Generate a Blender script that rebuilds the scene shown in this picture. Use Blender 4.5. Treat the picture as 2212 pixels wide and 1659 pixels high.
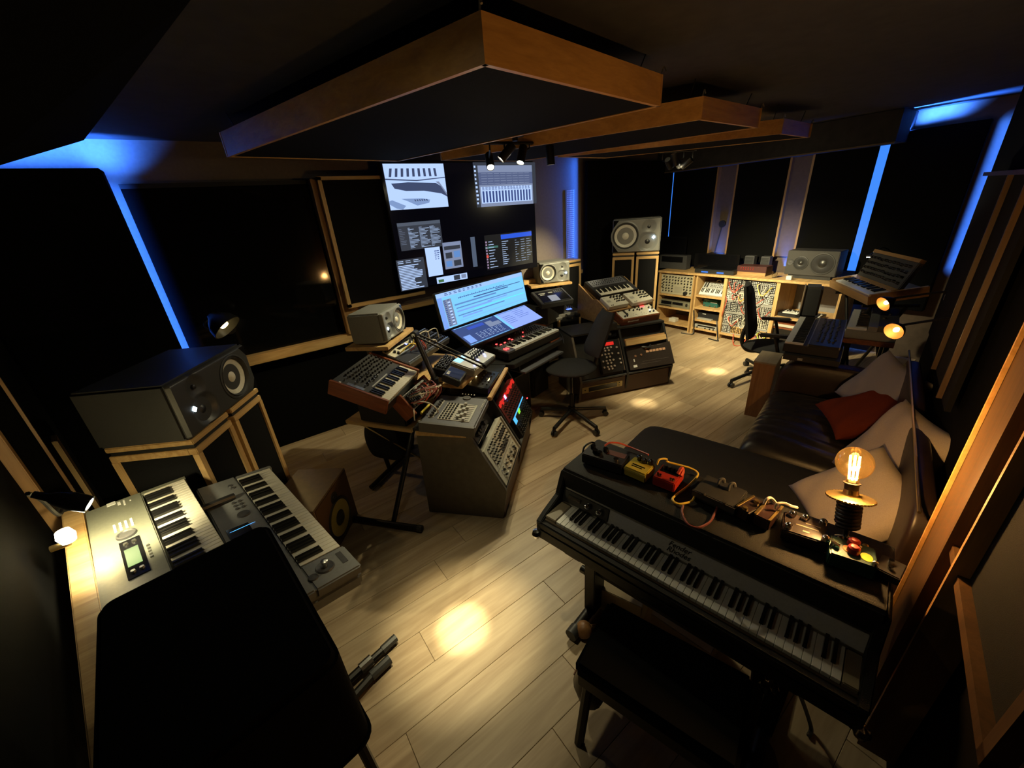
import bpy, bmesh, random
from math import *
from mathutils import Vector, Matrix
random.seed(7)
S=bpy.context.scene
for o in list(bpy.data.objects): bpy.data.objects.remove(o)
COL=S.collection
# ---------------------------------------------------------------- camera
CAM=Vector((0,0,2.0)); F=840.0; CX,CY=1106.0,829.5
RM=Matrix(((0.80103,-0.29658,0.51999),(-0.59428,-0.28961,0.7503),(-0.07193,-0.91004,-0.40824)))
cd=bpy.data.cameras.new('camera'); co=bpy.data.objects.new('camera',cd); COL.objects.link(co)
mm=Matrix((RM.col[0],-RM.col[1],-RM.col[2])).transposed().to_4x4(); mm.translation=CAM
co.matrix_world=mm; cd.sensor_width=36; cd.lens=F/2212*36; cd.clip_start=.02
S.camera=co
# ---------------------------------------------------------------- world, exposure
S.view_settings.view_transform='Standard'; S.view_settings.look='None'
S.view_settings.gamma=1; S.view_settings.use_curve_mapping=False; S.view_settings.exposure=0.0
w=bpy.data.worlds.new('night'); S.world=w; w.use_nodes=True
w.node_tree.nodes['Background'].inputs[0].default_value=(.8,.75,.7,1)
w.node_tree.nodes['Background'].inputs[1].default_value=0.0
# ---------------------------------------------------------------- lights (powers of the room's lamps, tuned here)
P_SPOT=20.0; P_MID=70.0; P_CORE=900.0; P_BULB=36.0; P_BLUE=1.6; P_WALL=1.2; P_CLAMP=9.0
WARM=(1,.87,.50); BLUE=(.03,.16,1.0)
# ---------------------------------------------------------------- geometry helpers
CR={'A':(700,250,3.687),'A2':(1200,250,3.687),'D':(1650,150,3.687),'E':(0,550,3.687),'B':(680,620,4.366),'C':(1100,560,5.53),
 'S':(1400,520,5.53),'T':(1650,520,5.53),'K1':(0,950,3.687),'K2':(400,950,4.424),'R1':(1150,920,4.424),'R2':(1550,920,4.424),
 'N':(1150,1200,2.949),'V':(1700,600,4.148),'H':(1150,750,4.424),'G':(880,700,8.508),'J':(840,820,6.506),'L':(680,620,8.508),
 'M':(1120,560,11.06),'Q':(1240,580,9.217),'U':(1410,490,8.732),'X':(1640,500,10.055),'Y':(1560,740,5.027)}
def q(k,x,y):
    a,b,s=CR[k]; return (a+x/s,b+y/s)
def ray(p): return RM@Vector((p[0]-CX,p[1]-CY,F))
def onz(p,z):
    v=ray(p); return CAM+v*((z-CAM.z)/v.z)
def onax(p,i,val):
    v=ray(p); return CAM+v*((val-CAM[i])/v[i])
def onpl(p,A,n):
    v=ray(p); return CAM+v*((Vector(A)-CAM).dot(n)/v.dot(n))
def frame(FL,FR,z,BL,h=0,w=None,d=None):
    """A measured rectangle: front edge at height z, back corner in the plane square to it -> matrix at its base centre, width, depth."""
    A=onz(FL,z); B=onz(FR,z); u=(B-A); w0=u.length; u.normalize()
    r=ray(BL); P=CAM+r*((A-CAM).dot(u)/r.dot(u)); v=P-A; d0=v.length; v.normalize(); n=u.cross(v)
    w=w or w0; d=d or d0
    o=A+u*w/2+v*d/2-n*h
    M=Matrix((u,v,n)).transposed().to_4x4(); M.translation=o
    return M,w,d
def yawM(loc,deg,tilt=0):
    return Matrix.Translation(Vector(loc))@Matrix.Rotation(radians(deg),4,'Z')@Matrix.Rotation(radians(tilt),4,'X')
class MB:
    def __init__(s,M=None): s.v=[]; s.f=[]; s.M=M
    def add(s,vs,fs,M=None):
        k=len(s.v)
        for a in vs:
            a=Vector(a)
            if M: a=M@a
            if s.M: a=s.M@a
            s.v.append(tuple(a))
        s.f+= [tuple(i+k for i in f) for f in fs]; return s
    def box(s,x0,y0,z0,x1,y1,z1,M=None):
        return s.add([(x0,y0,z0),(x1,y0,z0),(x1,y1,z0),(x0,y1,z0),(x0,y0,z1),(x1,y0,z1),(x1,y1,z1),(x0,y1,z1)],
          [(3,2,1,0),(4,5,6,7),(0,1,5,4),(1,2,6,5),(2,3,7,6),(3,0,4,7)],M)
    def bx(s,cx,cy,cz,sx,sy,sz,M=None): return s.box(cx-sx/2,cy-sy/2,cz-sz/2,cx+sx/2,cy+sy/2,cz+sz/2,M)
    def prism(s,poly,z0,z1,M=None):
        n=len(poly); a=sum(poly[i][0]*poly[(i+1)%n][1]-poly[(i+1)%n][0]*poly[i][1] for i in range(n))
        if a<0: poly=poly[::-1]
        vs=[(p[0],p[1],z0) for p in poly]+[(p[0],p[1],z1) for p in poly]
        fs=[tuple(range(n-1,-1,-1)),tuple(range(n,2*n))]+[(i,(i+1)%n,n+(i+1)%n,n+i) for i in range(n)]
        return s.add(vs,fs,M)
    def cyl(s,p,q_,r0,r1=None,n=12,M=None):
        p=Vector(p); q_=Vector(q_); r1=r0 if r1 is None else r1; d=(q_-p).normalized()
        a=d.orthogonal().normalized(); b=d.cross(a); vs=[]
        for c,r in ((p,r0),(q_,r1)): vs+=[c+(a*cos(2*pi*i/n)+b*sin(2*pi*i/n))*r for i in range(n)]
        return s.add(vs,[tuple(range(n-1,-1,-1)),tuple(range(n,2*n))]+[(i,(i+1)%n,n+(i+1)%n,n+i) for i in range(n)],M)
    def tube(s,pts,r,n=6,M=None):
        pts=[Vector(p) for p in pts]; vs=[]; fs=[]; a=None; m=len(pts)
        for i,p in enumerate(pts):
            d=(pts[min(i+1,m-1)]-pts[max(i-1,0)]).normalized()
            a=(d.orthogonal() if a is None else a-d*a.dot(d)).normalized(); b=d.cross(a)
            vs+=[p+(a*cos(2*pi*k/n)+b*sin(2*pi*k/n))*r for k in range(n)]
        for i in range(m-1):
            for k in range(n): fs.append((i*n+k,i*n+(k+1)%n,(i+1)*n+(k+1)%n,(i+1)*n+k))
        fs+=[tuple(range(n-1,-1,-1)),tuple(range((m-1)*n,m*n))]
        return s.add(vs,fs,M)
    def lathe(s,prof,n=24,M=None):
        vs=[]; fs=[]; m=len(prof)
        for r,z in prof: vs+=[(max(r,1e-4)*cos(2*pi*k/n),max(r,1e-4)*sin(2*pi*k/n),z) for k in range(n)]
        for i in range(m-1):
            for k in range(n): fs.append((i*n+k,i*n+(k+1)%n,(i+1)*n+(k+1)%n,(i+1)*n+k))
        if prof[0][0]<1e-3: fs.append(tuple(range(n-1,-1,-1)))
        if prof[-1][0]<1e-3: fs.append(tuple(range((m-1)*n,m*n)))
        return s.add(vs,fs,M)
    def quad(s,a,b,c,d,M=None): return s.add([a,b,c,d],[(0,1,2,3)],M)
    def grid(s,fn,nx,ny,closed=False):
        vs=[fn(i/nx,j/ny) for j in range(ny+1) for i in range(nx+1)]
        return s.add(vs,[(j*(nx+1)+i,j*(nx+1)+i+1,(j+1)*(nx+1)+i+1,(j+1)*(nx+1)+i) for j in range(ny) for i in range(nx)])
    def build(s,name,m,par=None,bev=0,stuff=False,ang=35,seg=2,sub=0):
        me=bpy.data.meshes.new(name); me.from_pydata(s.v,[],s.f); me.update()
        bm=bmesh.new(); bm.from_mesh(me); bmesh.ops.recalc_face_normals(bm,faces=bm.faces[:])
        if bev: bmesh.ops.bevel(bm,geom=[e for e in bm.edges if len(e.link_faces)==2 and e.calc_face_angle(0)>.6],offset=bev,segments=seg,affect='EDGES',clamp_overlap=True)
        bm.to_mesh(me); bm.free()
        me.polygons.foreach_set('use_smooth',[True]*len(me.polygons)); me.set_sharp_from_angle(angle=radians(ang))
        if m: me.materials.append(m)
        o=bpy.data.objects.new(name,me); COL.objects.link(o)
        if par: o.parent=par
        if stuff: o['kind']='stuff'
        if sub:
            md=o.modifiers.new('s','SUBSURF'); md.levels=sub; md.render_levels=sub
        return o
def curve(pts,k=8):
    p=[Vector(a) for a in pts]; p=[p[0]*2-p[1]]+p+[p[-1]*2-p[-2]]; out=[]
    for i in range(1,len(p)-2):
        for j in range(k):
            t=j/k; a,b,c,d=p[i-1:i+3]
            out.append(.5*((2*b)+(c-a)*t+(2*a-5*b+4*c-d)*t*t+(3*b-a-3*c+d)*t**3))
    return out+[p[-2]]
def thing(name,label,cat,M=None,group=None):
    o=bpy.data.objects.new(name,None); COL.objects.link(o); o.empty_display_size=.1
    if M is not None: o.matrix_world=M if isinstance(M,Matrix) else Matrix.Translation(Vector(M))
    return tag(o,label,cat,group)
def tag(o,label,cat,group=None):
    o['label']=label; o['category']=cat
    if group: o['group']=group
    return o
def struct(o):
    o['kind']='structure'; return o
def dup(src,par=None,loc=None):
    c=src.copy(); COL.objects.link(c)
    if par is not None: c.parent=par
    if loc is not None: c.location=loc
    return c
def copy_tree(o,par=None):
    c=o.copy(); COL.objects.link(c); c.parent=par
    for ch in o.children: copy_tree(ch,c)
    return c
# ---------------------------------------------------------------- materials
def mat(name,col,rough=.5,metal=0,noise=0,scale=60,bump=0,spec=.5,emit=None,es=0,coat=0,alpha=None,trans=0):
    m=bpy.data.materials.new(name); m.use_nodes=True; nt=m.node_tree; b=nt.nodes['Principled BSDF']
    b.inputs['Base Color'].default_value=(*col,1); b.inputs['Roughness'].default_value=rough; b.inputs['Metallic'].default_value=metal
    b.inputs['Specular IOR Level'].default_value=spec; b.inputs['Coat Weight'].default_value=coat
    b.inputs['Transmission Weight'].default_value=trans
    if emit: b.inputs['Emission Color'].default_value=(*emit,1); b.inputs['Emission Strength'].default_value=es
    if noise or bump:
        tc=nt.nodes.new('ShaderNodeTexCoord'); nz=nt.nodes.new('ShaderNodeTexNoise'); nz.inputs['Scale'].default_value=scale; nz.inputs['Detail'].default_value=4
        nt.links.new(tc.outputs['Object'],nz.inputs['Vector'])
        if noise:
            rp=nt.nodes.new('ShaderNodeValToRGB'); e=rp.color_ramp.elements
            e[0].position=.3; e[1].position=.7
            e[0].color=tuple(c*(1-noise) for c in col)+(1,); e[1].color=tuple(min(1,c*(1+noise)) for c in col)+(1,)
            nt.links.new(nz.outputs['Fac'],rp.inputs[0]); nt.links.new(rp.outputs[0],b.inputs['Base Color'])
        if bump:
            bp=nt.nodes.new('ShaderNodeBump'); bp.inputs['Strength'].default_value=bump; bp.inputs['Distance'].default_value=.004
            nt.links.new(nz.outputs['Fac'],bp.inputs['Height']); nt.links.new(bp.outputs[0],b.inputs['Normal'])
    return m
def wood(name,c1,c2,axis=0,rough=.45,scale=1.0,rnd=False,bump=.15):
    m=bpy.data.materials.new(name); m.use_nodes=True; nt=m.node_tree; b=nt.nodes['Principled BSDF']; N=nt.nodes.new; L=nt.links.new
    b.inputs['Roughness'].default_value=rough
    tc=N('ShaderNodeTexCoord'); mp=N('ShaderNodeMapping'); s=[14*scale]*3; s[axis]=1.1*scale; mp.inputs['Scale'].default_value=s
    L(tc.outputs['Object'],mp.inputs['Vector'])
    if rnd:
        oi=N('ShaderNodeObjectInfo'); mu=N('ShaderNodeMath'); mu.operation='MULTIPLY'; mu.inputs[1].default_value=37.0
        L(oi.outputs['Random'],mu.inputs[0]); L(mu.outputs[0],mp.inputs['Location'])
    nz=N('ShaderNodeTexNoise'); nz.inputs['Scale'].default_value=1.2; nz.inputs['Detail'].default_value=5; nz.inputs['Distortion'].default_value=1.4
    L(mp.outputs[0],nz.inputs['Vector'])
    nz2=N('ShaderNodeTexNoise'); nz2.inputs['Scale'].default_value=9; nz2.inputs['Detail'].default_value=3; L(mp.outputs[0],nz2.inputs['Vector'])
    ad=N('ShaderNodeMath'); ad.operation='MULTIPLY_ADD'; ad.inputs[1].default_value=.35; L(nz2.outputs['Fac'],ad.inputs[0]); L(nz.outputs['Fac'],ad.inputs[2])
    rp=N('ShaderNodeValToRGB'); e=rp.color_ramp.elements; e[0].position=.5; e[1].position=.86; e[0].color=(*c1,1); e[1].color=(*c2,1)
    L(ad.outputs[0],rp.inputs[0]); out=rp.outputs[0]
    if rnd:
        hs=N('ShaderNodeHueSaturation'); mr=N('ShaderNodeMapRange'); mr.inputs[3].default_value=.82; mr.inputs[4].default_value=1.12
        L(oi.outputs['Random'],mr.inputs[0]); L(mr.outputs[0],hs.inputs['Value']); L(out,hs.inputs['Color']); out=hs.outputs[0]
    L(out,b.inputs['Base Color'])
    if bump:
        bp=N('ShaderNodeBump'); bp.inputs['Strength'].default_value=bump; bp.inputs['Distance'].default_value=.002; L(nz2.outputs['Fac'],bp.inputs['Height']); L(bp.outputs[0],b.inputs['Normal'])
    return m
DOAK=wood('dark stained post wood',(.05,.024,.009),(.09,.045,.017),2)
OPINE=wood('orange lacquered pine',(.46,.24,.07),(.62,.34,.11),0)
OPINEY=wood('orange lacquered pine along',(.46,.24,.07),(.62,.34,.11),1)
def glow(name,col,st): return mat(name,(0,0,0),.6,emit=col,es=st)
BLK=mat('black paint',(.012,.012,.012),.55,noise=.3,scale=30)
FAB=mat('black acoustic fabric',(.0075,.0075,.008),.95,noise=.4,scale=400,bump=.3,spec=.1)
WFAB=mat('black wall fabric',(.004,.004,.0042),.95,noise=.4,scale=300,bump=.2,spec=.05)
CLOTH=mat('charcoal cloth',(.02,.02,.021),.9,noise=.3,scale=300,bump=.3,spec=.2)
PLA=mat('black plastic',(.014,.014,.015),.4,noise=.2,scale=80)
GLO=mat('gloss black',(.006,.006,.007),.12)
CHAR=mat('charcoal plastic',(.05,.05,.053),.45,noise=.15,scale=120)
SPK=mat('spotlit speaker grey',(.18,.183,.175),.38,noise=.1,scale=200,bump=.05)  # grey lightened to stand in for spot light on small and far speakers
SPKB=mat('black grey speaker paint',(.045,.046,.048),.4,noise=.1,scale=200,bump=.05)
SPD=mat('dark speaker paint',(.03,.028,.026),.6,noise=.1,scale=200)
CONE=mat('speaker cone paper',(.58,.56,.48),.45,noise=.08,scale=60)
DCONE=mat('dark speaker cone',(.02,.02,.02),.35)
RUB=mat('rubber surround',(.03,.03,.03),.5)
PINE=wood('pine wood',(.42,.25,.095),(.60,.40,.18),0)
PINEZ=wood('pine wood upright',(.42,.25,.095),(.60,.40,.18),2)
DPINE=wood('oiled pine',(.28,.155,.06),(.40,.24,.10),0)
DPINEZ=wood('oiled pine upright',(.26,.14,.055),(.38,.22,.09),2)
MAHO=wood('mahogany',(.13,.035,.012),(.24,.075,.03),1,rough=.35)
MAHX=wood('mahogany lengthwise',(.13,.035,.012),(.24,.075,.03),0,rough=.35)
WALN=wood('walnut',(.06,.03,.016),(.12,.06,.03),0)
PLK=wood('oak laminate',(.33,.235,.14),(.50,.385,.25),0,rough=.42,scale=.55,rnd=True,bump=.05)
GAP=mat('plank joint',(.12,.085,.05),.9)
WALLP=mat('wall paint taupe',(.15,.12,.10),.85,noise=.08,scale=40)
WALLB=mat('wall paint grey',(.20,.20,.21),.8,noise=.06,scale=30)
CEIL=mat('ceiling dark paint',(.022,.020,.020),.9,noise=.25,scale=12)
BROWNW=mat('brown wall paint',(.10,.07,.05),.85,noise=.1,scale=20)
STEEL=mat('brushed steel',(.45,.45,.44),.32,1,noise=.1,scale=150)
CHROME=mat('chrome',(.7,.7,.7),.12,1)
BRASS=mat('aged brass',(.55,.40,.16),.35,1)
IRON=mat('black iron',(.02,.019,.018),.45,.6)
IVORY=mat('ivory key plastic',(.62,.59,.50),.3)
WHITEK=mat('white key plastic',(.66,.66,.64),.3)
BKEY=mat('black key plastic',(.008,.008,.008),.25)
CREAM=mat('cream faceplate',(.50,.48,.41),.5,noise=.05,scale=50)
SILV=mat('silver faceplate',(.42,.42,.40),.4,.3,noise=.06,scale=90)
GREYP=mat('slate grey panel',(.085,.088,.105),.5,noise=.1,scale=80)
OLIVE=mat('olive grey panel',(.14,.145,.115),.42,noise=.08,scale=90)
SILK=mat('silver grey keyboard case',(.20,.205,.205),.4,.2,noise=.06,scale=90)
WHT=mat('white print',(.6,.6,.58),.5)
LEATH=mat('black leather',(.016,.014,.014),.36,noise=.3,scale=20,bump=.25)
BRLEA=mat('brown leather',(.018,.009,.006),.42,noise=.3,scale=20,bump=.2)
GREYC=mat('grey cushion linen',(.40,.34,.29),.9,noise=.08,scale=250,bump=.2,spec=.1)
REDC=mat('rust red cushion cloth',(.16,.03,.012),.9,noise=.12,scale=250,bump=.2,spec=.1)
TOLEX=mat('black textured vinyl',(.008,.008,.008),.6,spec=.3,noise=.3,scale=400,bump=.35)
RED=mat('red enamel',(.30,.02,.012),.35)
YEL=mat('mustard enamel',(.42,.33,.04),.35)
TEAL=mat('teal enamel',(.02,.10,.085),.4)
ORA=mat('orange paint',(.6,.2,.03),.4)
YPL=mat('yellow plastic',(.75,.58,.03),.4)
CBLK=mat('black cable rubber',(.012,.012,.012),.5)
CWHT=mat('white cable',(.55,.50,.42),.5)
CRED=mat('red cable',(.45,.06,.03),.45)
CYEL=mat('yellow cable',(.6,.42,.05),.45)
CPNK=mat('pink cable',(.38,.12,.12),.5)
CGRN=mat('lime cable',(.45,.6,.05),.5)
KEVL=mat('yellow woven cone',(.45,.38,.10),.6,noise=.2,scale=300)
SMOKE=mat('smoked window glass',(.004,.004,.0045),.07,spec=.22)
BLIND=mat('black window blind',(.008,.008,.009),.7)
E_SPOT=glow('lit spotlight lens',(1,.93,.70),30)
E_BLUE=glow('saturated blue glow',(.045,.25,1.0),1.05)
E_BLU2=glow('blue indicator',(.15,.2,1),9)
E_RED=glow('red indicator',(1,.04,.04),6)
E_REDD=glow('red backlit panel',(1,.03,.02),.7)
E_WHT=glow('white indicator',(.7,.9,1),8)
E_AMB=glow('amber indicator',(1,.7,.25),6)
E_CYAN=glow('cyan display',(.10,.55,1),1.1)
E_GRN=glow('green display tile',(.25,.8,.05),1.2)
E_DAW=glow('light blue screen',(.20,.60,1.0),1.1)
E_DAW2=glow('blue grey screen',(.22,.40,.95),1.0)
E_NAVY=glow('navy screen',(.03,.06,.22),1.0)
E_DARK=glow('dark screen window',(.035,.042,.06),1.0)
E_GRYW=glow('grey screen window',(.22,.27,.42),1.0)
E_LITW=glow('white screen window',(.44,.60,.95),1.15)
E_LINE=glow('pale screen text',(.45,.6,.9),.9)
E_MID=glow('mid blue screen bar',(.12,.27,.62),1.0)
E_TXT=glow('dark blue screen text',(.05,.10,.30),1.0)
E_TVB=glow('tv black level',(.0016,.0018,.005),1.0)
E_LCD=glow('green lcd',(.55,.95,.30),.55)
SCRG=mat('screen glass',(.004,.004,.005),.12)
E_FIL=glow('hot filament',(1,.62,.20),90)
def spotlight(name,loc,target,power,size,blend=1,col=WARM,rad=.02,par=None):
    l=bpy.data.lights.new(name,'SPOT'); l.energy=power; l.color=col; l.spot_size=radians(size); l.spot_blend=blend; l.shadow_soft_size=rad
    o=bpy.data.objects.new(name,l); COL.objects.link(o)
    d=(Vector(target)-Vector(loc)).normalized(); o.matrix_world=Matrix.Translation(Vector(loc))@d.to_track_quat('-Z','Y').to_matrix().to_4x4()
    return o
def pointlight(name,loc,power,col=WARM,rad=.03):
    l=bpy.data.lights.new(name,'POINT'); l.energy=power; l.color=col; l.shadow_soft_size=rad
    o=bpy.data.objects.new(name,l); COL.objects.link(o); o.location=loc; return o
def arealight(name,loc,target,sx,sy,power,col,up='Y',spread=70):
    l=bpy.data.lights.new(name,'AREA'); l.shape='RECTANGLE'; l.size=sx; l.size_y=sy; l.energy=power; l.color=col; l.spread=radians(spread)
    o=bpy.data.objects.new(name,l); COL.objects.link(o)
    d=(Vector(target)-Vector(loc)).normalized(); o.matrix_world=Matrix.Translation(Vector(loc))@d.to_track_quat('-Z',up).to_matrix().to_4x4()
    return o
def RF(t,s,z=0):   # the frame of the side walls, turned 12 degrees
    c,n=cos(radians(12)),sin(radians(12)); return Vector((t*c-s*n,t*n+s*c,z))
# ================================================================ ROOM
FWY=4.15; BWX=6.45; CZ=2.64
def lwx(y): return -.7-.231*(y-1.28)
def rwy(x): return -.46+.2126*x
def rwy2(x): return rwy(x)-.2556
c_bl=(lwx(-.53),-.53); c_fl=(lwx(FWY),FWY); c_fr=(BWX,FWY); c_br=(BWX,rwy2(BWX))
room=[c_bl,c_br,c_fr,c_fl]
big=[(-2.2,-1.0),(7.0,-1.0),(7.0,4.6),(-2.2,4.6)]
fl=struct(MB().prism(big,-.12,-.006).build('floor',GAP))
bmk=MB().box(-.6912,-.0929,-.006,.6912,.0929,0).build('plank',PLK,fl,bev=.0016,seg=1)
first=True; r=0
for r in range(-4,24):
    y=r*.187+.055
    if y<-.75 or y>4.3: continue
    off=[.30,.98,.55,1.25,.1,.75][r%6]
    for c in range(-3,6):
        x=off+c*1.384+.0
        if x+.69<lwx(y)-.3 or x-.69>BWX+.1 or y<rwy(x+.69)-.45: continue
        if first: bmk.location=(x,y,0); first=False
        else: dup(bmk,fl,(x,y,0))
struct(MB().prism(big,CZ,CZ+.12).build('ceiling',CEIL))
struct(MB().box(c_fl[0]-.5,FWY,-.05,BWX+.3,FWY+.15,CZ+.05).build('wall_front',WALLP))
struct(MB().box(BWX,c_br[1]-.3,-.05,BWX+.15,FWY+.05,CZ+.05).build('wall_back',BROWNW))
def wallseg(a,b,t):
    a=Vector(a);b=Vector(b);d=(b-a).normalized(); n=Vector((d.y,-d.x))*t
    return [tuple(a),tuple(b),tuple(b+n),tuple(a+n)]
struct(MB().prism(wallseg(c_br,(-.45,rwy2(-.45)),-.15),-.05,CZ+.05).build('wall_right',WFAB))
struct(MB().prism(wallseg((lwx(-.6),-.6),c_fl,-.15),-.05,CZ+.05).build('wall_left',WFAB))
# --- window with blind in the front wall
x0=onax((276,420),1,FWY-.05).x+.004; x1=onax((668,404),1,FWY-.05).x; zt=2.33; zb=onax((640,757),1,FWY-.05).z
wn=struct(MB().box(x0-.03,FWY-.065,zt,x1+.03,FWY,zt+.03).build('window_1',BLIND))
MB().box(x0-.03,FWY-.06,zb,x1,FWY-.045,zt).build('pane',SMOKE,wn)
nsl=int((zt-zb)/.05)
sl=MB().bx(0,0,0,x1-x0,.02,.004,Matrix.Rotation(radians(35),4,'X')).build('blind_slat',BLIND,wn); sl.location=((x0+x1)/2,FWY-.022,zb+.03)
for i in range(1,nsl): dup(sl,wn,((x0+x1)/2,FWY-.022,zb+.03+i*.05))
MB().box(x1,FWY-.065,zb,x1+.03,FWY,zt).build('frame_side',BLIND,wn)
# wooden ledge below window and under the TV, wooden post beside the window
zl=onz((600,775),0).z
A=onax((555,785),1,FWY-.14); B=onax((760,733),1,FWY-.14)
ml=struct(MB().box(lwx(FWY)+.05,FWY-.14,B.z-.03,B.x+.02,FWY,B.z+.055).build('trim_1',PINE,bev=.004))
C1=onax((880,665),1,FWY-.10); C2=onax((940,648),1,FWY-.10)
struct(MB().box(B.x+.03,FWY-.10,C1.z-.02,4.2,FWY,C1.z+.03).build('trim_2',PINE,bev=.004))
P1=onax((706,520),1,FWY-.16)
struct(MB().box(onax((668,404),1,FWY-.16).x+.02,FWY-.16,B.z+.055,onax((706,400),1,FWY-.16).x+.02,FWY,2.36).build('trim_3',DPINEZ,bev=.004))
# black panelling on the lower front wall
struct(MB().box(lwx(FWY)+.03,FWY-.03,0,4.25,FWY,C1.z-.02).build('trim_13',WFAB))
# --- framed absorber beside the TV
tl=onax((690,388),1,FWY-.2); br=onax((868,632),1,FWY-.2); bl=onax((755,660),1,FWY-.2)
ab=thing('framed_absorber','black acoustic panel in a pale wooden frame on the wall left of the big TV','absorber panel',((tl.x+br.x)/2,FWY-.16,bl.z))
X0=tl.x+.0; X1=br.x+.25; Z0=bl.z; Z1=tl.z; xm=(tl.x+br.x)/2; dx0=X0-xm; dx1=X1-xm; hh=Z1-Z0
MB().box(dx0,-.03,0,dx1,.13,hh).build('fabric_panel',FAB,ab)
MB().box(dx0-.02,-.05,-.02,dx0+.012,.13,hh+.02).build('frame_side',PINEZ,ab)
MB().box(dx0-.02,-.05,-.025,dx1,.13,.01).build('frame_bottom',PINE,ab)
MB().box(dx0-.02,-.05,hh-.005,dx1,.13,hh+.022).build('frame_top',PINE,ab)
# --- black panel left on the front wall, hiding a blue strip
pe=onax((300,553),1,FWY-.42); pt=onax((100,363),1,FWY-.42)
o=MB().box(lwx(FWY)+.12,FWY-.42,.25,pe.x,FWY-.30,pt.z).build('wall_absorber',WFAB,bev=.01)
tag(o,'tall flat black absorber panel left of the dark window, blue glow along its edge','absorber panel')
PEX,PTZ=pe.x,pt.z
# --- panel right of the TV up to the back corner
pl=onax((1265,450),1,FWY-.12)
o=MB().box(pl.x,FWY-.16,.1,BWX-.32,FWY-.10,2.5).build('wall_absorber',WFAB,bev=.008)
tag(o,'wide black absorber panel right of the blue lit wall, behind the speaker on wooden pedestals','absorber panel')
PRX=pl.x
pf=thing('perforated_panel','narrow perforated strip on the blue lit wall right of the big television','perforated panel',(0,FWY-.012,0))
a=onax((1225,410),1,FWY-.02); b=onax((1241,556),1,FWY-.02)
MB().box(a.x-.02,0,b.z,b.x+.02,.012,a.z).build('plate',WALLB,pf)
d=MB()
for i in range(5):
    for j in range(34): d.cyl((a.x+(b.x-a.x)*(i+.5)/5,-.003,b.z+(a.z-b.z)*(j+.5)/34),(a.x+(b.x-a.x)*(i+.5)/5,0,b.z+(a.z-b.z)*(j+.5)/34),.0085,n=6)
d.build('hole_dots',WHT,pf,stuff=True)  # pale dots in place of the lit wall seen through the holes
# --- back wall panels, wood slat gaps, blue strips
def by(p): return onax(p,0,BWX-.14).y
def bz(p): return onax(p,0,BWX-.14).z
ys={'s1l':by((1440,440)),'s1r':by((1450,440)),'a1':by((1541,440)),'a2':by((1583,440)),'b1':by((1690,440)),'b2':by((1738,440)),'s2l':by((1868,440)),'s2r':by((1888,440)),'pr':by((2078,440))}
zp=2.44; zbt=bz((1545,547))
def bpanel(y0,y1,z0,z1,label):
    o=MB().box(BWX-.14,y0,z0,BWX-.05,y1,z1).build('wall_absorber',WFAB,bev=.008); tag(o,label,'absorber panel'); return o
bpanel(ys['a1'],ys['s1r'],.95,2.46,'black absorber panel between the thin blue strip and the first wooden wall board')
bpanel(ys['b1'],ys['a2'],1.05,2.46,'black absorber panel on the back wall between the two upright wooden boards')
bpanel(ys['s2l'],ys['b2'],1.0,2.46,'black absorber panel between the right wooden wall board and the long blue strip')
bpanel(ys['pr'],ys['s2r'],.6,2.46,'black absorber panel in the back right corner under the blue lit wall top')
for k,(y1,y0,z0,lab) in enumerate([(ys['a1'],ys['a2'],zbt,'upright brown wooden board on the back wall with a round black socket'),(ys['b1'],ys['b2'],bz((1672,555)),'upright brown wooden board on the back wall behind the dark two woofer speaker')]):
    t=thing('wall_board',lab,'wall board',(BWX-.06,(y0+y1)/2,z0)); m=(y1-y0)/2
    MB().box(0,-m,0,.03,m,2.45-z0).build('board',BROWNW,t)
    for sgn in (-1,1): MB().box(-.075,sgn*(m-.006)-.012,-.0,.0,sgn*(m-.006)+.012,2.45-z0).build('edge_strip',DPINEZ,t)
    if k==0:
        MB().cyl((-.03,.0,.42),(0,.0,.42),.05,n=16).build('socket',PLA,t); MB().tube(curve([(-.02,0,.38),(-.02,.03,.2),(-.02,.06,0)]),.008).build('cord',CBLK,t)
for nm,y0,y1,z0,z1,lab in [('lit_gap_strip',ys['s1r'],ys['s1l'],bz((1437,512)),bz((1447,362)),'thin glow for the blue lit gap in the back corner, left of the wooden boards'),('lit_gap_strip',ys['s2r'],ys['s2l'],bz((1840,585)),bz((1915,309)),'long glow for the blue lit gap on the back wall right of the dark speaker')]:
    o=MB().box(BWX-.13,y0,z0,BWX-.115,y1,z1).build(nm,E_BLUE); tag(o,lab,'lit wall gap')  # emissive strip stands in for the LED-lit wall in the gap
# soffit near back wall
s0=onax((1944,270),0,5.9).y
struct(MB().box(5.9,s0,2.35,BWX-.01,FWY-.01,CZ-.005).build('trim_4',CEIL))
struct(MB().box(5.88,s0,2.335,5.91,FWY-.01,2.35).build('trim_5',BROWNW))
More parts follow.
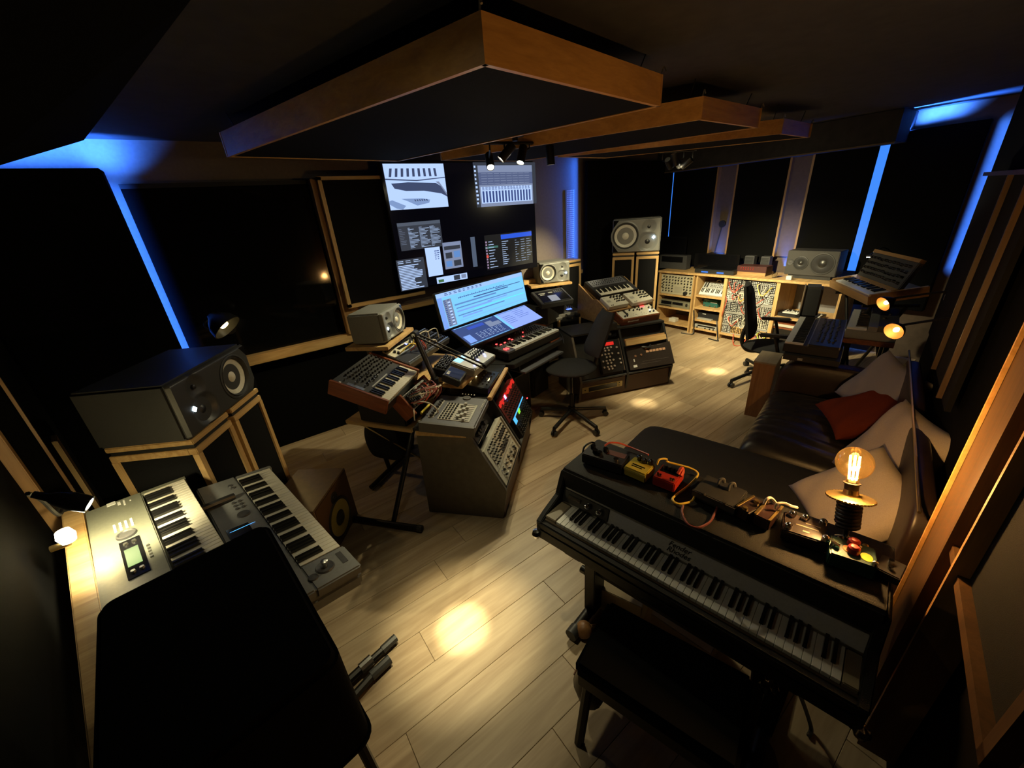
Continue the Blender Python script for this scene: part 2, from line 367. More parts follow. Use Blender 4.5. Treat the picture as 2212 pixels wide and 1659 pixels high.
# blue light behind panels: strips as seen, with lamps, plus one added for the ceiling
def strip(loc,tgt,sx,sy,p,up='Y'): return arealight('led_light',loc,tgt,sx,sy,P_BLUE*p,BLUE,up)
strip((PEX-.05,FWY-.27,1.62),(PEX-.03,FWY,1.62),.03,1.5,7)
strip((PEX-.36,FWY-.29,PTZ-.03),(PEX-.36,FWY-.02,PTZ+.24),.72,.03,12); strip((PEX-.06,FWY-.27,PTZ-.05),(PEX+.05,FWY-.01,PTZ+.20),.06,.06,3)
strip((PRX+.03,FWY-.08,1.75),(PRX-.12,FWY-.01,1.75),.03,1.6,3.2)
strip((BWX-.16,(ys['s2r']+ys['pr'])/2+.15,2.465),(BWX-.02,(ys['s2r']+ys['pr'])/2+.12,2.62),.5,.03,14)
strip((BWX-.35,(ys['s2r']+ys['pr'])/2,2.50),(BWX-.35,(ys['s2r']+ys['pr'])/2-.1,2.64),.05,.6,9); strip((BWX-.12,ys['pr']-.012,1.75),(BWX-.01,ys['pr']-.10,1.75),.02,1.4,5)  # first strip is an added lamp, only there to make the ceiling glow
strip((BWX-.09,(ys['a1']+ys['a2'])/2,1.0),(BWX-.05,(ys['a1']+ys['a2'])/2,1.5),.03,.3,2.2)
strip((BWX-.09,(ys['b1']+ys['b2'])/2,1.0),(BWX-.05,(ys['b1']+ys['b2'])/2,1.5),.03,.3,2.2)
strip((BWX-.05,2.5,.98),(BWX-.1,2.5,.5),2.6,.04,5.0)
# --- right wall: brown post and framed panels
def rw(px,off): # point on a plane parallel to the right wall, off metres inside the room
    n=Vector((-sin(radians(12)),cos(radians(12)),0)); return onpl(px,Vector((0,-.46,0))+n*off,n)
RFxy=lambda t,s: tuple(RF(t,s)[:2])
struct(MB().prism([RFxy(-.4,-.70),RFxy(4.35,-.70),RFxy(4.35,-.455),RFxy(-.4,-.455)],-.0,CZ).build('trim_15',WFAB))
def rwbox(t0,t1,s0,s1,z0,z1): return MB([None][0]).prism([tuple(RF(t0,s0)[:2]),tuple(RF(t1,s0)[:2]),tuple(RF(t1,s1)[:2]),tuple(RF(t0,s1)[:2])],z0,z1)
WS=-.45
def tt(v): return v.x*cos(radians(12))+v.y*sin(radians(12))
tL=tt(rw((2060,990),.12)); tM=tt(rw((2110,990),.12)); tR=tt(rw((2141,1000),.12))
post=struct(rwbox(tM,tL-.004,WS,WS+.099,.1,CZ).build('trim_6',DOAK))
struct(rwbox(tL-.012,tL,WS+.10,WS+.110,.31,CZ).build('trim_14',OPINE))
struct(rwbox(tR-.01,tM,WS,WS+.06,.1,CZ).build('trim_7',DOAK))
struct(rwbox(tR-.022,tR-.008,WS,WS+.10,.1,CZ).build('trim_8',DPINEZ))
pn=thing('wall_panel','dark fabric panel in a thin wooden frame at the right edge beside the post','absorber panel',RF(tR-.45,WS+.05,.66))
pn.rotation_euler=(0,0,radians(12))
a=rw((2060,1180),.08); b=rw((2100,1659),.08); ta=tt(a)-(tR-.45); tb=tt(b)-(tR-.45); zz=a.z-.66
MB().box(tb,0,zz,ta,.012,1.9).build('fabric_panel',FAB,pn)
MB().box(tb-.02,0,zz-.02,ta,.035,zz+.012).build('frame_bottom',DOAK,pn)
MB().box(tb-.02,0,zz-.02,tb+.012,.035,1.92).build('frame_side',DOAK,pn)
# far rails on the right wall
a=rw((2140,378),.05); b=rw((2185,392),.05); c=rw((2130,560),.05); d_=rw((2160,585),.05)
fp=thing('wall_panel','tall black fabric panel with thin wooden edges high on the right wall beyond the post','absorber panel',RF(tt(b),WS+.03,1.0)); fp.rotation_euler=(0,0,radians(12))
MB().box(-.6,0,0,tt(a)-tt(b)+.1,.02,.98+(.0)).build('fabric_panel',FAB,fp)
MB().box(-.65,0,.98,tt(a)-tt(b)+.12,.04,1.0).build('frame_top',DOAK,fp)
MB().box(-.007,.02,0,.007,.04,.98).build('frame_side',DOAK,fp)
MB().box(-.445,.02,0,-.432,.04,.98).build('frame_side',DOAK,fp)
# --- left wall: rail and uprights lit by the clamp lamp
lwd=Vector((lwx(2)-lwx(1),1,0)).normalized(); lwn=Vector((lwd.y,-lwd.x,0))
def LW(y,off,z): return Vector((lwx(y),y,z))+lwn*off
def lwbox(y0,y1,o0,o1,z0,z1): return MB().prism([tuple(LW(y0,o0,0)[:2]),tuple(LW(y1,o0,0)[:2]),tuple(LW(y1,o1,0)[:2]),tuple(LW(y0,o1,0)[:2])],z0,z1)
struct(lwbox(.5,2.36,.065,.13,.86,.93).build('trim_9',PINE,bev=.004))
struct(lwbox(2.37,2.43,.0,.04,.5,CZ).build('trim_10',DPINEZ,bev=.004))
struct(lwbox(2.86,2.98,.02,.12,.6,1.06).build('trim_11',PINEZ,bev=.004))
struct(lwbox(.4,1.95,.012,.05,.45,.58).build('trim_12',WALLB))
def lwq(px,off): return onpl(px,LW(1.28,off,0),lwn)
o=lwbox(2.6,3.4,.0,.10,.25,2.35).build('wall_absorber',WFAB,bev=.006); tag(o,'black absorber panel with a thin pale edge on the left wall behind the large speaker','absorber panel')
e=lwbox(2.585,2.6,.094,.105,.25,2.35).build('edge_strip',DPINEZ,o)
# --- black corner absorber hanging at the top left
p1=CAM+ray((181,303)).normalized()*3.0; p2=CAM+ray((-60,375)).normalized()*2.9; p3=onz((412,0),2.6)
o=MB().add([p1,p2,p3+Vector((-1.3,-.2,0)),p3,p1+Vector((0,0,.25)),p2+Vector((0,0,.25)),p3+Vector((-1.3,-.2,.03)),p3+Vector((0,0,.03))],[(3,2,1,0),(4,5,6,7),(0,1,5,4),(1,2,6,5),(2,3,7,6),(3,0,4,7)]).build('corner_absorber',WFAB)
tag(o,'large black slanted absorber hanging under the ceiling in the top left corner','absorber panel')
# --- ceiling clouds
def cloud(a,b,c,z0,z1,lab,edge):
    A,B,C_=[onz(p,z0) for p in (a,b,c)]; D=B+C_-A
    t=thing('ceiling_cloud',lab,'ceiling panel',(*((A+D)/2)[:2],z0),'wooden framed acoustic clouds')
    o=(A+D)/2; pts=[Vector((p-o)[:2]) for p in (A,B,D,C_)]
    MB().prism([tuple(p*.985) for p in pts],.004,z1-z0-.01).build('fabric_panel',FAB,t)
    n=4
    for i in range(4):
        p,q_=pts[i],pts[(i+1)%4]; d=(q_-p).normalized(); nn=Vector((-d.y,d.x)); 
        if nn.dot(-p)<0: nn=-nn
        MB().prism([tuple(p),tuple(q_),tuple(q_+nn*.02),tuple(p+nn*.02)],0,z1-z0).build('frame_board',edge if abs(d.x)>abs(d.y) else OPINEY,t)
    for p in pts: MB().tube([(*p*.9,z1-z0),(*p*.93,CZ-z0)],.003).build('hanging_wire',IRON,t)
    for p in pts[:1]+pts[3:]: MB().tube(curve([(*p*.99,z1-z0-.01),(*p*1.0,z1-z0+.03),(*p*1.01,z1-z0+.01)]),.004).build('hook',STEEL,t)
    return t
cloud((1048,138),(490,340),(1428,230),2.42,2.55,'nearest and largest ceiling cloud, orange wooden frame with black fabric underside',OPINE)
cloud((1515,258),(952,347),(1640,276),2.42,2.54,'middle wooden framed ceiling cloud, partly behind the nearest one',OPINE)
cloud((1688,289),(1205,340),(1748,297),2.42,2.53,'farthest wooden framed ceiling cloud towards the back wall',OPINE)
# ================================================================ TRACK LIGHTS
def head(t,base,loc,tgt,lit=True,ln=.13,r=.031):
    d=(Vector(tgt)-Vector(loc)).normalized(); Mi=t.matrix_world.inverted()
    M=Mi@(Matrix.Translation(Vector(loc))@d.to_track_quat('-Z','Y').to_matrix().to_4x4())
    o=MB(M).lathe([(0,ln),(r*.85,ln),(r,ln-.008),(r,0),(r*.86,0),(r*.86,.012),(0,.012)],20).build('spot_can',STEEL if False else IRON,t)
    MB(M).lathe([(0,.011),(r*.84,.011),(r*.84,.006),(0,.006)],16).build('lens',E_SPOT,o)
    j=Vector(loc)-d*ln*.6
    MB().tube([Mi@Vector(base),Mi@Vector((base[0],base[1],(base[2]+j.z)/2)),Mi@j],.006).build('arm',IRON,o)
    return loc+d*.02 if isinstance(loc,Vector) else Vector(loc)+d*.02
tb=onz((1112,290),2.47)
tl_=thing('track_spotlight','black ceiling bar with four spotlight cans between the clouds above the desk','lamp',(tb.x,tb.y,2.43))
b0=onz((1045,309),2.44); b1=onz((1203,309),2.44); o=Vector((tb.x,tb.y,2.43))
MB().tube([b0-o,b1-o],.011,8).build('bar',IRON,tl_)
MB().box(-.055,-.03,.025,.055,.03,.06).cyl((0,0,.06),(0,0,CZ-2.43),.012).cyl((0,0,0),(0,0,.03),.02).build('mount',IRON,tl_)
bpy.context.view_layer.update()
def along(k): return b0+(b1-b0)*k
HS=[(.07,(1060,362),2.30,(1.0,1.2,.3)),(.26,(1082,345),2.33,(.85,3.15,1.25)),(.60,(1124,352),2.31,(1.1,2.2,.5)),(.92,(1190,356),2.29,(2.45,2.55,0))]
for k,px,z,tg in HS:
    L_=onz(px,z); e=head(tl_,along(k),L_,tg)
    spotlight('spot_light',e,tg,P_SPOT,120); spotlight('spot_mid',e,tg,P_MID*(1.1 if tg[1]>3 else .5),60)
for (x,y,k,lab) in [(.48,1.33,1,'recessed ceiling spotlight over the open floor left of the nearest cloud'),(1.78,1.96,1,'recessed ceiling spotlight in the gap between the nearest and the middle cloud'),(3.24,2.23,.9,'recessed ceiling spotlight in the gap between the middle and the farthest cloud'),(4.55,2.15,.9,'recessed ceiling spotlight beyond the farthest cloud')]:
    t=thing('downlight',lab,'lamp',(x,y,CZ-.035)); MB().lathe([(.035,.0),(.045,.0),(.045,.035),(.035,.035)],20).build('trim_ring',IRON,t); MB().lathe([(0,.02),(.034,.02),(.034,.03),(0,.03)],20).build('lens',E_SPOT,t)
    e=Vector((x,y,CZ-.04)); spotlight('spot_light',e,(x,y,0),P_SPOT*.16*k,120); spotlight('spot_mid',e,(x,y,0),P_MID*.8*k,40); spotlight('spot_halo',e,(x,y,0),P_CORE*.42*k,22); spotlight('spot_core',e,(x,y,0),P_CORE*1.3*k,7.5)
tb2=onz((1466,312),2.5); o2=Vector((tb2.x,tb2.y,2.42))
t2=thing('track_spotlight','far cluster of lit spotlights under the farthest cloud','lamp',o2)
MB().tube([(-.18,.1,.02),(.18,-.1,.02)],.011,8).build('bar',IRON,t2); MB().box(-.05,-.03,.03,.05,.03,.06).cyl((0,0,.06),(0,0,CZ-2.42),.012).build('mount',IRON,t2)
bpy.context.view_layer.update()
for px,z,k,tg in [((1443,357),2.24,-.15,(5.7,2.75,.6)),((1459,352),2.25,-.05,(4.5,2.2,0)),((1472,355),2.25,.06,(5.7,2.2,.75)),((1478,356),2.24,.15,(3.4,3.8,1.25))]:
    L_=onz(px,z); L_=o2+Vector((L_.x-o2.x,L_.y-o2.y,0))*.75; L_.z=z
    e=head(t2,o2+Vector((k,-k*.55,.02)),L_,tg,r=.027,ln=.1)
    spotlight('spot_light',e,tg,P_SPOT*1.2,115); spotlight('spot_mid',e,tg,P_MID*(5.5 if tg[0]==5.7 else 5.0 if tg[1]>3 else 1.8),60 if tg[1]<3 else 42)
# ================================================================ SPEAKERS
def speaker3(root,w,h,dp,flip=False,grey=SPK,led=True):
    """Three way monitor lying on its side: local x right, y up, z towards the listener."""
    sx=-1 if flip else 1
    wc=(sx*.225*w,0.0); wr=.40*h; tw=(-sx*.25*w,.24*h); md=(-sx*.235*w,-.19*h); 
    MB().box(-w/2,-h/2,0,w/2,h/2,dp-.02).build('cabinet',grey,root,bev=.012)
    def dish(p,c,r,dep,pw=2): 
        e=hypot(p[0]-c[0],p[1]-c[1])/r
        return 0 if e>=1 else -dep*(1-e**pw)
    def fn(i,j):
        x=-w/2+.006+i*(w-.012); y=-h/2+.006+j*(h-.012)
        ed=min(1,min(i,1-i)*w/.012,min(j,1-j)*h/.012)
        z=dp-.02+.02*sqrt(max(0,ed*(2-ed)))
        z+=min(dish((x,y),wc,wr*1.03,.045,6),dish((x,y),tw,.215*h,.018),dish((x,y),md,.30*h,.04))
        return (x,y,z)
    MB().grid(fn,72,44).build('baffle',grey,root,ang=60)
    zf=dp
    Mw=Matrix.Translation((wc[0],wc[1],zf))
    MB(Mw).lathe([(wr*1.10,-.004),(wr*1.10,.004),(wr*1.02,.006),(wr*.97,-.002)],40).build('trim_ring',grey,root)
    wf=MB(Mw).lathe([(wr*.99,-.006),(wr*.93,.004),(wr*.86,-.004),(wr*.84,-.010)],40).build('surround',RUB,root)
    MB(Mw).lathe([(wr*.85,-.009),(wr*.6,-.022),(wr*.33,-.036),(0,-.038)],40).build('cone',CONE,root)
    MB(Mw).lathe([(wr*.34,-.036),(wr*.30,-.024),(wr*.2,-.014),(0,-.009)],28).build('dust_cap',CONE,root)
    MB(Matrix.Translation((tw[0],tw[1],zf-.019))).lathe([(.05*h,0),(.04*h,.012),(0,.017)],20).build('tweeter_dome',PLA,root)
    MB(Matrix.Translation((md[0],md[1],zf-.042))).lathe([(.125*h,0),(.10*h,.016),(.05*h,.028),(0,.031)],24).build('midrange_dome',PLA,root)
    b=MB()
    for sy in (-1,1):
        x1=sx*(w/2-.014); y1=sy*(h/2-.014); l=.16*h
        b.prism([(x1,y1),(x1-sx*l,y1),(x1,y1-sy*l*1.3)],zf-.004,zf+.0015)
    b.build('port',GLO,root)
    if led: MB(Matrix.Translation((-sx*.355*w,-.07*h,zf-.002))@Matrix.Rotation(radians(45),4,'Z')).bx(0,0,.003,.022*h/.3,.022*h/.3,.006).build('logo_light',E_WHT,root)
def pedestal(name,label,M,w,d,H,group=None):
    t=thing(name,label,'speaker stand',M,group)
    MB().box(-w/2,-d/2,H-.028,w/2,d/2,H).build('top_plate',PINE,t,bev=.004)
    MB().box(-w/2+.01,-d/2+.01,H-.05,w/2-.01,d/2-.01,H-.028).build('spacer',BLK,t)
    for sy in (-1,1): MB().box(-w/2,sy*(d/2-.02)-.02,H-.085,w/2,sy*(d/2-.02)+.02,H-.05).build('top_bar',PINE,t,bev=.003)
    for sx in (-1,1): MB().box(sx*(w/2-.015)-.015,-d/2+.04,H-.085,sx*(w/2-.015)+.015,d/2-.04,H-.05).build('top_bar',PINE,t,bev=.003)
    for sx in (-1,1):
        for sy in (-1,1): MB().box(sx*(w/2-.015)-.015,sy*(d/2-.015)-.015,0,sx*(w/2-.015)+.015,sy*(d/2-.015)+.015,H-.085).build('post',PINEZ,t)
    MB().box(-w/2+.012,-d/2+.012,.0,w/2-.012,d/2-.012,H-.09).build('fabric_panel',FAB,t)
    return t
# large left monitor on two pedestals
M,w,d=frame(q('E',1530,1485),q('E',2065,1055),1.08,q('E',1322,1045),.44)
sp=thing('studio_monitor','large grey three way speaker on its side at the left, on wooden pedestals','speaker',M); speaker3(sp,w,d,.44,grey=SPKB)
u=M.col[0].xyz; n=M.col[2].xyz; ctr=M.translation+n*.22
for k,lab in ((-.25,'left black and pine speaker pedestal under the large left speaker'),(.26,'right black and pine speaker pedestal under the large left speaker')):
    p=ctr+u*w*k-n*.0; p.z=0
    pedestal('speaker_pedestal',lab,yawM(p,degrees(atan2(u.y,u.x))),.30,.42,ctr.z-d/2-.002)
# lamp behind it on the window ledge
lp=CAM+ray((492,708)).normalized()*3.75
lt=thing('wall_lamp','black dome lamp glowing yellow on the wall behind the large left speaker','lamp',(lp.x,FWY-.12,lp.z-.1))
bpy.context.view_layer.update()
dr=(Vector((.55,-.45,-.75))).normalized(); Ms=lt.matrix_world.inverted()@Matrix.Translation(lp)@dr.to_track_quat('-Z','Y').to_matrix().to_4x4()
dome=[(0,.15),(.025,.148),(.035,.13),(.06,.11),(.10,.06),(.115,.0),(.108,.0),(.095,.055),(.055,.10),(0,.118)]
MB(Ms).lathe(dome,28).build('lamp_shade',IRON,lt)
MB(Ms).lathe([(0,.085),(.03,.075),(.038,.05),(.03,.022),(0,.012)],16).build('bulb',glow('warm bulb',(1,.72,.25),14),lt)
MB().tube(curve([(0,.1,.02),(-.12,.05,.03),(-.15,-.02,.1),(-.08,-.03,.16),tuple(Ms@Vector((0,0,.15)))]),.008).build('arm',IRON,lt)
MB().cyl((0,.04,.02),(0,.115,.02),.05).build('wall_plate',IRON,lt)
spotlight('lamp_light',lp+dr*.0,lp+dr,P_WALL*4,150,.5,(1,.66,.24),.03)
# ================================================================ KEYS
def keys(root,x0,y0,z0,nw,pitch,wl,bl,start=0,single=True,wm=IVORY,wh=.02,bh=.011,bw=.0115):
    pat={0,1,3,4,5}
    wb=MB().box(.0005,0,-wh,pitch-.0005,wl,0)
    bb=MB().prism([(-bw/2,0),(bw/2,0),(bw/2,bl),(-bw/2,bl)],0,.001)
    bb=MB().add([(-bw/2,0,-.005),(bw/2,0,-.005),(bw/2,bl,-.005),(-bw/2,bl,-.005),(-bw*.4,.008,bh),(bw*.4,.008,bh),(bw*.4,bl,bh),(-bw*.4,bl,bh)],[(3,2,1,0),(4,5,6,7),(0,1,5,4),(1,2,6,5),(2,3,7,6),(3,0,4,7)])
    if single:
        a=wb.build('white_key',wm,root,bev=.001,seg=1); b=bb.build('black_key',BKEY,root); fa=fb=True
        for i in range(nw):
            l=(x0+i*pitch,y0,z0)
            if fa: a.location=l; fa=False
            else: dup(a,root,l)
            if (i+start)%7 in pat and i<nw-1:
                l=(x0+(i+1)*pitch,y0+wl-bl,z0)
                if fb: b.location=l; fb=False
                else: dup(b,root,l)
    else:
        A=MB();B=MB()
        for i in range(nw):
            A.add(wb.v,wb.f,Matrix.Translation((x0+i*pitch,y0,z0)))
            if (i+start)%7 in pat and i<nw-1: B.add(bb.v,bb.f,Matrix.Translation((x0+(i+1)*pitch,y0+wl-bl,z0)))
        A.build('white_keys',wm,root,stuff=True); B.build('black_keys',BKEY,root,stuff=True)
def knobs(root,pts,r,h,z,m=PLA,name='knobs',n=10,stuff=True):
    b=MB()
    for x,y in pts: b.cyl((x,y,z),(x,y,z+h),r,r*.82,n)
    return b.build(name,m,root,stuff=stuff)
def gridpts(x0,x1,nx,y0,y1,ny,j=0):
    return [(x0+(x1-x0)*(i+.5)/nx+random.uniform(-j,j),y0+(y1-y0)*(k+.5)/ny+random.uniform(-j,j)) for i in range(nx) for k in range(ny)]
def plates(root,name,rects,z0,z1,m,stuff=False):
    b=MB()
    for x0,y0,x1,y1 in rects: b.box(x0,y0,z0,x1,y1,z1)
    return b.build(name,m,root,stuff=stuff)
# ================================================================ LEFT KEYBOARDS
M,w,d=frame(q('K1',1760,790),q('K1',1465,310),.93,q('K1',1390,970),.11)
u=M.col[0].xyz; v=M.col[1].xyz; n=M.col[2].xyz
A=M.translation-u*w/2-v*d/2+n*.11; far=A+u*w
P=.0236; nW=36; L_=nW*P; start=far-u*L_
W_=L_+.05; D_=.335
Mk=Matrix((u,v,n)).transposed().to_4x4(); Mk.translation=start+u*L_/2+v*(D_/2-.0)-n*.115
k1=thing('workstation_keyboard','olive grey workstation keyboard with a green lit screen at the left, beside the wooden rail','keyboard',Mk)
MB().box(-W_/2,-D_/2-.006,0,W_/2,D_/2,.075).build('case',OLIVE,k1,bev=.006)
yb=-D_/2+.155
MB().box(-W_/2,yb,.075,W_/2,D_/2,.118).build('control_panel',OLIVE,k1,bev=.004)
MB().box(-W_/2,-D_/2-.006,.075,-L_/2-.001,yb,.115).build('end_block',OLIVE,k1); MB().box(L_/2+.001,-D_/2-.006,.075,W_/2,yb,.115).build('end_block',OLIVE,k1)
keys(k1,-L_/2,-D_/2,.115,nW,P,.148,.095,0)
def lk(px): # point of the panel in keyboard coordinates
    pw=onpl(px,Mk.translation+n*.118,n); return Mk.inverted()@pw
sb=[lk(q('K1',*p)) for p in ((945,825),(1110,770),(1210,1045),(1020,1115))]
xs=[p.x for p in sb]; ys_=[p.y for p in sb]; sx0,sx1,sy0,sy1=sum(sorted(xs)[:2])/2,sum(sorted(xs)[2:])/2,sum(sorted(ys_)[:2])/2,sum(sorted(ys_)[2:])/2
MB().box(sx0,sy0,.117,sx1,sy1,.121).build('display_bezel',GLO,k1)
gx=(sx1-sx0); gy=(sy1-sy0)
MB().box(sx0+gx*.28,sy0+gy*.2,.121,sx1-gx*.26,sy1-gy*.14,.1225).build('display',E_LCD,k1)
knobs(k1,[(sx0+gx*.13,sy0+gy*.3),(sx0+gx*.13,sy0+gy*.7),(sx1-gx*.12,sy0+gy*.3),(sx1-gx*.12,sy0+gy*.7)],.008,.008,.121,STEEL,'side_buttons')
kp=lk(q('K1',985,680)); knobs(k1,[(kp.x+i*.017-.03,kp.y+j*.017-.025) for i in range(4) for j in range(4)],.006,.006,.118,IVORY,'keypad',4)
dl=lk(q('K1',1010,757)); MB(Matrix.Translation((dl.x,dl.y,.118))).lathe([(.032,0),(.03,.008),(.026,.009),(.022,.004),(0,.003)],24).build('jog_wheel',CHAR,k1)
bt=lk(q('K1',1195,885)); knobs(k1,[(bt.x+(i-2)*.021,bt.y) for i in range(5)],.007,.005,.118,STEEL,'bank_buttons',4)
st=lk(q('K1',885,513)); MB().bx(st.x,st.y,.1185,.03,.028,.0012).build('white_sticker',WHT,k1)
pr=lk(q('K1',965,510)); MB().bx(pr.x,pr.y-.01,.1185,.05,.006,.0008).bx(pr.x+.01,pr.y+.006,.1185,.03,.01,.0008).bx(pr.x,pr.y-.03,.1185,.012,.005,.0008).build('panel_print',WHT,k1,stuff=True)
K1M=Mk.copy(); K1z=Mk.translation.z
# silver keyboard
M,w,d=frame(q('K2',1480,1020),q('K2',805,275),.82,q('K2',1150,1190),.11)
u=M.col[0].xyz; v=M.col[1].xyz; n=M.col[2].xyz
A=M.translation-u*w/2-v*d/2+n*.11; nW=36; P2=w/nW; EN=.155; W2=w+EN+.03; D2=.325
Mk=Matrix((u,v,n)).transposed().to_4x4(); Mk.translation=A+u*((w-EN+.03)/2)+v*(D2/2-.012)-n*.095
k2=thing('silver_keyboard','silver grey synthesizer keyboard with a joystick, in front of the olive keyboard','keyboard',Mk)
def sk(px):
    pw=onpl(px,Mk.translation+n*.1,n); return Mk.inverted()@pw
kx0=-W2/2+EN
MB().box(-W2/2,-D2/2,0,W2/2,D2/2,.06).build('case',SILK,k2,bev=.012)
MB().box(-W2/2,-D2/2+.165,.06,W2/2,D2/2,.1).build('control_panel',SILK,k2,bev=.006)
MB().box(-W2/2,-D2/2,.06,kx0-.002,-D2/2+.165,.098).build('joystick_block',SILK,k2,bev=.006)
MB().box(kx0+w+.002,-D2/2,.06,W2/2,-D2/2+.165,.098).build('end_block',SILK,k2,bev=.004)
keys(k2,kx0,-D2/2+.012,.098,nW,P2,.15,.097,0)
jx=kx0-.07; MB(Matrix.Translation((jx,-D2/2+.10,.098))).lathe([(.034,0),(.03,.006),(.02,.003),(0,.003)],24).build('joystick_bowl',CHAR,k2)
MB(Matrix.Translation((jx,-D2/2+.10,.1))).lathe([(.008,0),(.006,.012),(.013,.02),(.013,.028),(0,.034)],14).build('joystick',STEEL,k2)
MB().box(kx0-.10,-D2/2+.025,.098,kx0-.03,-D2/2+.045,.1).build('ribbon_strip',CHAR,k2)
MB(Matrix.Translation((jx-.02,-D2/2+.15,.098))).lathe([(.018,0),(.016,.004),(0,.005)],16).build('round_button',CHAR,k2)
b=sk(q('K2',430,445)); knobs(k2,[(b.x,b.y+.0),(b.x-.03,b.y-.005)],.011,.005,.1,CHAR,'oval_buttons',8)
b=sk(q('K2',510,625)); knobs(k2,[(b.x+i*.03-.03,b.y+j*.024-.012) for i in range(3) for j in range(2)],.009,.005,.1,CHAR,'bank_buttons',8)
b=sk(q('K2',560,712)); MB(Matrix.Translation((b.x,b.y,.1))).lathe([(.026,0),(.024,.006),(.016,.004),(0,.004)],20).build('value_dial',CHAR,k2)
b=sk(q('K2',540,850)); e=sk(q('K2',460,880)); e2=sk(q('K2',660,790))
MB().box(min(e.x,e2.x)-.05,b.y-.03,.0995,max(e.x,e2.x)+.02,b.y+.05,.1015).build('display_bezel',GLO,k2)
MB().add([(e.x,e.y-.006,.102),(e2.x,e2.y-.004,.102),(e2.x,e2.y+.003,.102),(e.x,e.y+.012,.102),(e.x,e.y-.006,.1025),(e2.x,e2.y-.004,.1025),(e2.x,e2.y+.003,.1025),(e.x,e.y+.012,.1025)],[(3,2,1,0),(4,5,6,7),(0,1,5,4),(1,2,6,5),(2,3,7,6),(3,0,4,7)]).build('display',glow('bright blue display',(.10,.45,1),3),k2)
pe_=[sk(q('K2',*p)) for p in ((470,560),(200,690))]
lv=MB(Matrix.Translation(Vector((0,0,.1)))); 
MB().tube([(pe_[0].x,pe_[0].y,.112),((pe_[0].x+pe_[1].x)/2,(pe_[0].y+pe_[1].y)/2,.118),(pe_[1].x,pe_[1].y+.02,.12)],.016,8).build('lever',PLA,k2)
# stand for both keyboards
c=K1M.translation; yk=degrees(atan2(K1M.col[0].y,K1M.col[0].x)); cs=Mk.translation
sm=thing('keyboard_stand','black two tier keyboard stand with rubber tipped feet under the left keyboards','stand',yawM((( c.x+cs.x)/2,(c.y+cs.y)/2,0),yk))
bpy.context.view_layer.update(); I=sm.matrix_world.inverted(); zl1=c.z-.006; zl2=cs.z-.045
lc=I@Vector((c.x,c.y,0)); ls=I@Vector((cs.x,cs.y,0))
for sx in (-.36,.36):
    MB().tube([(sx,lc.y+.1,.03),(sx,lc.y+.1,zl1-.012)],.018,8).build('upright',IRON,sm)
    MB().tube([(sx,lc.y+.15,zl1-.012),(sx,lc.y-.2,zl1-.012)],.014,8).build('support_arm',IRON,sm)
    MB().tube([(sx,lc.y+.1,zl2-.11),(sx,ls.y-.16,zl2-.012)],.014,8).build('support_arm',IRON,sm)
    f=MB().tube([(sx,lc.y+.2,.03),(sx,ls.y-.2,.03)],.017,8).build('foot',IRON,sm)
    MB().tube([(sx,ls.y-.2,.03),(sx,ls.y-.28,.03)],.021,8).build('rubber_tip',RUB,f)
a1=I@onz((790,1432),.05); a2=I@onz((840,1418),.05)
f=MB().tube([(a1.x,a1.y+.35,.035),(a1.x,a1.y,.04)],.02,8).build('foot',IRON,sm); MB().tube([(a1.x,a1.y+.03,.04),(a1.x,a1.y-.03,.04)],.026,10).build('rubber_tip',STEEL,f)
f=MB().tube([(a2.x-.03,a2.y+.35,.03),(a2.x,a2.y+.09,.03)],.02,8).build('foot',IRON,sm); MB().tube([(a2.x,a2.y+.1,.03),(a2.x,a2.y,.03)],.024,10).build('rubber_tip',RUB,f)
# clamp lamp at the left
L0=lwq((130,1085),.05); lc_=CAM+ray((160,1085)).normalized()*2.05
cl=thing('clamp_lamp','black clamp lamp shining on the olive keyboard, clipped to the left wooden rail','lamp',LW(2.30,.09,.945))
bpy.context.view_layer.update(); I=cl.matrix_world.inverted()
hp=CAM+ray((140,1080)).normalized()*2.055; tp=CAM+ray((198,1090)).normalized()*2.043
d=(tp-hp).normalized(); Ml=I@Matrix.Translation(tp)@d.to_track_quat('-Z','Y').to_matrix().to_4x4()
MB(Ml).lathe([(0,.15),(.011,.148),(.014,.11),(.024,.09),(.031,.05),(.028,.005),(.025,.005),(.024,.02),(0,.025)],20).build('lamp_shade',GLO,cl)
MB(Ml).lathe([(0,.03),(.022,.028),(.020,.008),(0,.003)],16).build('bulb',glow('clamp lamp bulb',(1,.95,.75),40),cl)
hb=CAM+ray((88,1079)).normalized()*2.25
MB().tube(curve([I@(tp-d*.16),I@(hb),I@(hb+Vector((0,.04,-.1))),(0,0,.02)]),.007).build('arm',IRON,cl)
MB().box(-.025,-.03,-.015,.03,.03,.045).build('clamp',IRON,cl)
ks=Vector(K1M.translation)+K1M.col[2].xyz*.12
spotlight('lamp_light',tp+d*.012,onpl((255,1165),ks,K1M.col[2].xyz),P_CLAMP*2.6,125,.8,(1,.86,.48),.03)
l2=lwq((142,1158),.105)
b2=thing('wall_bulb','small bright round bulb fixed on the left wooden rail below the clamp lamp','lamp',l2)
MB().lathe([(0,-.03),(.02,-.024),(.027,0),(.02,.024),(0,.03)],18).build('globe',glow('rail bulb',(1,.9,.6),25),b2)
MB().cyl((0,0,-.03),(-.05,-.0,-.03),.012).build('holder',BRASS,b2)
pointlight('lamp_light',l2+lwn*.05+Vector((0,0,.03)),P_CLAMP*.3,(1,.78,.32),.02)
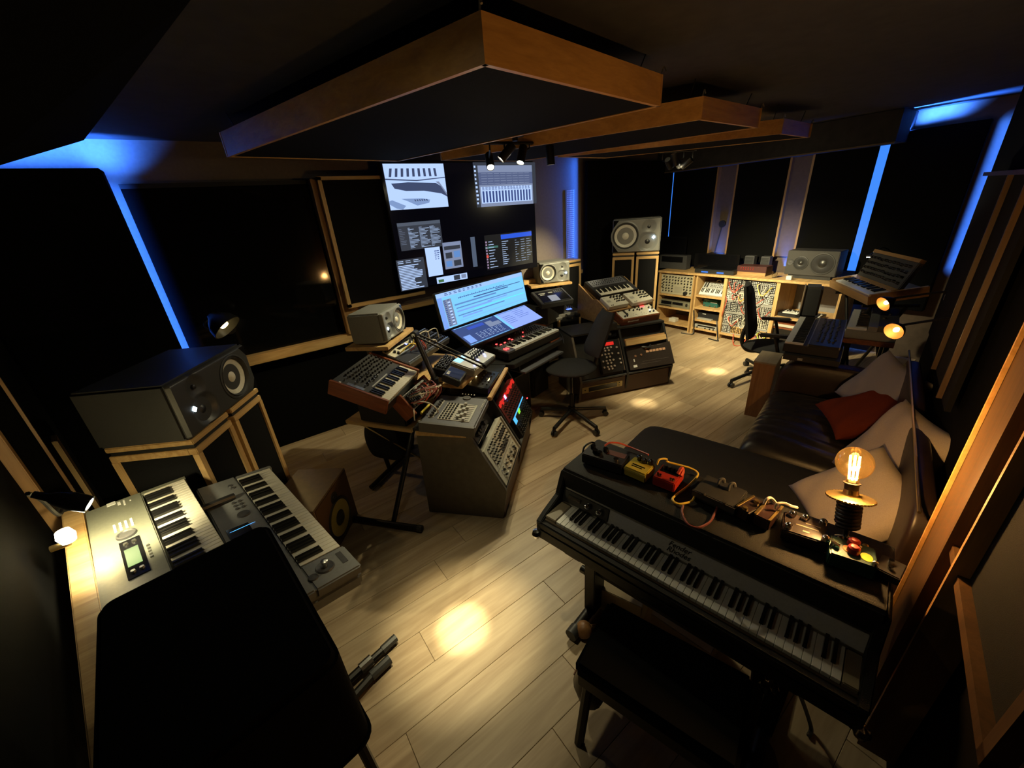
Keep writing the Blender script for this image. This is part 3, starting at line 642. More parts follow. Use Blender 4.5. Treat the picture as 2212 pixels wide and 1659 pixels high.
# ================================================================ COVERED AMPLIFIER near the camera
a=onz((205,1308),1.2); b=onz((566,1128),1.2); c=onz((746,1382),1.2)
u=(b-a).normalized(); v=Vector((u.y,-u.x,0)); W_=(b-a).length+.01; D_=(c-b).dot(v)+.03
T=Matrix((u,-v,Vector((0,0,1)))).transposed().to_4x4(); T.translation=a+u*W_/2+v*D_/2; T.translation.z=0
am_=thing('covered_amplifier','large black cloth covered box on thin legs filling the left foreground before the keyboards','amplifier',T)
def rbox(name,w,d,z0,z1,r,m,par):
    pts=[]
    for sx,sy,a0 in ((1,1,0),(-1,1,90),(-1,-1,180),(1,-1,270)):
        for k in range(6): an=radians(a0+k*18); pts.append((sx*(w/2-r)+r*cos(an),sy*(d/2-r)+r*sin(an)))
    return MB().prism(pts,z0,z1).build(name,m,par,bev=.012,seg=3)
rbox('cover',W_,D_,.905,1.2,.035,WFAB,am_)
rbox('cover_hem',W_+.012,D_+.012,.895,.925,.04,WFAB,am_)
MB().box(-W_/2+.02,-D_/2+.02,.875,W_/2-.02,D_/2-.02,.9).build('stand_frame',IRON,am_)
for sx in (-1,1):
    for sy in (-1,1): MB().tube([(sx*(W_/2-.03),sy*(D_/2-.03),.88),(sx*(W_/2-.005),sy*(D_/2+.01),0)],.012,8).build('leg',IRON,am_)
# ================================================================ FLOOR SPEAKER
M,w,d=frame((723,1167),(764,1113),0,(676,1106),.36,d=.33)
M2=M.copy(); fs=thing('floor_speaker','brown box speaker with a yellow woven cone standing on the floor by the silver keyboard','speaker',None)
ux=Vector((M.col[0].x,M.col[0].y,0)).normalized(); W_=.30; H_=.36; 
ob=onz((680,1108),.42); fr=Matrix((ux,Vector((0,0,1)),ux.cross(Vector((0,0,1))))).transposed().to_4x4()
A=onz((723,1167),0); top=onz((680,1106),.45); 
TLp=onz(q('K2',1220,690),.42); TRp=onz(q('K2',1520,265),.42); BLb=onz(q('K2',1050,235),.42)
ux=(TRp-TLp).normalized(); W_=(TRp-TLp).length; nrm=ux.cross(Vector((0,0,1))); dep=.34
fr=Matrix((ux,Vector((0,0,1)),nrm)).transposed().to_4x4(); fr.translation=(TLp+TRp)/2-nrm*dep; fr.translation.z=0
fs.matrix_world=fr; H_=.42
MB().box(-W_/2,0,0,W_/2,H_,dep).build('cabinet',mat('brown veneer',(.20,.14,.095),.4,noise=.1,scale=30),fs,bev=.003)
MB().box(-W_/2+.012,.012,dep-.001,W_/2-.012,H_-.012,dep+.006).build('baffle',mat('brown baffle',(.10,.055,.025),.6),fs)
Mw=Matrix.Translation((0,.17,dep+.006)); wr=min(W_*.40,.13)
MB(Mw).lathe([(wr*1.12,0),(wr*1.1,.006),(wr,.008),(wr*.94,.0)],36).build('surround',RUB,fs)
MB(Mw).lathe([(wr*.95,.002),(wr*.6,.0045),(wr*.4,.001)],36).build('cone',KEVL,fs)
MB(Mw).lathe([(wr*.42,.001),(wr*.3,.012),(0,.018)],24).build('dust_cap',RUB,fs)
MB(Matrix.Translation((0,.34,dep+.006))).lathe([(.04,0),(.038,.004),(.015,.0),(.012,.006),(0,.008)],24).build('tweeter',PLA,fs)
# ================================================================ TV WALL
def loc(M,px,z=0):   # a pixel's ray met with the plane z of a frame, in that frame
    return M.inverted()@onpl(px,M@Vector((0,0,z)),M.col[2].xyz)
def rect(M,pts,z=0):
    L_=[loc(M,p,z) for p in pts]; xs=sorted(p.x for p in L_); ys=sorted(p.y for p in L_)
    return (sum(xs[:2])/2,sum(ys[:2])/2,sum(xs[2:])/2,sum(ys[2:])/2)
def vface(p,u,z0=0):  # frame of a vertical face through p, x along u, y up
    u=Vector(u).normalized(); M=Matrix((u,Vector((0,0,1)),u.cross(Vector((0,0,1))))).transposed().to_4x4(); M.translation=Vector(p); return M
TVY=FWY-.27
ta=onax((828,352),1,TVY); tb_=onax((1158,345),1,TVY); tc=onax((862,632),1,TVY); td=onax((1155,577),1,TVY)
x0=(ta.x+tc.x)/2; x1=(tb_.x+td.x)/2; z0=(tc.z+td.z)/2; z1=(ta.z+tb_.z)/2
TM=vface(((x0+x1)/2,TVY,z0),(1,0,0))
tv=thing('television','very large black television on the front wall showing several windows','television',TM)
W_=x1-x0; H_=z1-z0
MB().box(-W_/2,0,-.05,W_/2,H_,.0).build('case',GLO,tv,bev=.004); MB().box(-.3,H_*.3,-.235,.3,H_*.7,-.05).build('wall_bracket',IRON,tv)
MB().box(-W_/2+.012,.012,.0,W_/2-.012,H_-.012,.002).build('screen',mat('tv screen',(.004,.004,.005),.15,emit=(.0012,.0012,.003),es=1),tv)
def win(root,M,pts,m,name='screen_window',z=.0022):
    r=rect(M,pts); MB().box(r[0],r[1],z,r[2],r[3],z+.0012).build(name,m,root); return r
def lines(root,r,rows,m,x0=.06,x1=.9,y0=.06,y1=.94,z=.0034,t=.35,rnd=.5,name='text_lines',cols=1):
    b=MB(); w=r[2]-r[0]; h=r[3]-r[1]
    for i in range(rows):
        y=r[1]+h*(y0+(y1-y0)*(i+.5)/rows); dy=h*(y1-y0)/rows*t/2
        for c in range(cols):
            a=x0+(x1-x0)*c/cols; e=x0+(x1-x0)*(c+1-(random.random()*rnd))/cols-.01
            b.box(r[0]+w*a,y-dy,z,r[0]+w*max(e,a+.02),y+dy,z+.0006)
    return b.build(name,m,root,stuff=True)
def sub(root,r,x0,y0,x1,y1,m,name,z=.0034):
    w=r[2]-r[0]; h=r[3]-r[1]
    return MB().box(r[0]+w*x0,r[1]+h*y0,z,r[0]+w*x1,r[1]+h*y1,z+.0006).build(name,m,root)
def poly(root,r,pts,m,name,z=.0034):
    w=r[2]-r[0]; h=r[3]-r[1]
    return MB().prism([(r[0]+w*x,r[1]+h*y) for x,y in pts],z,z+.0006).build(name,m,root)
# picture of white synth keys
r=win(tv,TM,[q('A',475,382),q('A',960,382),q('A',520,760),q('A',978,720)],E_LITW,'photo_window')
r0=r
PIC=glow('picture shadow blue',(.05,.07,.15),1); PIC2=glow('picture mid blue',(.22,.33,.60),1)
for i in range(9): poly(tv,r,[(.06+i*.095,.72),(.10+i*.095,.72),(.13+i*.09,.9),(.09+i*.09,.9)],PIC,'picture_key')
poly(tv,r,[(0,.66),(.5,.62),(1,.68),(1,.70),(.5,.645),(0,.69)],PIC,'picture_edge')
poly(tv,r,[(.08,.58),(.35,.6),(.82,.57),(.9,.5),(1,.27),(1,.24),(.9,.32),(.6,.40),(.3,.41),(.12,.47)],PIC,'picture_shadow')
poly(tv,r,[(.82,.6),(.88,.6),(1,.33),(1,.27),(.9,.5)],E_GRYW,'picture_bevel',.0042)
poly(tv,r,[(0,.2),(.05,.22),(.26,.08),(.2,.0),(.1,.03),(.0,.13)],PIC2,'picture_handle')
poly(tv,r,[(.2,.24),(.55,.23),(.68,.19),(.66,.12),(.45,.07),(.3,.18)],PIC2,'picture_recess')
for i in range(6): poly(tv,r,[(.42+i*.04,.17),(.44+i*.04,.17),(.43+i*.04,.21),(.41+i*.04,.21)],PIC,'picture_key',.0042)
# mixer window
r=win(tv,TM,[q('A',1195,378),q('A',1690,365),q('A',1210,740),q('A',1680,690)],E_GRYW,'mixer_window')
sub(tv,r,0,0,.06,1,E_DARK,'side_bar'); sub(tv,r,.94,0,1,1,E_DARK,'side_bar'); sub(tv,r,.06,.93,.94,1,E_DARK,'title_bar')
sub(tv,r,.06,.50,.94,.78,glow('slate inserts',(.09,.12,.24),1),'insert_area'); sub(tv,r,.08,.08,.92,.46,E_LITW,'fader_area')
b=MB(); w_=r[2]-r[0]; h_=r[3]-r[1]
for i in range(16): b.box(r[0]+w_*(.10+i*.051),r[1]+h_*.10,.0042,r[0]+w_*(.127+i*.051),r[1]+h_*.36,.0048)
b.build('fader_slots',E_NAVY,tv,stuff=True); lines(tv,r,4,E_NAVY,.1,.9,.38,.46,.0042,.5,.3,'button_rows',16); lines(tv,r,5,E_GRYW,.1,.9,.5,.78,.0042,.2,.1,'insert_rows',8)
lines(tv,r,10,E_LITW,.005,.05,.05,.95,.0042,.5,.4,'side_icons')
# file browser
r=win(tv,TM,[q('A',585,860),q('A',930,825),q('A',610,1085),q('A',938,1035)],E_DARK,'browser_window')
sub(tv,r,0,.88,1,1,E_GRYW,'title_bar',.0034).data.materials[0]=glow('dim bar',(.08,.1,.14),1)
lines(tv,r,16,E_LINE,.22,.98,.05,.82,.0036,.35,.8,'text_lines',3); lines(tv,r,10,glow('dim text',(.12,.15,.22),1),.02,.18,.2,.8,.0036,.3,.6)
# white window, plugin, strip
r=win(tv,TM,[q('A',810,1055),q('A',925,1040),q('A',825,1290),q('A',940,1260)],E_LITW,'white_window',.0045); lines(tv,r,5,E_NAVY,.6,.95,.55,.9,.0058,.4,.5,'text_marks',2)
r=win(tv,TM,[q('A',945,1015),q('A',1093,993),q('A',963,1230),q('A',1102,1198)],E_GRYW,'plugin_window'); sub(tv,r,.06,.72,.94,.86,E_DARK,'dark_field'); sub(tv,r,.1,.4,.45,.62,E_DARK,'dark_field'); sub(tv,r,.55,.4,.9,.65,E_MID,'dark_field'); sub(tv,r,.08,.08,.4,.3,E_MID,'dark_field'); sub(tv,r,.5,.08,.9,.3,E_DARK,'dark_field')
r=win(tv,TM,[q('A',1172,968),q('A',1205,962),q('A',1180,1208),q('A',1215,1200)],glow('strip grey',(.08,.11,.17),1),'meter_strip')
r=win(tv,TM,[q('A',893,1300),q('A',1138,1240),q('A',905,1343),q('A',1140,1292)],E_LITW,'transport_bar'); sub(tv,r,.05,.15,.22,.6,E_GRN,'green_field').data.materials[0]=glow('dim green',(.06,.16,.06),1); sub(tv,r,.55,.1,.75,.9,E_DARK,'dark_field'); sub(tv,r,.8,.2,.96,.85,E_GRYW,'dark_field')
r=win(tv,TM,[q('A',580,1155),q('A',800,1120),q('A',607,1405),q('A',818,1360)],E_DARK,'editor_window'); lines(tv,r,16,E_LITW,.04,.98,.02,.82,.0036,.55,.45); lines(tv,r,2,E_LINE,.05,.9,.86,.97,.0036,.4,.4,'title_text',3)
r=win(tv,TM,[q('A',1285,960),q('A',1655,905),q('A',1290,1245),q('A',1655,1160)],glow('dark app window',(.006,.007,.010),1),'app_window')
sub(tv,r,.33,.84,1,.97,glow('blue header',(.02,.10,.75),1),'blue_header'); lines(tv,r,12,E_LINE,.34,.5,.08,.8,.0036,.3,.5); lines(tv,r,10,E_LINE,.62,1,.1,.8,.0036,.15,.7,'text_lines',3); sub(tv,r,0,.62,.26,.68,glow('teal row',(.05,.16,.14),1),'teal_row')
lines(tv,r,10,glow('avatars',(.35,.25,.4),1),.01,.05,.03,.85,.0042,.6,.1,'row_icons'); lines(tv,r,10,E_LINE,.07,.24,.03,.85,.0036,.25,.6); sub(tv,r,.01,.36,.05,.44,E_RED,'red_icon',.0046).data.materials[0]=glow('red icon',(.8,.1,.08),1)
# speaker bracket above centre of TV
# ================================================================ DESK
DY=14.0
ua=Vector((cos(radians(DY)),sin(radians(DY)),0)); va=Vector((-ua.y,ua.x,0))
e0=onz((1105,784),.70); e1=onz((1215,740),.70); fo=(e0+e1)/2
DM=yawM((fo.x,fo.y,0),DY)
dk=thing('studio_desk','long black studio desk with wooden raised shelves between the two slanted racks','desk',DM)
DI=DM.inverted()
MB().prism([(-.38,0),(-.59,.40),(-.60,.84),(.93,.84),(.93,.45),(.76,.42),(.47,0)],.655,.70).build('desktop',BLK,dk,bev=.004)
MB().prism([(.30,.05),(.46,.05),(.74,.43),(.90,.47),(.90,.75),(.30,.75)],.70,.712).build('desktop_inlay',MAHX,dk)
for x in (-.595,.88): MB().box(x,.50,0,x+.03,.83,.655).build('side_panel',BLK,dk)
MB().box(-.565,.78,.1,.88,.81,.655).build('back_panel',BLK,dk)
MB().box(-.30,-.06,.585,.36,.30,.605).build('keyboard_tray',GREYP,dk,bev=.003)
for x in (-.31,.35): MB().box(x,0,.60,x+.015,.3,.655).build('tray_rail',IRON,dk)
def shelfpoly(pts,z,t,name,m,par,I):
    return MB().prism([tuple((I@onz(p,z))[:2]) for p in pts],z-t,z).build(name,m,par,bev=.003)
# left speaker shelf (under the small left monitor)
M,w,d=frame(q('L',1345,1035),q('L',1690,780),1.17,q('L',1215,485),.28)
fl_=M.translation.copy(); ul=M.col[0].xyz; nl=M.col[2].xyz
s_l=thing('studio_monitor','small grey three way speaker on its side on the wooden shelf left of the monitors','speaker',M); speaker3(s_l,w,d,.28)
pts=[fl_+ul*(-w/2-.05)+nl*.30,fl_+ul*(w/2+.10)+nl*.30,fl_+ul*(w/2+.10)-nl*.02,fl_+ul*(-w/2-.05)-nl*.04]
zs=fl_.z-d/2-.003
MB().prism([tuple((DI@p)[:2]) for p in pts],zs-.03,zs).build('speaker_shelf',PINE,dk,bev=.004)
c0=DI@(fl_+nl*.14)
c0=DI@(fl_+nl*.03)+Vector((.12,.06,0)); MB().box(c0.x-.10,c0.y-.04,0,c0.x+.10,c0.y+.05,zs-.03).build('shelf_pillar',BLK,dk)
# right speaker and shelf
M,w,d=frame(q('M',520,610),q('M',1240,520),1.10,q('M',500,105),.28)
fr_=M.translation.copy(); ur=M.col[0].xyz; nr=M.col[2].xyz
s_r=thing('studio_monitor','small grey three way speaker on its side on the wooden shelf right of the monitors','speaker',M); speaker3(s_r,w,d,.28,flip=True)
zs=fr_.z-d/2-.003
pts=[fr_+ur*(-w/2-.14)+nr*.33,fr_+ur*(w/2)+nr*.34,fr_+ur*(w/2+.02)-nr*.02,fr_+ur*(-w/2-.12)-nr*.02]
MB().prism([tuple((DI@p)[:2]) for p in pts],zs-.03,zs).build('speaker_shelf',PINE,dk,bev=.004)
c0=DI@(fr_+nr*.14); c0=DI@(fr_+nr*.03); MB().box(c0.x-.12,c0.y-.03,.712,c0.x+.12,c0.y+.02,zs-.03).build('shelf_pillar',BLK,dk)
# black framed box behind right speaker
A=onz(q('M',1245,700),.9); 
tp1=onax(q('M',1660,25),1,3.72); tp0=onax(q('M',1245,150),1,3.72)
pedestal('speaker_pedestal','black box with thin pale wooden edges standing behind the small right speaker',yawM(((tp0.x+tp1.x)/2+.03,4.03,0),-3),(tp1-tp0).length+.1,.2,tp1.z)
# ---- monitors
M,w,d=frame((961,713),(1139,650),1.06,(940,637),.03)
mo=thing('ultrawide_monitor','bright ultrawide monitor with a pale blue music timeline in the middle of the desk','monitor',M)
MB().box(-w/2-.012,-d/2-.014,0,w/2+.012,d/2+.012,.029).build('case',PLA,mo,bev=.003)
MB().box(-w/2,-d/2,.029,w/2,d/2,.0305).build('screen',E_DAW,mo)
r=(-w/2,-d/2,w/2,d/2)
sub(mo,r,0,.88,1,1,glow('toolbar blue',(.34,.55,.95),1.1),'toolbar',.031); lines(mo,r,2,E_TXT,.08,.5,.9,.98,.0318,.5,.6,'toolbar_icons',9)
sub(mo,r,0,.0,.045,.88,E_DAW2,'track_list',.031); sub(mo,r,.05,.04,.13,.80,E_GRYW,'track_headers',.031); lines(mo,r,14,E_TXT,.055,.125,.05,.8,.0318,.5,.5,'track_names',2)
lines(mo,r,8,E_LITW,.09,.125,.05,.75,.0322,.5,.1,'track_lights')
for i,(a,y,e,m) in enumerate([(.2,.74,.72,E_MID),(.36,.64,.78,E_TXT),(.15,.56,.62,E_MID),(.62,.70,.95,E_TXT),(.16,.46,.98,E_MID),(.16,.36,.55,E_DAW2),(.34,.30,.98,glow('cyan clip',(.10,.75,1),1.3)),(.16,.24,.7,E_MID),(.2,.17,.42,E_DAW2),(.16,.1,.98,glow('soft bar',(.22,.48,.95),1.1)),(.5,.40,.75,E_DAW2)]):
    sub(mo,r,a,y,e,y+.022+.01*(i%3),m,'audio_clip',.031)
b=MB()
for i in range(26): x=r[0]+w*(.2+i*.021); b.box(x,r[1]+d*.735,.0318,x+w*.006,r[1]+d*(.765+.02*(i%2)),.0324)
b.build('note_marks',E_TXT,mo,stuff=True)
MB().box(-.12,-.1,-.09,.12,.1,0).build('back_housing',PLA,mo)
zf=M.translation.z-.70
stM=DI@M
m2=thing('monitor_stand','black stand arm carrying the ultrawide monitor above the desk','stand',DM@Matrix.Translation((stM.translation.x,stM.translation.y+.17,.70)))
MB().box(-.12,-.08,0,.12,.10,.015).build('base',PLA,m2,bev=.003); MB().tube([(0,.0,.015),(0,-.10,zf+.0)],.025,10).build('column',PLA,m2)
M,w,d=frame((1018,747),(1172,686),.93,(975,713),.035)
m3=thing('touch_monitor','tilted lower touchscreen monitor with a dark window and a white document','monitor',M)
MB().box(-w/2-.008,-d/2-.008,0,w/2+.008,d/2+.008,.034).build('case',PLA,m3,bev=.003)
MB().box(-w/2,-d/2,.034,w/2,d/2,.0355).build('screen',E_NAVY,m3)
r=(-w/2,-d/2,w/2,d/2)
sub(m3,r,.535,.0,1,1,glow('document page',(.28,.40,1.0),1.15),'document',.036); rr=(r[0]+w*.535,r[1],r[2],r[3]); lines(m3,rr,5,E_TXT,.12,.42,.28,.78,.0368,.16,.3,'text_lines'); lines(m3,rr,5,E_TXT,.48,.88,.4,.9,.0368,.14,.3,'text_lines')
sub(m3,rr,0,0,.07,1,E_DAW,'page_margin',.0368); sub(m3,rr,.0,.94,1,.975,E_MID,'page_toolbar',.0368)
sub(m3,r,.36,.50,.52,.82,E_GRYW,'key_window',.036); sub(m3,r,.44,.7,.52,.9,E_NAVY,'dark_field',.0366)
sub(m3,r,.0,.02,.5,.04,E_DAW,'bottom_line',.036); sub(m3,r,.02,.96,.5,.98,E_DAW,'top_line',.036); sub(m3,r,.14,.72,.34,.86,glow('blue clip',(.03,.08,.55),1),'blue_clip',.036); sub(m3,r,.02,.1,.1,.5,E_DAW2,'side_field',.036)
lines(m3,r,5,E_LINE,.16,.5,.12,.48,.0366,.25,.6,'dot_rows',7)
ts=DI@M
MB().box(ts.translation.x-.25,ts.translation.y+.02,.70,ts.translation.x+.25,ts.translation.y+.10,M.translation.z-.045).build('screen_riser',BLK,dk)
# ---- desk synth with red lamps
M,w,d=frame((1098,762),(1209,712),.80,(1037,745),.084)
ds=thing('desk_synthesizer','grey desk synthesizer with glowing red buttons and small keys in front of the touchscreen','synthesizer',M)
MB().box(-w/2,-d/2,0,w/2,-d/2+.13,.07).box(-w/2,-d/2+.13,0,w/2,d/2,.088).build('case',PLA,ds,bev=.004); MB().box(-w/2+.006,-d/2+.135,.088,w/2-.006,d/2-.004,.0885).build('panel_face',GREYP,ds)
MB().box(-w/2,-d/2,.07,-w/2+.10,-d/2+.13,.088).build('wheel_block',GREYP,ds)
keys(ds,-w/2+.105,-d/2+.004,.09,30,(w-.115)/30,.122,.08,0,False,WHITEK)
knobs(ds,gridpts(-w/2+.04,w/2-.04,22,-d/2+.15,d/2-.02,5,.003),.006,.012,.088,PLA,'knobs',8)
plates(ds,'red_buttons',[(-w/2+x*w,-d/2+y*d,-w/2+x*w+.018,-d/2+y*d+.012) for x,y in ((.12,.5),(.2,.52),(.33,.62),(.33,.52),(.5,.45),(.1,.62),(.62,.68))],.088,.094,E_RED,True)
plates(ds,'wheel_lights',[(-w/2+.03,-d/2+.05,-w/2+.04,-d/2+.09),(-w/2+.06,-d/2+.05,-w/2+.07,-d/2+.09)],.088,.096,E_RED,True)
# ---- right hand devices
M,w,d=frame(q('M',560,1080),q('M',1330,945),.97,q('M',290,780),.07)
ws=thing('sampler_workstation','black sampler workstation with a small grey screen and silver edge trims right of the monitors','workstation',M)
MB().box(-w/2,-d/2,0,w/2,d/2,.066).build('case',CHAR,ws,bev=.006)
MB().box(-w/2+.04,-d/2+.015,.066,w/2-.03,d/2-.03,.07).build('faceplate',GLO,ws)
MB().box(-w/2+.04,d/2-.032,.07,w/2-.04,d/2-.024,.078).build('top_trim',STEEL,ws); MB().box(-w/2+.04,-d/2+.012,.07,w/2-.04,-d/2+.02,.078).build('front_trim',STEEL,ws); MB().box(w/2-.035,-d/2+.02,.07,w/2-.028,d/2-.03,.078).build('side_trim',STEEL,ws)
r=rect(M,[q('M',735,880),q('M',920,840),q('M',780,1030),q('M',980,985)],.07); MB().box(r[0],r[1],.07,r[2],r[3],.075).build('display',glow('grey lcd',(.38,.40,.46),.8),ws)
knobs(ws,gridpts(w*.12,w*.36,4,d*.15,d*.33,2),.009,.006,.07,STEEL,'pads'); plates(ws,'panel_print',[(-w*.35,d*.2,-w*.15,d*.25),(-w*.05,d*.2,w*.08,d*.26),(-w*.33,d*.1,-w*.2,d*.16)],.07,.0712,SILV,True)
MB().box((DI@M.translation).x-.2,(DI@M.translation).y-.08,.712,(DI@M.translation).x+.2,(DI@M.translation).y+.1,M.translation.z-.05).build('device_riser',BLK,dk)
M,w,d=frame(q('M',860,1345),q('M',1500,1215),.78,q('M',620,1225),.05)
mx=thing('small_mixer','small silver and grey mixer with a blue light in front of the sampler','mixer',M)
MB().box(-w/2,-d/2,0,w/2,d/2,.048).build('case',SILV,mx,bev=.004); MB().box(-w*.1,-d/2+.01,.048,w/2-.01,d/2-.01,.05).build('faceplate',GREYP,mx)
knobs(mx,gridpts(-w*.3,w*.1,5,-d*.35,d*.4,3),.009,.016,.05,STEEL,'knobs'); knobs(mx,gridpts(w*.12,w*.45,5,d*.05,d*.42,2),.009,.016,.05,STEEL,'knobs')
plates(mx,'blue_light',[(w*.1,-d*.1,w*.32,d*.05)],.05,.053,glow('soft blue light',(.1,.2,1),2.5))
M,w,d=frame(q('M',1590,1300),q('M',1815,1255),.775,q('M',1585,1000),.14)
cp=thing('preamp_box','small black upright box with rows of silver knobs right of the small mixer','audio box',M)
MB().box(-w/2-.012,-d/2-.012,0,w/2+.012,d/2+.015,.138).build('case',BLK,cp,bev=.004); MB().box(-w/2,-d/2,.138,w/2,d/2,.14).build('faceplate',mat('dark grey faceplate',(.10,.10,.10),.5),cp)
knobs(cp,gridpts(-w*.42,w*.42,5,-d*.1,d*.42,3),.005,.014,.14,STEEL,'knobs'); knobs(cp,gridpts(-w*.42,w*.42,5,-d*.45,-d*.15,2),.004,.008,.14,IRON,'switches')
M,w,d=frame(q('M',930,1440),q('M',1060,1395),.74,q('M',790,1350),.03)
o=MB(M).box(-w/2,-d/2,0,w/2,d/2,.03).build('interface_box',SILV,None,bev=.004); tag(o,'tiny pale box lying at the front of the small mixer','box')
hp=onz(q('M',1320,1340),.75); t=thing('headphones','dark headphones lying on the wooden desk strip beside the black preamp box','headphones',(hp.x,hp.y,.713))
for sx in (-1,1): MB(Matrix.Translation((sx*.07,0,.03))).lathe([(0,-.02),(.04,-.018),(.045,0),(.038,.02),(0,.024)],16).build('ear_cup',PLA,t)
MB().tube(curve([(-.07,0,.04),(-.06,.09,.05),(0,.13,.05),(.06,.09,.05),(.07,0,.04)]),.009).build('headband',PLA,t)
cb=onz((1190,725),.72); o=MB().tube(curve([onz((1168,695),.74),onz((1190,708),.73),onz((1212,722),.72),onz((1218,742),.715)]),.006).build('cable',CBLK); tag(o,'black cable lying on the desk right of the red lit synthesizer','cable')
pc=onz((1186,875),0)
M=yawM(DM@Vector((-.05,.22,0)),DY); t=thing('computer_tower','black computer tower with grey edges under the desk, small red standby light','computer',M)
MB().box(-.12,-.02,0,.12,.42,.44).build('case',PLA,t,bev=.006); MB().box(-.11,-.03,.012,.11,-.02,.43).build('front_panel',BLK,t)
for sx in (-1,1): MB().box(sx*.115-.006,-.034,.0,sx*.115+.006,-.02,.44).build('edge_rail',CHAR,t)
MB().box(-.115,-.034,.432,.115,-.02,.444).build('edge_rail',CHAR,t); MB().bx(.06,-.032,.14,.012,.006,.012).build('power_light',E_RED,t)
M=yawM(DM@Vector((.42,.30,0)),DY); t=thing('computer_tower','plain black equipment case deep under the desk behind the swivel chair','computer',M); MB().box(-.15,0,0,.15,.28,.5).build('case',BLK,t,bev=.006); MB().box(-.13,-.012,.02,.13,0,.48).build('front_panel',PLA,t)
# ================================================================ LEFT RACK
ra=Vector((.73,2.26,0)); rb=Vector((1.16,1.78,0)); sd=(rb-ra).normalized(); ru=Vector((-sd.y,sd.x,0)); 
RLM=Matrix((ru,-sd,Vector((0,0,1)))).transposed().to_4x4(); RLM.translation=ra
RW=1.16
prof=[(-.0,0),(-.565,0),(-.61,.245),(-.385,.695),(-.02,.70)]
def rack(name,label,M,RW,woodedge,cut=.03):
    t=thing(name,label,'equipment rack',M)
    Mp=Matrix(((0,0,1,0),(1,0,0,0),(0,1,0,0),(0,0,0,1)))
    for x in (0,RW/2-.012,RW-.025): MB().prism(prof,x,x+.025,Mp).build('side_panel',mat('rack side panel',(.095,.082,.066),.55,noise=.15,scale=20) if x==0 else BLK,t,bev=.002)
    inn=[(-.03,.05),(-.50,.05),(-.53,.235),(-.315,.66),(-.03,.66)]
    MB().prism(inn,.025,RW-.025,Mp).build('inner_box',BLK,t)
    MB().box(.0,-.385,.695,RW,-.0,.715).build('top_board',BLK,t)
    MB().box(.025,-.575,.02,RW-.025,-.555,.21).build('kick_board',mat('rack kick board',(.06,.03,.018),.5),t)
    MB().box(.025,-.605,.235,RW-.025,-.58,.25).build('front_rail',CHAR,t)
    return t
RL=rack('slanted_rack','slanted black equipment rack left of the chair, holding a cream panel of knobs','' or RLM,RW,True)
MB().box(-.004,-.37,.665,-.0,-.02,.70).build('wood_edge',PINE,RL)
o0=ra+sd*.61+Vector((0,0,.245)); o1=ra+sd*.385+Vector((0,0,.695)); up=(o1-o0).normalized(); SL=(o1-o0).length
FM=Matrix((ru,up,ru.cross(up))).transposed().to_4x4(); FM.translation=o0
def slot(M,root_name,label,cat,pts,th=.05,m=None,out=.004):
    r=rect(M,pts); r=list(r); b1=(r[0]+r[2])/2<.58; r[0]=max(r[0],.028 if b1 else .597); r[2]=min(r[2],.564 if b1 else 1.13); r[1]=max(r[1],.022); cx,cy=(r[0]+r[2])/2,(r[1]+r[3])/2; T=M@Matrix.Translation((cx,cy,out-th)); t=thing(root_name,label,cat,T); w,h=r[2]-r[0],r[3]-r[1]
    MB().box(-w/2,-h/2,0,w/2,h/2,th).build('faceplate',m or CREAM,t,bev=.002); return t,w,h,th
t,w,h,z=slot(FM,'module_synth','wide cream module panel with black knobs in the lower near bay of the left rack','rack unit',[q('J',1290,1035),q('J',1545,590),q('J',1890,965),q('J',1695,1500)],m=CREAM)
MB().box(-w/2,-h*.11,z,w/2,-h*.09,z+.003).build('panel_joint',SILV,t); MB().box(w*.47,-h/2,z,w/2,h/2,z+.012).build('side_rail',SILV,t)
MB().box(w*.10,h*.18,z,w*.42,h*.30,z+.002).build('dark_inset',CHAR,t); MB().box(-w*.05,-h*.06,z,w*.28,h*.07,z+.002).build('dark_inset',CHAR,t)
knobs(t,gridpts(-w*.42,w*.42,12,-h*.05,h*.46,5,.004),.0065,.014,z,PLA,'knobs',8); knobs(t,gridpts(-w*.42,w*.42,9,-h*.45,-h*.15,3,.004),.006,.010,z,SILV,'buttons',8); knobs(t,gridpts(-w*.4,w*.4,5,-h*.4,-h*.2,2,.01),.009,.016,z,PLA,'large_knobs',10)
MB().box(w*.12,-h*.44,z,w*.34,-h*.38,z+.004).build('display',GLO,t); MB().box(-w*.35,-h*.45,z,w*.06,-h*.40,z+.004).build('white_strip',WHT,t)
t,w,h,z=slot(FM,'rack_drawer','dark blue grey drawer unit at the top of the near bay of the left rack','rack unit',[q('J',1100,830),q('J',1330,560),q('J',1390,640),q('J',1225,950)],m=GREYP)
MB().box(-w/2,-h*.5,z,w/2,-h*.44,z+.006).build('lower_lip',STEEL,t); knobs(t,gridpts(-w*.4,w*.4,6,0,h*.4,2,.01),.013,.03,z,PLA,'knobs',10)
t,w,h,z=slot(FM,'red_synth_module','dark synth module lit red along its top in the far bay of the left rack','rack unit',[q('J',1490,350),q('J',1740,5),q('J',1870,235),q('J',1700,575)],m=mat('dark red panel',(.10,.012,.010),.45))
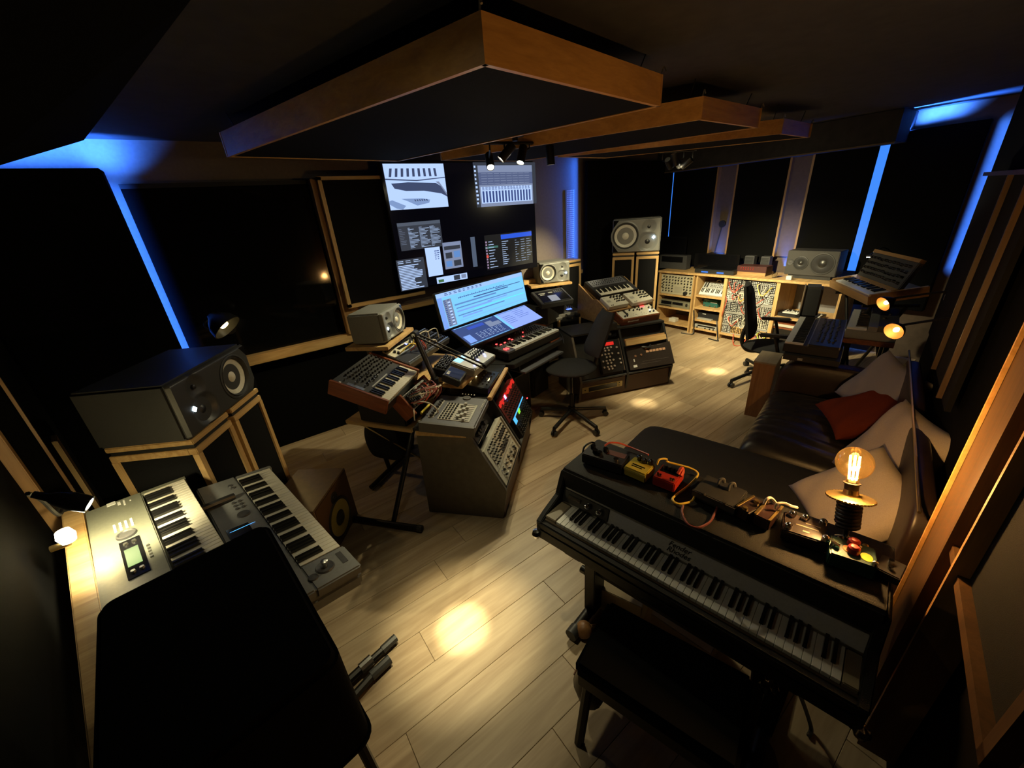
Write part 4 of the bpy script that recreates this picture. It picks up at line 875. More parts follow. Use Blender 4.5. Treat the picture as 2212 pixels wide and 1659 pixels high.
b_=MB(); [b_.box(-w/2+i*w/14,h*(.30+.05*sin(i*2.3)),z,-w/2+(i+.94)*w/14,h*(.46+.03*sin(i*1.7)),z+.004) for i in range(14)]; b_.build('red_light_bar',E_REDD,t); arealight('led_light',t.matrix_world@Vector((0,h*.4,z+.02)),t.matrix_world@Vector((0,h*.4,z+.5)),w,.04,1.2,(1,.05,.03),spread=150); knobs(t,gridpts(-w*.45,w*.45,12,-h*.42,h*.22,4,.003),.008,.016,z,PLA,'knobs',8); MB().bx(-w*.16,h*.36,z+.004,.03,.03,.006).build('blue_light',E_BLU2,t)
t,w,h,z=slot(FM,'knob_synth_module','black synth module with silver tipped knobs and a cyan display in the left rack','rack unit',[q('J',1710,590),q('J',1868,245),q('J',2105,465),q('J',1945,850)],m=PLA)
MB().box(-w/2+.01,h*.40,z,w/2-.01,h*.46,z+.003).build('cyan_display',E_CYAN,t); MB().box(-w*.48,h*.16,z,-w*.34,h*.40,z+.003).build('cyan_display',E_CYAN,t); MB().box(-w*.12,h*.22,z+.001,w*.02,h*.4,z+.004).build('green_tile',E_GRN,t)
kp_=[p for p in gridpts(-w*.46,w*.46,13,-h*.46,h*.34,6,.003) if not(p[0]<0 and p[1]>h*.06)]
knobs(t,kp_,.009,.018,z,PLA,'knobs',10); b=MB()
for x,y in kp_: b.cyl((x,y,z+.018),(x,y,z+.0195),.005,n=6)
b.build('knob_caps',STEEL,t,stuff=True)
# control surface with faders
M,w,d=frame(q('J',1195,690),q('J',1405,262),.785,q('J',415,605),.065)
cs_=thing('fader_controller','slate grey control surface with eight faders on top of the left rack','mixer',M)
MB().box(-w/2,-d/2,0,w/2,d/2,.06).build('case',GREYP,cs_,bev=.01,seg=3)
MB().box(-w/2-.002,-d/2,.0,-w/2+.02,d/2,.066).build('end_cheek',mat('grey cheek',(.075,.072,.07),.5),cs_)
r=rect(M,[q('J',1110,612),q('J',1250,378),q('J',690,530),q('J',840,305)],.064)
MB().box(r[0],r[1],.06,r[2],r[3],.064).build('fader_panel',mat('beige panel',(.34,.33,.28),.5),cs_)
fw=r[2]-r[0]; fh=r[3]-r[1]
b=MB(); c=MB()
for i in range(9):
    x=r[0]+fw*(i+.5)/9; b.box(x-.0025,r[1]+fh*.06,.064,x+.0025,r[1]+fh*.52,.0648); yy=r[1]+fh*(.2+.3*((i*37)%10)/10); c.box(x-.008,yy-.009,.064,x+.008,yy+.009,.08)
b.build('fader_slots',GLO,cs_,stuff=True); c.build('fader_caps',SILV,cs_,stuff=True)
knobs(cs_,gridpts(r[0],r[2],8,r[1]+fh*.58,r[3]-fh*.02,4),.009,.007,.064,PLA,'buttons',4)
r2=rect(M,[q('J',540,490),q('J',700,285),q('J',610,560),q('J',785,290)],.064); MB().box(r2[0],max(r2[1],r[3]+.03),.06,r2[2],d/2-.03,.064).build('knob_strip',mat('beige panel strip',(.30,.29,.25),.5),cs_); knobs(cs_,gridpts(r2[0],r2[2],8,max(r2[1],r[3]+.03),d/2-.03,1),.012,.016,.064,PLA,'knobs',12)
jp=loc(M,q('J',1095,265),.06); MB(Matrix.Translation((jp.x,jp.y,.06))).lathe([(.03,0),(.028,.008),(.02,.009),(.0,.007)],24).build('jog_wheel',CHAR,cs_)
knobs(cs_,[(jp.x+.06,jp.y-.04+i*.022) for i in range(5)]+[(jp.x-.02+i*.02,r[1]-.03) for i in range(-6,1)],.006,.005,.06,WHT,'small_buttons',4)
# mixer with amber lamps beside it
M,w,d=frame(q('G',1485,1190),q('G',1700,880),.775,q('G',1060,1110),.055)
am=thing('dark_mixer','low black audio mixer with amber lights behind the wooden rack edge','mixer',M)
MB().box(-w/2,-d/2,0,w/2,d/2,.052).build('case',PLA,am,bev=.005)
knobs(am,[loc(M,q('G',*p),.052)[:2] for p in ((1260,910),(1260,965),(1155,1045))],.008,.008,.052,E_AMB,'amber_lights'); knobs(am,gridpts(-w*.4,w*.4,5,-d*.4,d*.1,3,.005),.007,.012,.052,CHAR,'knobs',8)
lp_=loc(M,q('G',1500,1020),.052); MB().bx(lp_.x,lp_.y,.0535,.05,.007,.003).build('level_light',E_AMB,am)
st_=[RLM.inverted()@onz(q('G',*p),.74) for p in ((1515,1360),(1800,800))]
MB().box(st_[0].x,st_[0].y-.012,.715,st_[1].x,st_[0].y+.02,.745).build('wood_lip',PINE,RL,bev=.004)
# ---- upper wooden shelf behind the rack
c1=onz(q('G',1000,1130),.86); c2=onz(q('G',1545,640),.86); c0=onz(q('G',650,1045),.86)
us=thing('synth_shelf','raised wooden shelf with a bright front edge carrying the white synth and the modular case','shelf',yawM((c1.x,c1.y,0),degrees(atan2((c2-c1).y,(c2-c1).x))))
bpy.context.view_layer.update(); I=us.matrix_world.inverted(); e2=(I@c2).x
MB().box(-.0,0,.83,e2+.05,.62,.86).build('board',PINE,us,bev=.003); MB().box((I@c0).x-.02,.16,.83,0,.62,.86).build('board',PINE,us,bev=.003)
MB().box(.02,.12,.717,e2,.14,.83).build('support',BLK,us); MB().box(.0,.20,.717,.03,.26,.83).build('support',BLK,us)
USM=us.matrix_world.copy(); 
M,w,d=frame(q('G',1235,845),q('G',1625,560),.935,q('G',800,690),.065)
t=thing('white_synth','small white synthesizer with a pale blue screen and blue lights on the raised wooden shelf','synthesizer',M)
MB().box(-w/2,-d/2,0,w/2,d/2,.06).build('case',SILV,t,bev=.004); MB().box(-w/2+.006,-d/2+.006,.06,w/2-.006,d/2-.006,.064).build('faceplate',mat('white faceplate',(.5,.52,.56),.45),t)
r=rect(M,[q('G',855,680),q('G',905,620),q('G',985,720),q('G',1040,650)],.064); MB().box(r[0],r[1],.064,r[2],r[3],.066).build('display',glow('pale cyan display',(.3,.75,1),1.6),t)
r=rect(M,[q('G',970,600),q('G',1010,570),q('G',1040,630),q('G',1080,600)],.064); MB().box(r[0],r[1],.064,r[2],r[3],.066).build('display',glow('pale cyan display small',(.4,.8,1),1.8),t)
knobs(t,[loc(M,q('G',*p),.064)[:2] for p in ((1415,560),(1430,595),(1295,665),(1235,768))],.008,.006,.064,E_BLU2,'blue_lights'); 
knobs(t,[(loc(M,q('G',1180+i*38,620-i*30),.064).x,loc(M,q('G',1180+i*38,620-i*30),.064).y-j*.03) for i in range(5) for j in range(2)],.010,.02,.064,PLA,'knobs',10); knobs(t,gridpts(w*.05,w*.45,5,d*.2,d*.42,2,.004),.006,.012,.064,PLA,'small_knobs',8)
M,w,d=frame(q('G',975,1040),q('G',1100,870),.925,q('G',650,915),.06)
t=thing('tablet_box','flat black box with a dark glossy top beside the white synth','audio box',M); MB().box(-w/2,-d/2,0,w/2,d/2,.055).build('case',BLK,t,bev=.004); MB().box(-w/2+.01,-d/2+.01,.055,w/2-.01,d/2-.01,.058).build('glass_top',mat('blue black glass',(.012,.013,.03),.15),t); MB().bx(-w*.2,d*.3,.059,.05,.02,.002).build('white_label',WHT,t)
M,w,d=frame(q('G',700,850),q('G',900,610),.95,q('G',470,790),.07)
t=thing('black_synth_module','black module full of dark knobs between the modular case and the tablet box','synthesizer',M); MB().box(-w/2,-d/2,0,w/2,d/2,.066).build('case',PLA,t,bev=.004); knobs(t,gridpts(-w*.46,w*.46,9,-d*.46,d*.46,5,.003),.009,.016,.066,BLK,'knobs',10); knobs(t,gridpts(-w*.4,w*.4,7,-d*.4,d*.4,3,.006),.004,.018,.066,SILV,'switches',6)
M,w,d=frame(q('L',1740,1390),q('L',2150,1120),1.03,q('L',1245,1195),.12)
mc=thing('modular_case','silver modular synth case with a sequencer panel and patch cables under the small left speaker','modular synth',M)
MB().box(-w/2-.01,-d/2-.01,.062,w/2+.3,d/2+.012,.112).build('case',CHAR,mc,bev=.003)
MB().box(-w/2,d*.02,.112,w/2,d/2,.116).build('sequencer_panel',mat('silver white panel',(.50,.48,.40),.4),mc); MB().box(-w/2,-d/2,.112,w/2,-d*.02,.114).build('lower_panel',PLA,mc); MB().box(w/2+.005,-d/2,.112,w/2+.29,d/2,.115).build('right_panel',PLA,mc)
for y in (d*.0,-d/2+.006,d/2): MB().box(-w/2,y-.004,.112,w/2+.29,y+.004,.122).build('rail',STEEL,mc)
knobs(mc,gridpts(-w*.47,w*.47,20,d*.40,d*.48,2),.0045,.012,.116,PLA,'jack_row',6); MB().box(-w*.12,d*.22,.116,w*.3,d*.34,.118).build('display',GLO,mc); MB().bx(w*.24,d*.3,.1185,.016,.016,.003).build('blue_light',E_BLU2,mc); knobs(mc,[(w*.38,d*.28),(w*.42,d*.16),(-w*.32,d*.22),(-w*.3,d*.1),(w*.30,d*.12)],.011,.018,.116,PLA,'knobs')
MB().box(-w*.05,d*.06,.116,w*.28,d*.16,.118).build('display',GLO,mc)
knobs(mc,gridpts(w/2+.02,w/2+.28,10,-d*.45,d*.45,6,.003),.007,.014,.115,BLK,'knobs',8)
for k,(m,a,b_) in enumerate([(CYEL,(-.3,.05),(.25,-.3)),(CYEL,(-.1,.1),(.1,-.4)),(CRED,(.2,-.05),(.35,-.35)),(CPNK,(.0,-.1),(.3,-.4)),(CRED,(.35,.1),(.2,-.4)),(CYEL,(.1,.05),(.3,-.1))]):
    MB().tube(curve([(a[0]*w,a[1]*d,.12),(a[0]*w+.01,a[1]*d-.02,.15),((a[0]+b_[0])*w/2,(a[1]+b_[1])*d/2,.19),(b_[0]*w,b_[1]*d,.15),(b_[0]*w,b_[1]*d,.118)]),.0045).build('patch_cable',m,mc)
for a in ((.62,.1),(.95,.0),(.35,-.45)): MB().tube(curve([(a[0]*w,a[1]*d,.12),(a[0]*w,a[1]*d+.01,.17),(a[0]*w+.05,a[1]*d-.03,.2),(a[0]*w+.07,a[1]*d-.06,.12)]),.005).build('patch_cable',CWHT,mc)
ci=USM.inverted()@M.translation; MB().box(ci.x-.1,ci.y+.0,.86,ci.x+.2,ci.y+.06,USM.inverted().translation.z*0+M.translation.z+.04).build('case_riser',BLK,us)
# ---- boom arm
bs=onz((938,815),.92); t=thing('boom_arm','black sprung boom arm rising over the modular case with its tip at the white synth','microphone arm',(bs.x,bs.y,.862))
pv=CAM+ray((896,722)).normalized()*((bs-CAM).length*.98); tip=CAM+ray((1046,792)).normalized()*((bs-CAM).length*1.0); o=Vector((bs.x,bs.y,.862))
MB().cyl((0,0,0),(0,0,.05),.03,n=14).build('base',IRON,t)
for k in (-1,1):
    s=Vector((.018,.018,0))*k
    MB().tube([Vector((0,0,.05))+s,pv-o+s],.009,8).build('lower_rod',IRON,t); MB().tube([pv-o+s,tip-o+s*1.2],.007,8).build('upper_rod',IRON,t)
MB().tube([Vector((0,0,.06)),(pv-o)*.9+Vector((0,0,.02))],.012,8).build('spring',STEEL,t)
MB().cyl(pv-o-Vector((.02,.02,0)),pv-o+Vector((.02,.02,0)),.026).build('joint',IRON,t); MB().cyl(pv-o-Vector((.023,.023,0)),pv-o+Vector((.0235,.0235,0)),.013).build('joint_bolt',STEEL,t)
mt=CAM+ray((1066,775)).normalized()*((bs-CAM).length*1.03)
MB().tube([tip-o,mt-o],.02,10).build('microphone_holder',IRON,t)
# ---- wood cheeked synth and its stand
M,w,d=frame(q('B',690,1080),q('B',990,775),.985,q('B',130,880),.095)
ps=thing('wood_cheek_synth','black synthesizer with reddish wooden end cheeks on a stand left of the desk','synthesizer',M)
ck=.022
for x in (-w/2,w/2-ck): MB().box(x,-d/2,-.005,x+ck,d/2,.095).build('wood_cheek',MAHO,ps,bev=.003)
MB().box(-w/2+ck,-d/2+.002,0,w/2-ck,-d/2+.14,.062).build('case',PLA,ps); MB().box(-w/2+ck,-d/2+.145,.0,w/2-ck,d/2-.004,.086).build('control_panel',mat('charcoal panel',(.028,.028,.03),.45),ps,bev=.003)
keys(ps,-w/2+ck+.002,-d/2+.006,.084,22,(w-2*ck-.004)/22,.135,.085,3,False)
knobs(ps,gridpts(-w*.30,w*.44,11,-d*.02,d*.44,6,.004),.007,.015,.086,BLK,'knobs',10); knobs(ps,gridpts(-w*.40,w*.0,6,-d*.1,d*.4,3,.006),.005,.02,.086,STEEL,'knob_caps',8)
MB().box(-w*.44,-d*.05,.086,-w*.39,d*.25,.09).build('pitch_wheels',STEEL,ps); MB().box(-w*.3,-d*.11,.086,w*.1,-d*.09,.09).build('button_row',SILV,ps); MB().bx(-w*.45,d*.36,.087,.03,.012,.002).build('white_label',WHT,ps)
MP=M.copy()
pk0=onz((745,908),.68); pk1=onz((880,927),.68); pk2=onz((770,893),.68)
sx_=thing('tripod_stand','black folding keyboard stand with a wooden board under the wood cheeked synth','stand',yawM(((pk0.x+pk1.x)/2,(pk0.y+pk1.y)/2,0),degrees(atan2((pk1-pk0).y,(pk1-pk0).x))))
bpy.context.view_layer.update(); I=sx_.matrix_world.inverted(); L2=(pk1-pk0).length/2
MB().box(-L2,0,.65,L2+.03,.36,.68).build('board',PINE,sx_,bev=.004)
pf=I@onz((848,1130),.02); fa=I@onz((765,1120),.03); fb=I@onz((912,1142),.03)
MB().tube([(pf.x+.01,pf.y,.03),(L2-.02,.10,.65)],.018,10).build('pole',IRON,sx_); f=MB().tube([fa,fb],.02,10).build('foot',IRON,sx_); MB().tube([fb-(fb-fa)*.06,fb],.023,10).build('rubber_tip',RUB,f)
pf2=Vector((-L2+.02,.30,.03)); MB().tube([pf2,(-L2+.04,.2,.65)],.018,10).build('pole',IRON,sx_); MB().tube([(-L2+.02,.05,.03),(-L2+.02,.5,.03)],.02,10).build('foot',IRON,sx_)
MB().tube([(-L2+.05,.06,.64),(L2-.02,.14,.32)],.006,6).build('brace',BRASS,sx_)
mpl=MP.translation; mi=I@mpl; zb_=mpl.z-.06
b=MB().box(mi.x-.2,.02,.68,mi.x+.2,.30,.85).build('foam_wedge',BLK,sx_,bev=.01)
gc=I@onz((790,960),.5)
t=thing('gear_bag','black padded gear bag with a rounded bottom slung under the wooden board at the left','bag',sx_.matrix_world@Matrix.Translation((-L2*.35,.22,.27)))
def bag(i,j):
    a=i*2*pi; y=-.3+.6*0; th=j*pi
    r=sin(th)**.35; return (.16*r*max(-1,min(1,1.25*cos(a))),.13*r*max(-1,min(1,1.25*sin(a))),.17-.17*cos(th) if j<.5 else .17-.17*cos(th)*.95)
MB().grid(bag,28,14).build('bag_body',CLOTH,t); MB().tube([(-.15,-.135,.33),(.15,-.135,.33)],.006).build('bright_edge',STEEL,t); MB().box(-.15,-.135,.32,.15,.12,.338).build('bag_lid',PLA,t,bev=.01)
# ---- semi modular synth with pink and white cables
M,w,d=frame(q('J',360,420),q('J',650,140),.845,q('J',195,235),.09)
t=thing('semi_modular_synth','wood sided semi modular synth tangled in pink and white cables beside the fader controller','modular synth',M)
for x in (-w/2-.018,w/2): MB().box(x,-d/2-.03,-.02,x+.018,d/2+.02,.09).build('wood_cheek',MAHO,t,bev=.002)
MB().box(-w/2,-d/2,0,w/2,d/2,.084).build('case',SILV,t); MB().box(-w/2,-d/2+.004,.084,-w*.05,d/2-.004,.087).build('dark_panel',PLA,t); MB().box(w*.0,-d/2+.004,.084,w/2,d/2-.004,.087).build('grey_panel',SILV,t)
knobs(t,gridpts(-w*.47,-w*.07,6,-d*.45,d*.45,5,.004),.008,.016,.087,PLA,'knobs',10); knobs(t,gridpts(w*.05,w*.45,5,-d*.4,d*.4,4,.004),.008,.016,.087,PLA,'knobs',10)
def cab(pts,m,name,label,r=.005):
    o=MB().tube(curve(pts),r).build(name,m); tag(o,label,'cable'); return o
for k,(a,b_,hh,m) in enumerate([((-.4,.2),(.05,-.2),.12,CWHT),((-.3,.3),(.2,.0),.15,CPNK),((-.2,-.3),(.3,.2),.12,CPNK),((-.45,-.1),(-.05,.3),.10,CPNK),((-.1,.1),(.35,-.3),.14,CWHT),((-.35,-.35),(.1,.35),.10,CRED)]):
    MB().tube(curve([(a[0]*w,a[1]*d,.09),(a[0]*w,a[1]*d-.02,.09+hh*.7),((a[0]+b_[0])*w/2,(a[1]+b_[1])*d/2-.04,.09+hh),(b_[0]*w,b_[1]*d-.01,.09+hh*.6),(b_[0]*w,b_[1]*d,.09)]),.0045).build('patch_cable',m,t)
for k in range(9):
    a=random.uniform(-.02,.02); MB().tube(curve([(w*.25+a,-d*.1,.09),(w*.32+a*2,-d*.4,.14+a),(w*.38+a,-d*.75,.13+a),(w*.34-a,-d*1.05,.05),(w*.2+a*3,-d*1.25,.02)]),.006).build('cable_bundle',CPNK if k%3 else MAHO,t)
def jz(x,y,z): return onz(q('J',x,y),z)
cab([jz(330,370,.80),jz(350,440,.86),jz(360,560,.80),jz(365,570,.79)],CWHT,'cable','short white cable dropping over the wooden cheek with a yellow plug',.004)
cab([jz(320,365,.86),jz(420,310,.90),jz(560,330,.88),jz(660,400,.85),jz(690,480,.80),jz(620,550,.79),jz(500,555,.79),jz(410,590,.79)],CWHT,'cable','white cable looping over the left end of the fader controller',.005)
cab([jz(700,90,.84),jz(690,160,.87),jz(640,240,.83),jz(600,285,.80)],CWHT,'cable','pale double cable hanging from the pink bundle onto the fader controller',.004)
b0=jz(455,485,.79);b1=jz(570,365,.79); o=MB().tube([b0+Vector((0,0,.006)),b1+Vector((0,0,.006))],.009,6).build('cable_tie',YPL); tag(o,'bright yellow strap lying on the left end of the fader controller','strap')
# ================================================================ RIGHT RACK
A=onz((1250,868),0); B=onz((1440,820),0); ru2=(B-A).normalized(); sb2=Vector((-ru2.y,ru2.x,0))
ru2=Vector((cos(radians(-20)),sin(radians(-20)),0)); sb2=Vector((-ru2.y,ru2.x,0))
RRM=Matrix((ru2,sb2,Vector((0,0,1)))).transposed().to_4x4(); RRM.translation=A+sb2*.565+ru2*.0
RW2=1.16
RR=rack('slanted_rack','slanted black equipment rack right of the chair, holding a dark drum machine',RRM,RW2,True)
q0=A-sb2*.045+Vector((0,0,.245)); FR_=Matrix((ru2,(sb2*.225+Vector((0,0,.45))).normalized(),ru2.cross((sb2*.225+Vector((0,0,.45))).normalized()))).transposed().to_4x4(); FR_.translation=q0
M,w,d=frame(q('C',1450,1330),q('C',1980,1240),.275,q('C',1390,1060),.05)
t=thing('drum_machine','dark brown rack drum machine with a row of orange pads in the right rack','drum machine',M)
MB().box(-w/2,-d/2,0,w/2,d/2,.05).build('case',mat('dark brown metal',(.028,.020,.016),.45,noise=.2,scale=60),t,bev=.003)
plates(t,'orange_pads',[(-w*.08+i*w*.075,d*.16,-w*.02+i*w*.075,d*.26) for i in range(6)],.05,.054,mat('peach pads',(.62,.36,.22),.5),True); knobs(t,[(-w*.33,d*.08),(-w*.2,d*.1),(-w*.06,d*.34)],.014,.008,.05,mat('dull orange buttons',(.30,.15,.08),.5),'buttons',8)
MB().box(-w*.42,-d*.40,.05,-w*.34,-d*.30,.055).build('white_switch',WHT,t); MB().bx(-w*.38,-d*.1,.053,.012,.03,.006).build('white_marker',WHT,t)
plates(t,'panel_print',[(-w*.4+i*w*.2,d*.42,-w*.28+i*w*.2,d*.44) for i in range(4)]+[(-w*.2,-d*.2,w*.4,-d*.19),(-w*.25,-d*.3,w*.2,-d*.29)],.05,.0512,mat('grey print',(.12,.10,.09),.6),True)
MB().tube(curve([(-w*.2,d*.5,.03),(-w*.1,d*.4,.06),(0,d*.36,.065),(w*.05,d*.5,.05)]),.012).build('cable',CBLK,t)
dM=RRM.inverted()@M.translation
wb=[onz(q('C',*p),.56) for p in ((1370,1000),(1860,910))]; wbm=(wb[0]+wb[1])/2
r=rect(FR_,[q('C',1365,965),q('C',1845,870),q('C',1395,1040),q('C',1865,960)])
MB(RRM.inverted()@FR_).box(r[0],r[1],.0,r[2],r[3]-.02,.03).build('wood_front',PINE,RR,bev=.003); MB(RRM.inverted()@FR_).box(r[0],r[3]-.02,-.02,r[2],r[3],.012).build('wood_front',DPINE,RR,bev=.003)
t,w,h,z=slot(FR_,'red_lit_unit','black rack unit with rows of white knobs under a red light, right rack','rack unit',[q('C',1068,990),q('C',1290,945),q('C',1095,1365),q('C',1400,1335)],m=PLA)
MB().box(-w*.42,h*.34,z,w*.22,h*.44,z+.004).build('red_light_bar',E_REDD,t); MB().box(w/2-.012,-h/2,z,w/2,h/2,z+.008).build('side_rail',STEEL,t)
pts=[]
for k,(n_,y) in enumerate([(4,.27),(2,.19),(4,.08),(2,-.01),(4,-.12),(2,-.2),(4,-.31),(2,-.38)]): pts+=[(-w*.40+(i+(1.2 if n_==2 else 0))*w*.155,h*y) for i in range(n_)]
pts+=[(w*.32,h*.24),(w*.34,h*.05),(w*.36,-h*.13),(w*.37,-h*.25)]
knobs(t,pts,.0115,.012,z,mat('white knob',(.55,.48,.42),.4),'knobs',12)
t,w,h,z=slot(FR_,'jack_panel','black panel with one silver jack above the red lit unit in the right rack','rack unit',[q('C',1085,880),q('C',1265,845),q('C',1075,940),q('C',1290,930)],m=GLO)
knobs(t,[(w*.1,0)],.018,.012,z,STEEL,'jack',14)
kb=vface(A-sb2*.012+Vector((0,0,0)),ru2)
t,w,h,z=slot(kb,'patch_unit','gold edged rack unit with a long dark window at the foot of the right rack','rack unit',[q('C',860,1545),q('C',1345,1440),q('C',880,1610),q('C',1355,1505)],m=mat('gold faceplate',(.40,.33,.16),.4,.4))
MB().box(-w*.34,-h*.36,z,w*.36,h*.36,z+.003).build('window',GLO,t); knobs(t,[(-w*.43,0),(w*.42,h*.2),(w*.42,-h*.2)],.008,.004,z,GLO,'screws')
# tiered stand above
M3,w3,d3=frame(q('Q',985,1005),q('Q',1695,880),.80,q('Q',755,790),.085)
t3=thing('cream_synth','cream drum synth with a red display in a mahogany case, lowest on the tiered stand','synthesizer',M3)
MB().box(-w3/2-.012,-d3/2-.012,0,w3/2+.012,d3/2+.012,.08).build('wood_case',MAHX,t3,bev=.003); MB().box(-w3/2,-d3/2,.08,w3/2,d3/2,.085).build('faceplate',CREAM,t3)
knobs(t3,[loc(M3,q('Q',*p),.085)[:2] for p in ((830,815),(915,800),(880,865),(1050,780),(1080,800),(1100,840),(1030,790),(1160,745),(1210,745),(1210,790),(1180,840),(1285,780),(1255,825),(1300,830),(1345,810),(1450,715),(1480,785),(1550,795),(1510,865),(1580,855),(1055,920),(1060,950),(1015,965))],.011,.018,.085,PLA,'knobs',10)
sb_=[loc(M3,q('Q',*p),.085) for p in ((975,845),(965,950))]; MB().box(sb_[0].x-.012,min(sb_[1].y,sb_[0].y),.085,sb_[0].x+.012,max(sb_[0].y,sb_[1].y),.09).build('slider_bank',PLA,t3)
dp_=loc(M3,q('Q',1355,755),.085); MB().bx(dp_.x,dp_.y,.0865,.05,.03,.003).build('red_display',E_RED,t3); lp_=loc(M3,q('Q',1508,830),.085); knobs(t3,[lp_[:2]],.008,.008,.085,E_WHT,'white_light')
knobs(t3,[loc(M3,q('Q',*p),.085)[:2] for p in ((1175,905),(1185,940),(1235,915),(1270,925),(1345,870),(1355,910),(1395,885),(1440,890))],.004,.003,.085,PLA,'jacks',6)
lg=MB()
for i in range(8): lg.bx(-w3*.36+i*.018,-d3/2-.0135,.042,.013,.003,.014 if i in(0,7) else .010)
lg.build('front_lettering',WHT,t3)
# stand: two cheeks and shelves in the same tilt plane
M2,w2,d2=frame(q('C',1205,580),q('C',1725,470),.925,q('C',1085,460),.05)
M1,w1,d1=frame(q('C',1080,440),q('C',1545,350),1.01,q('C',900,265),.06)
st=thing('tiered_stand','light wooden tiered stand stacking three synths on the right rack','stand',yawM((M2.translation.x,M2.translation.y,.716),-11))
bpy.context.view_layer.update(); I=st.matrix_world.inverted()
def corners(M,w,d,z): return [I@(M@Vector(p)) for p in ((-w/2,-d/2,z),(w/2,-d/2,z),(w/2,d/2,z),(-w/2,d/2,z))]
a3=corners(M3,w3+.03,d3,-.014); a2=corners(M2,w2+.02,d2,-.008); a1=corners(M1,w1+.02,d1,-.008)
xl=min(a2[0].x,a3[0].x)-.005; xr=max(a2[1].x,a3[1].x)+.02
prf=[(a3[0].y-.01,0),(a3[0].y-.01,max(.012,a3[0].z)),(a3[3].y,a3[3].z),(a2[0].y,a2[0].z+.03),(a2[3].y,a2[3].z+.03),(a1[0].y,a1[0].z+.03),(a1[3].y,a1[3].z+.04),(a1[3].y+.02,0)]
Mp=Matrix(((0,0,1,0),(1,0,0,0),(0,1,0,0),(0,0,0,1)))
for x in (xl,xr): MB().prism(prf,x-.018,x,Mp).build('side_cheek',DPINE,st,bev=.002)
for a in (a3,a2,a1):
    MB().add([a[0],a[1],a[2],a[3]]+[p-Vector((0,0,.012)) for p in a],[(3,2,1,0),(4,5,6,7),(0,1,5,4),(1,2,6,5),(2,3,7,6),(3,0,4,7)]).build('shelf',DPINE,st)
for k,sg in enumerate((-1,1)):
    pts=[(535,575),(915,505),(690,765),(1110,690)] if k==0 else [(980,490),(1385,430),(1150,690),(1590,605)]
    T=M2.copy(); Mt=M2@Matrix.Translation((0,0,.05)); r=rect(Mt,[q('Q',*p) for p in pts]); cx,cy=(r[0]+r[2])/2,(r[1]+r[3])/2; w,h=r[2]-r[0]-.006,r[3]-r[1]
    t=thing('cream_module',['cream desktop module with black knobs, left of the pair on the middle tier','cream desktop module with black knobs, right of the pair on the middle tier'][k],'synthesizer',M2@Matrix.Translation((cx,cy,0)))
    MB().box(-w/2,-h/2,0,w/2,h/2,.05).build('case',CREAM,t,bev=.003)
    knobs(t,[(-w*.08+i*w*.15,h*.32-i*.004) for i in range(4)],.014,.02,.05,PLA,'large_knobs',10); knobs(t,gridpts(-w*.02,w*.45,6,-h*.25,h*.16,2,.004),.008,.016,.05,PLA,'knobs',8); knobs(t,[(-w*.36,-h*.4),(-w*.28,-h*.4)],.006,.006,.05,PLA,'jacks'); MB().box(-w*.44,h*.36,.05,-w*.34,h*.42,.0505).box(-w*.4,-h*.1,.05,-w*.22,h*.1,.0505).build('panel_print',mat('faint grey print',(.30,.29,.26),.6),t,stuff=True)
t=thing('compact_keyboard_synth','small slate keyboard synthesizer with cream keys on the top tier of the wooden stand','synthesizer',M1)
MB().box(-w1/2,-d1/2,0,w1/2,d1/2,.055).build('case',PLA,t,bev=.003); keys(t,-w1/2+.03,-d1/2+.006,.06,25,(w1-.1)/25,.12,.08,0,False,IVORY,.008)
MB().box(-w1/2+.03,d1*.06,.055,w1/2-.05,d1/2-.01,.06).build('control_panel',GREYP,t); knobs(t,gridpts(-w1*.42,w1*.38,14,d1*.12,d1*.42,3,.004),.005,.01,.06,PLA,'sliders',6); knobs(t,[(-w1*.41,d1*.2),(-w1*.05,d1*.38),(0,d1*.38),(w1*.05,d1*.38)],.006,.006,.06,STEEL,'buttons')
# gear beside and below
fb=onz(q('C',1150,810),.74); t=thing('footswitch_box','small black box with a red lamp left of the tiered stand','audio box',yawM((*onz(q('C',1170,800),.74)[:2],.716),-12)); MB().box(-.09,-.09,0,.07,.1,.07).build('case',BLK,t,bev=.004); rp=t.matrix_basis.inverted()@onz(q('C',1148,732),.79); MB().cyl((0.0,-.04,.07),(0.0,-.04,.078),.007,n=8).build('red_light',E_RED,t)
o=MB(RRM.inverted()).box(0,0,0,.001,.001,.001)
kb2=[RRM.inverted()@onz(q('C',*p),.70) for p in ((1330,850),(1820,790),(1340,1000))]
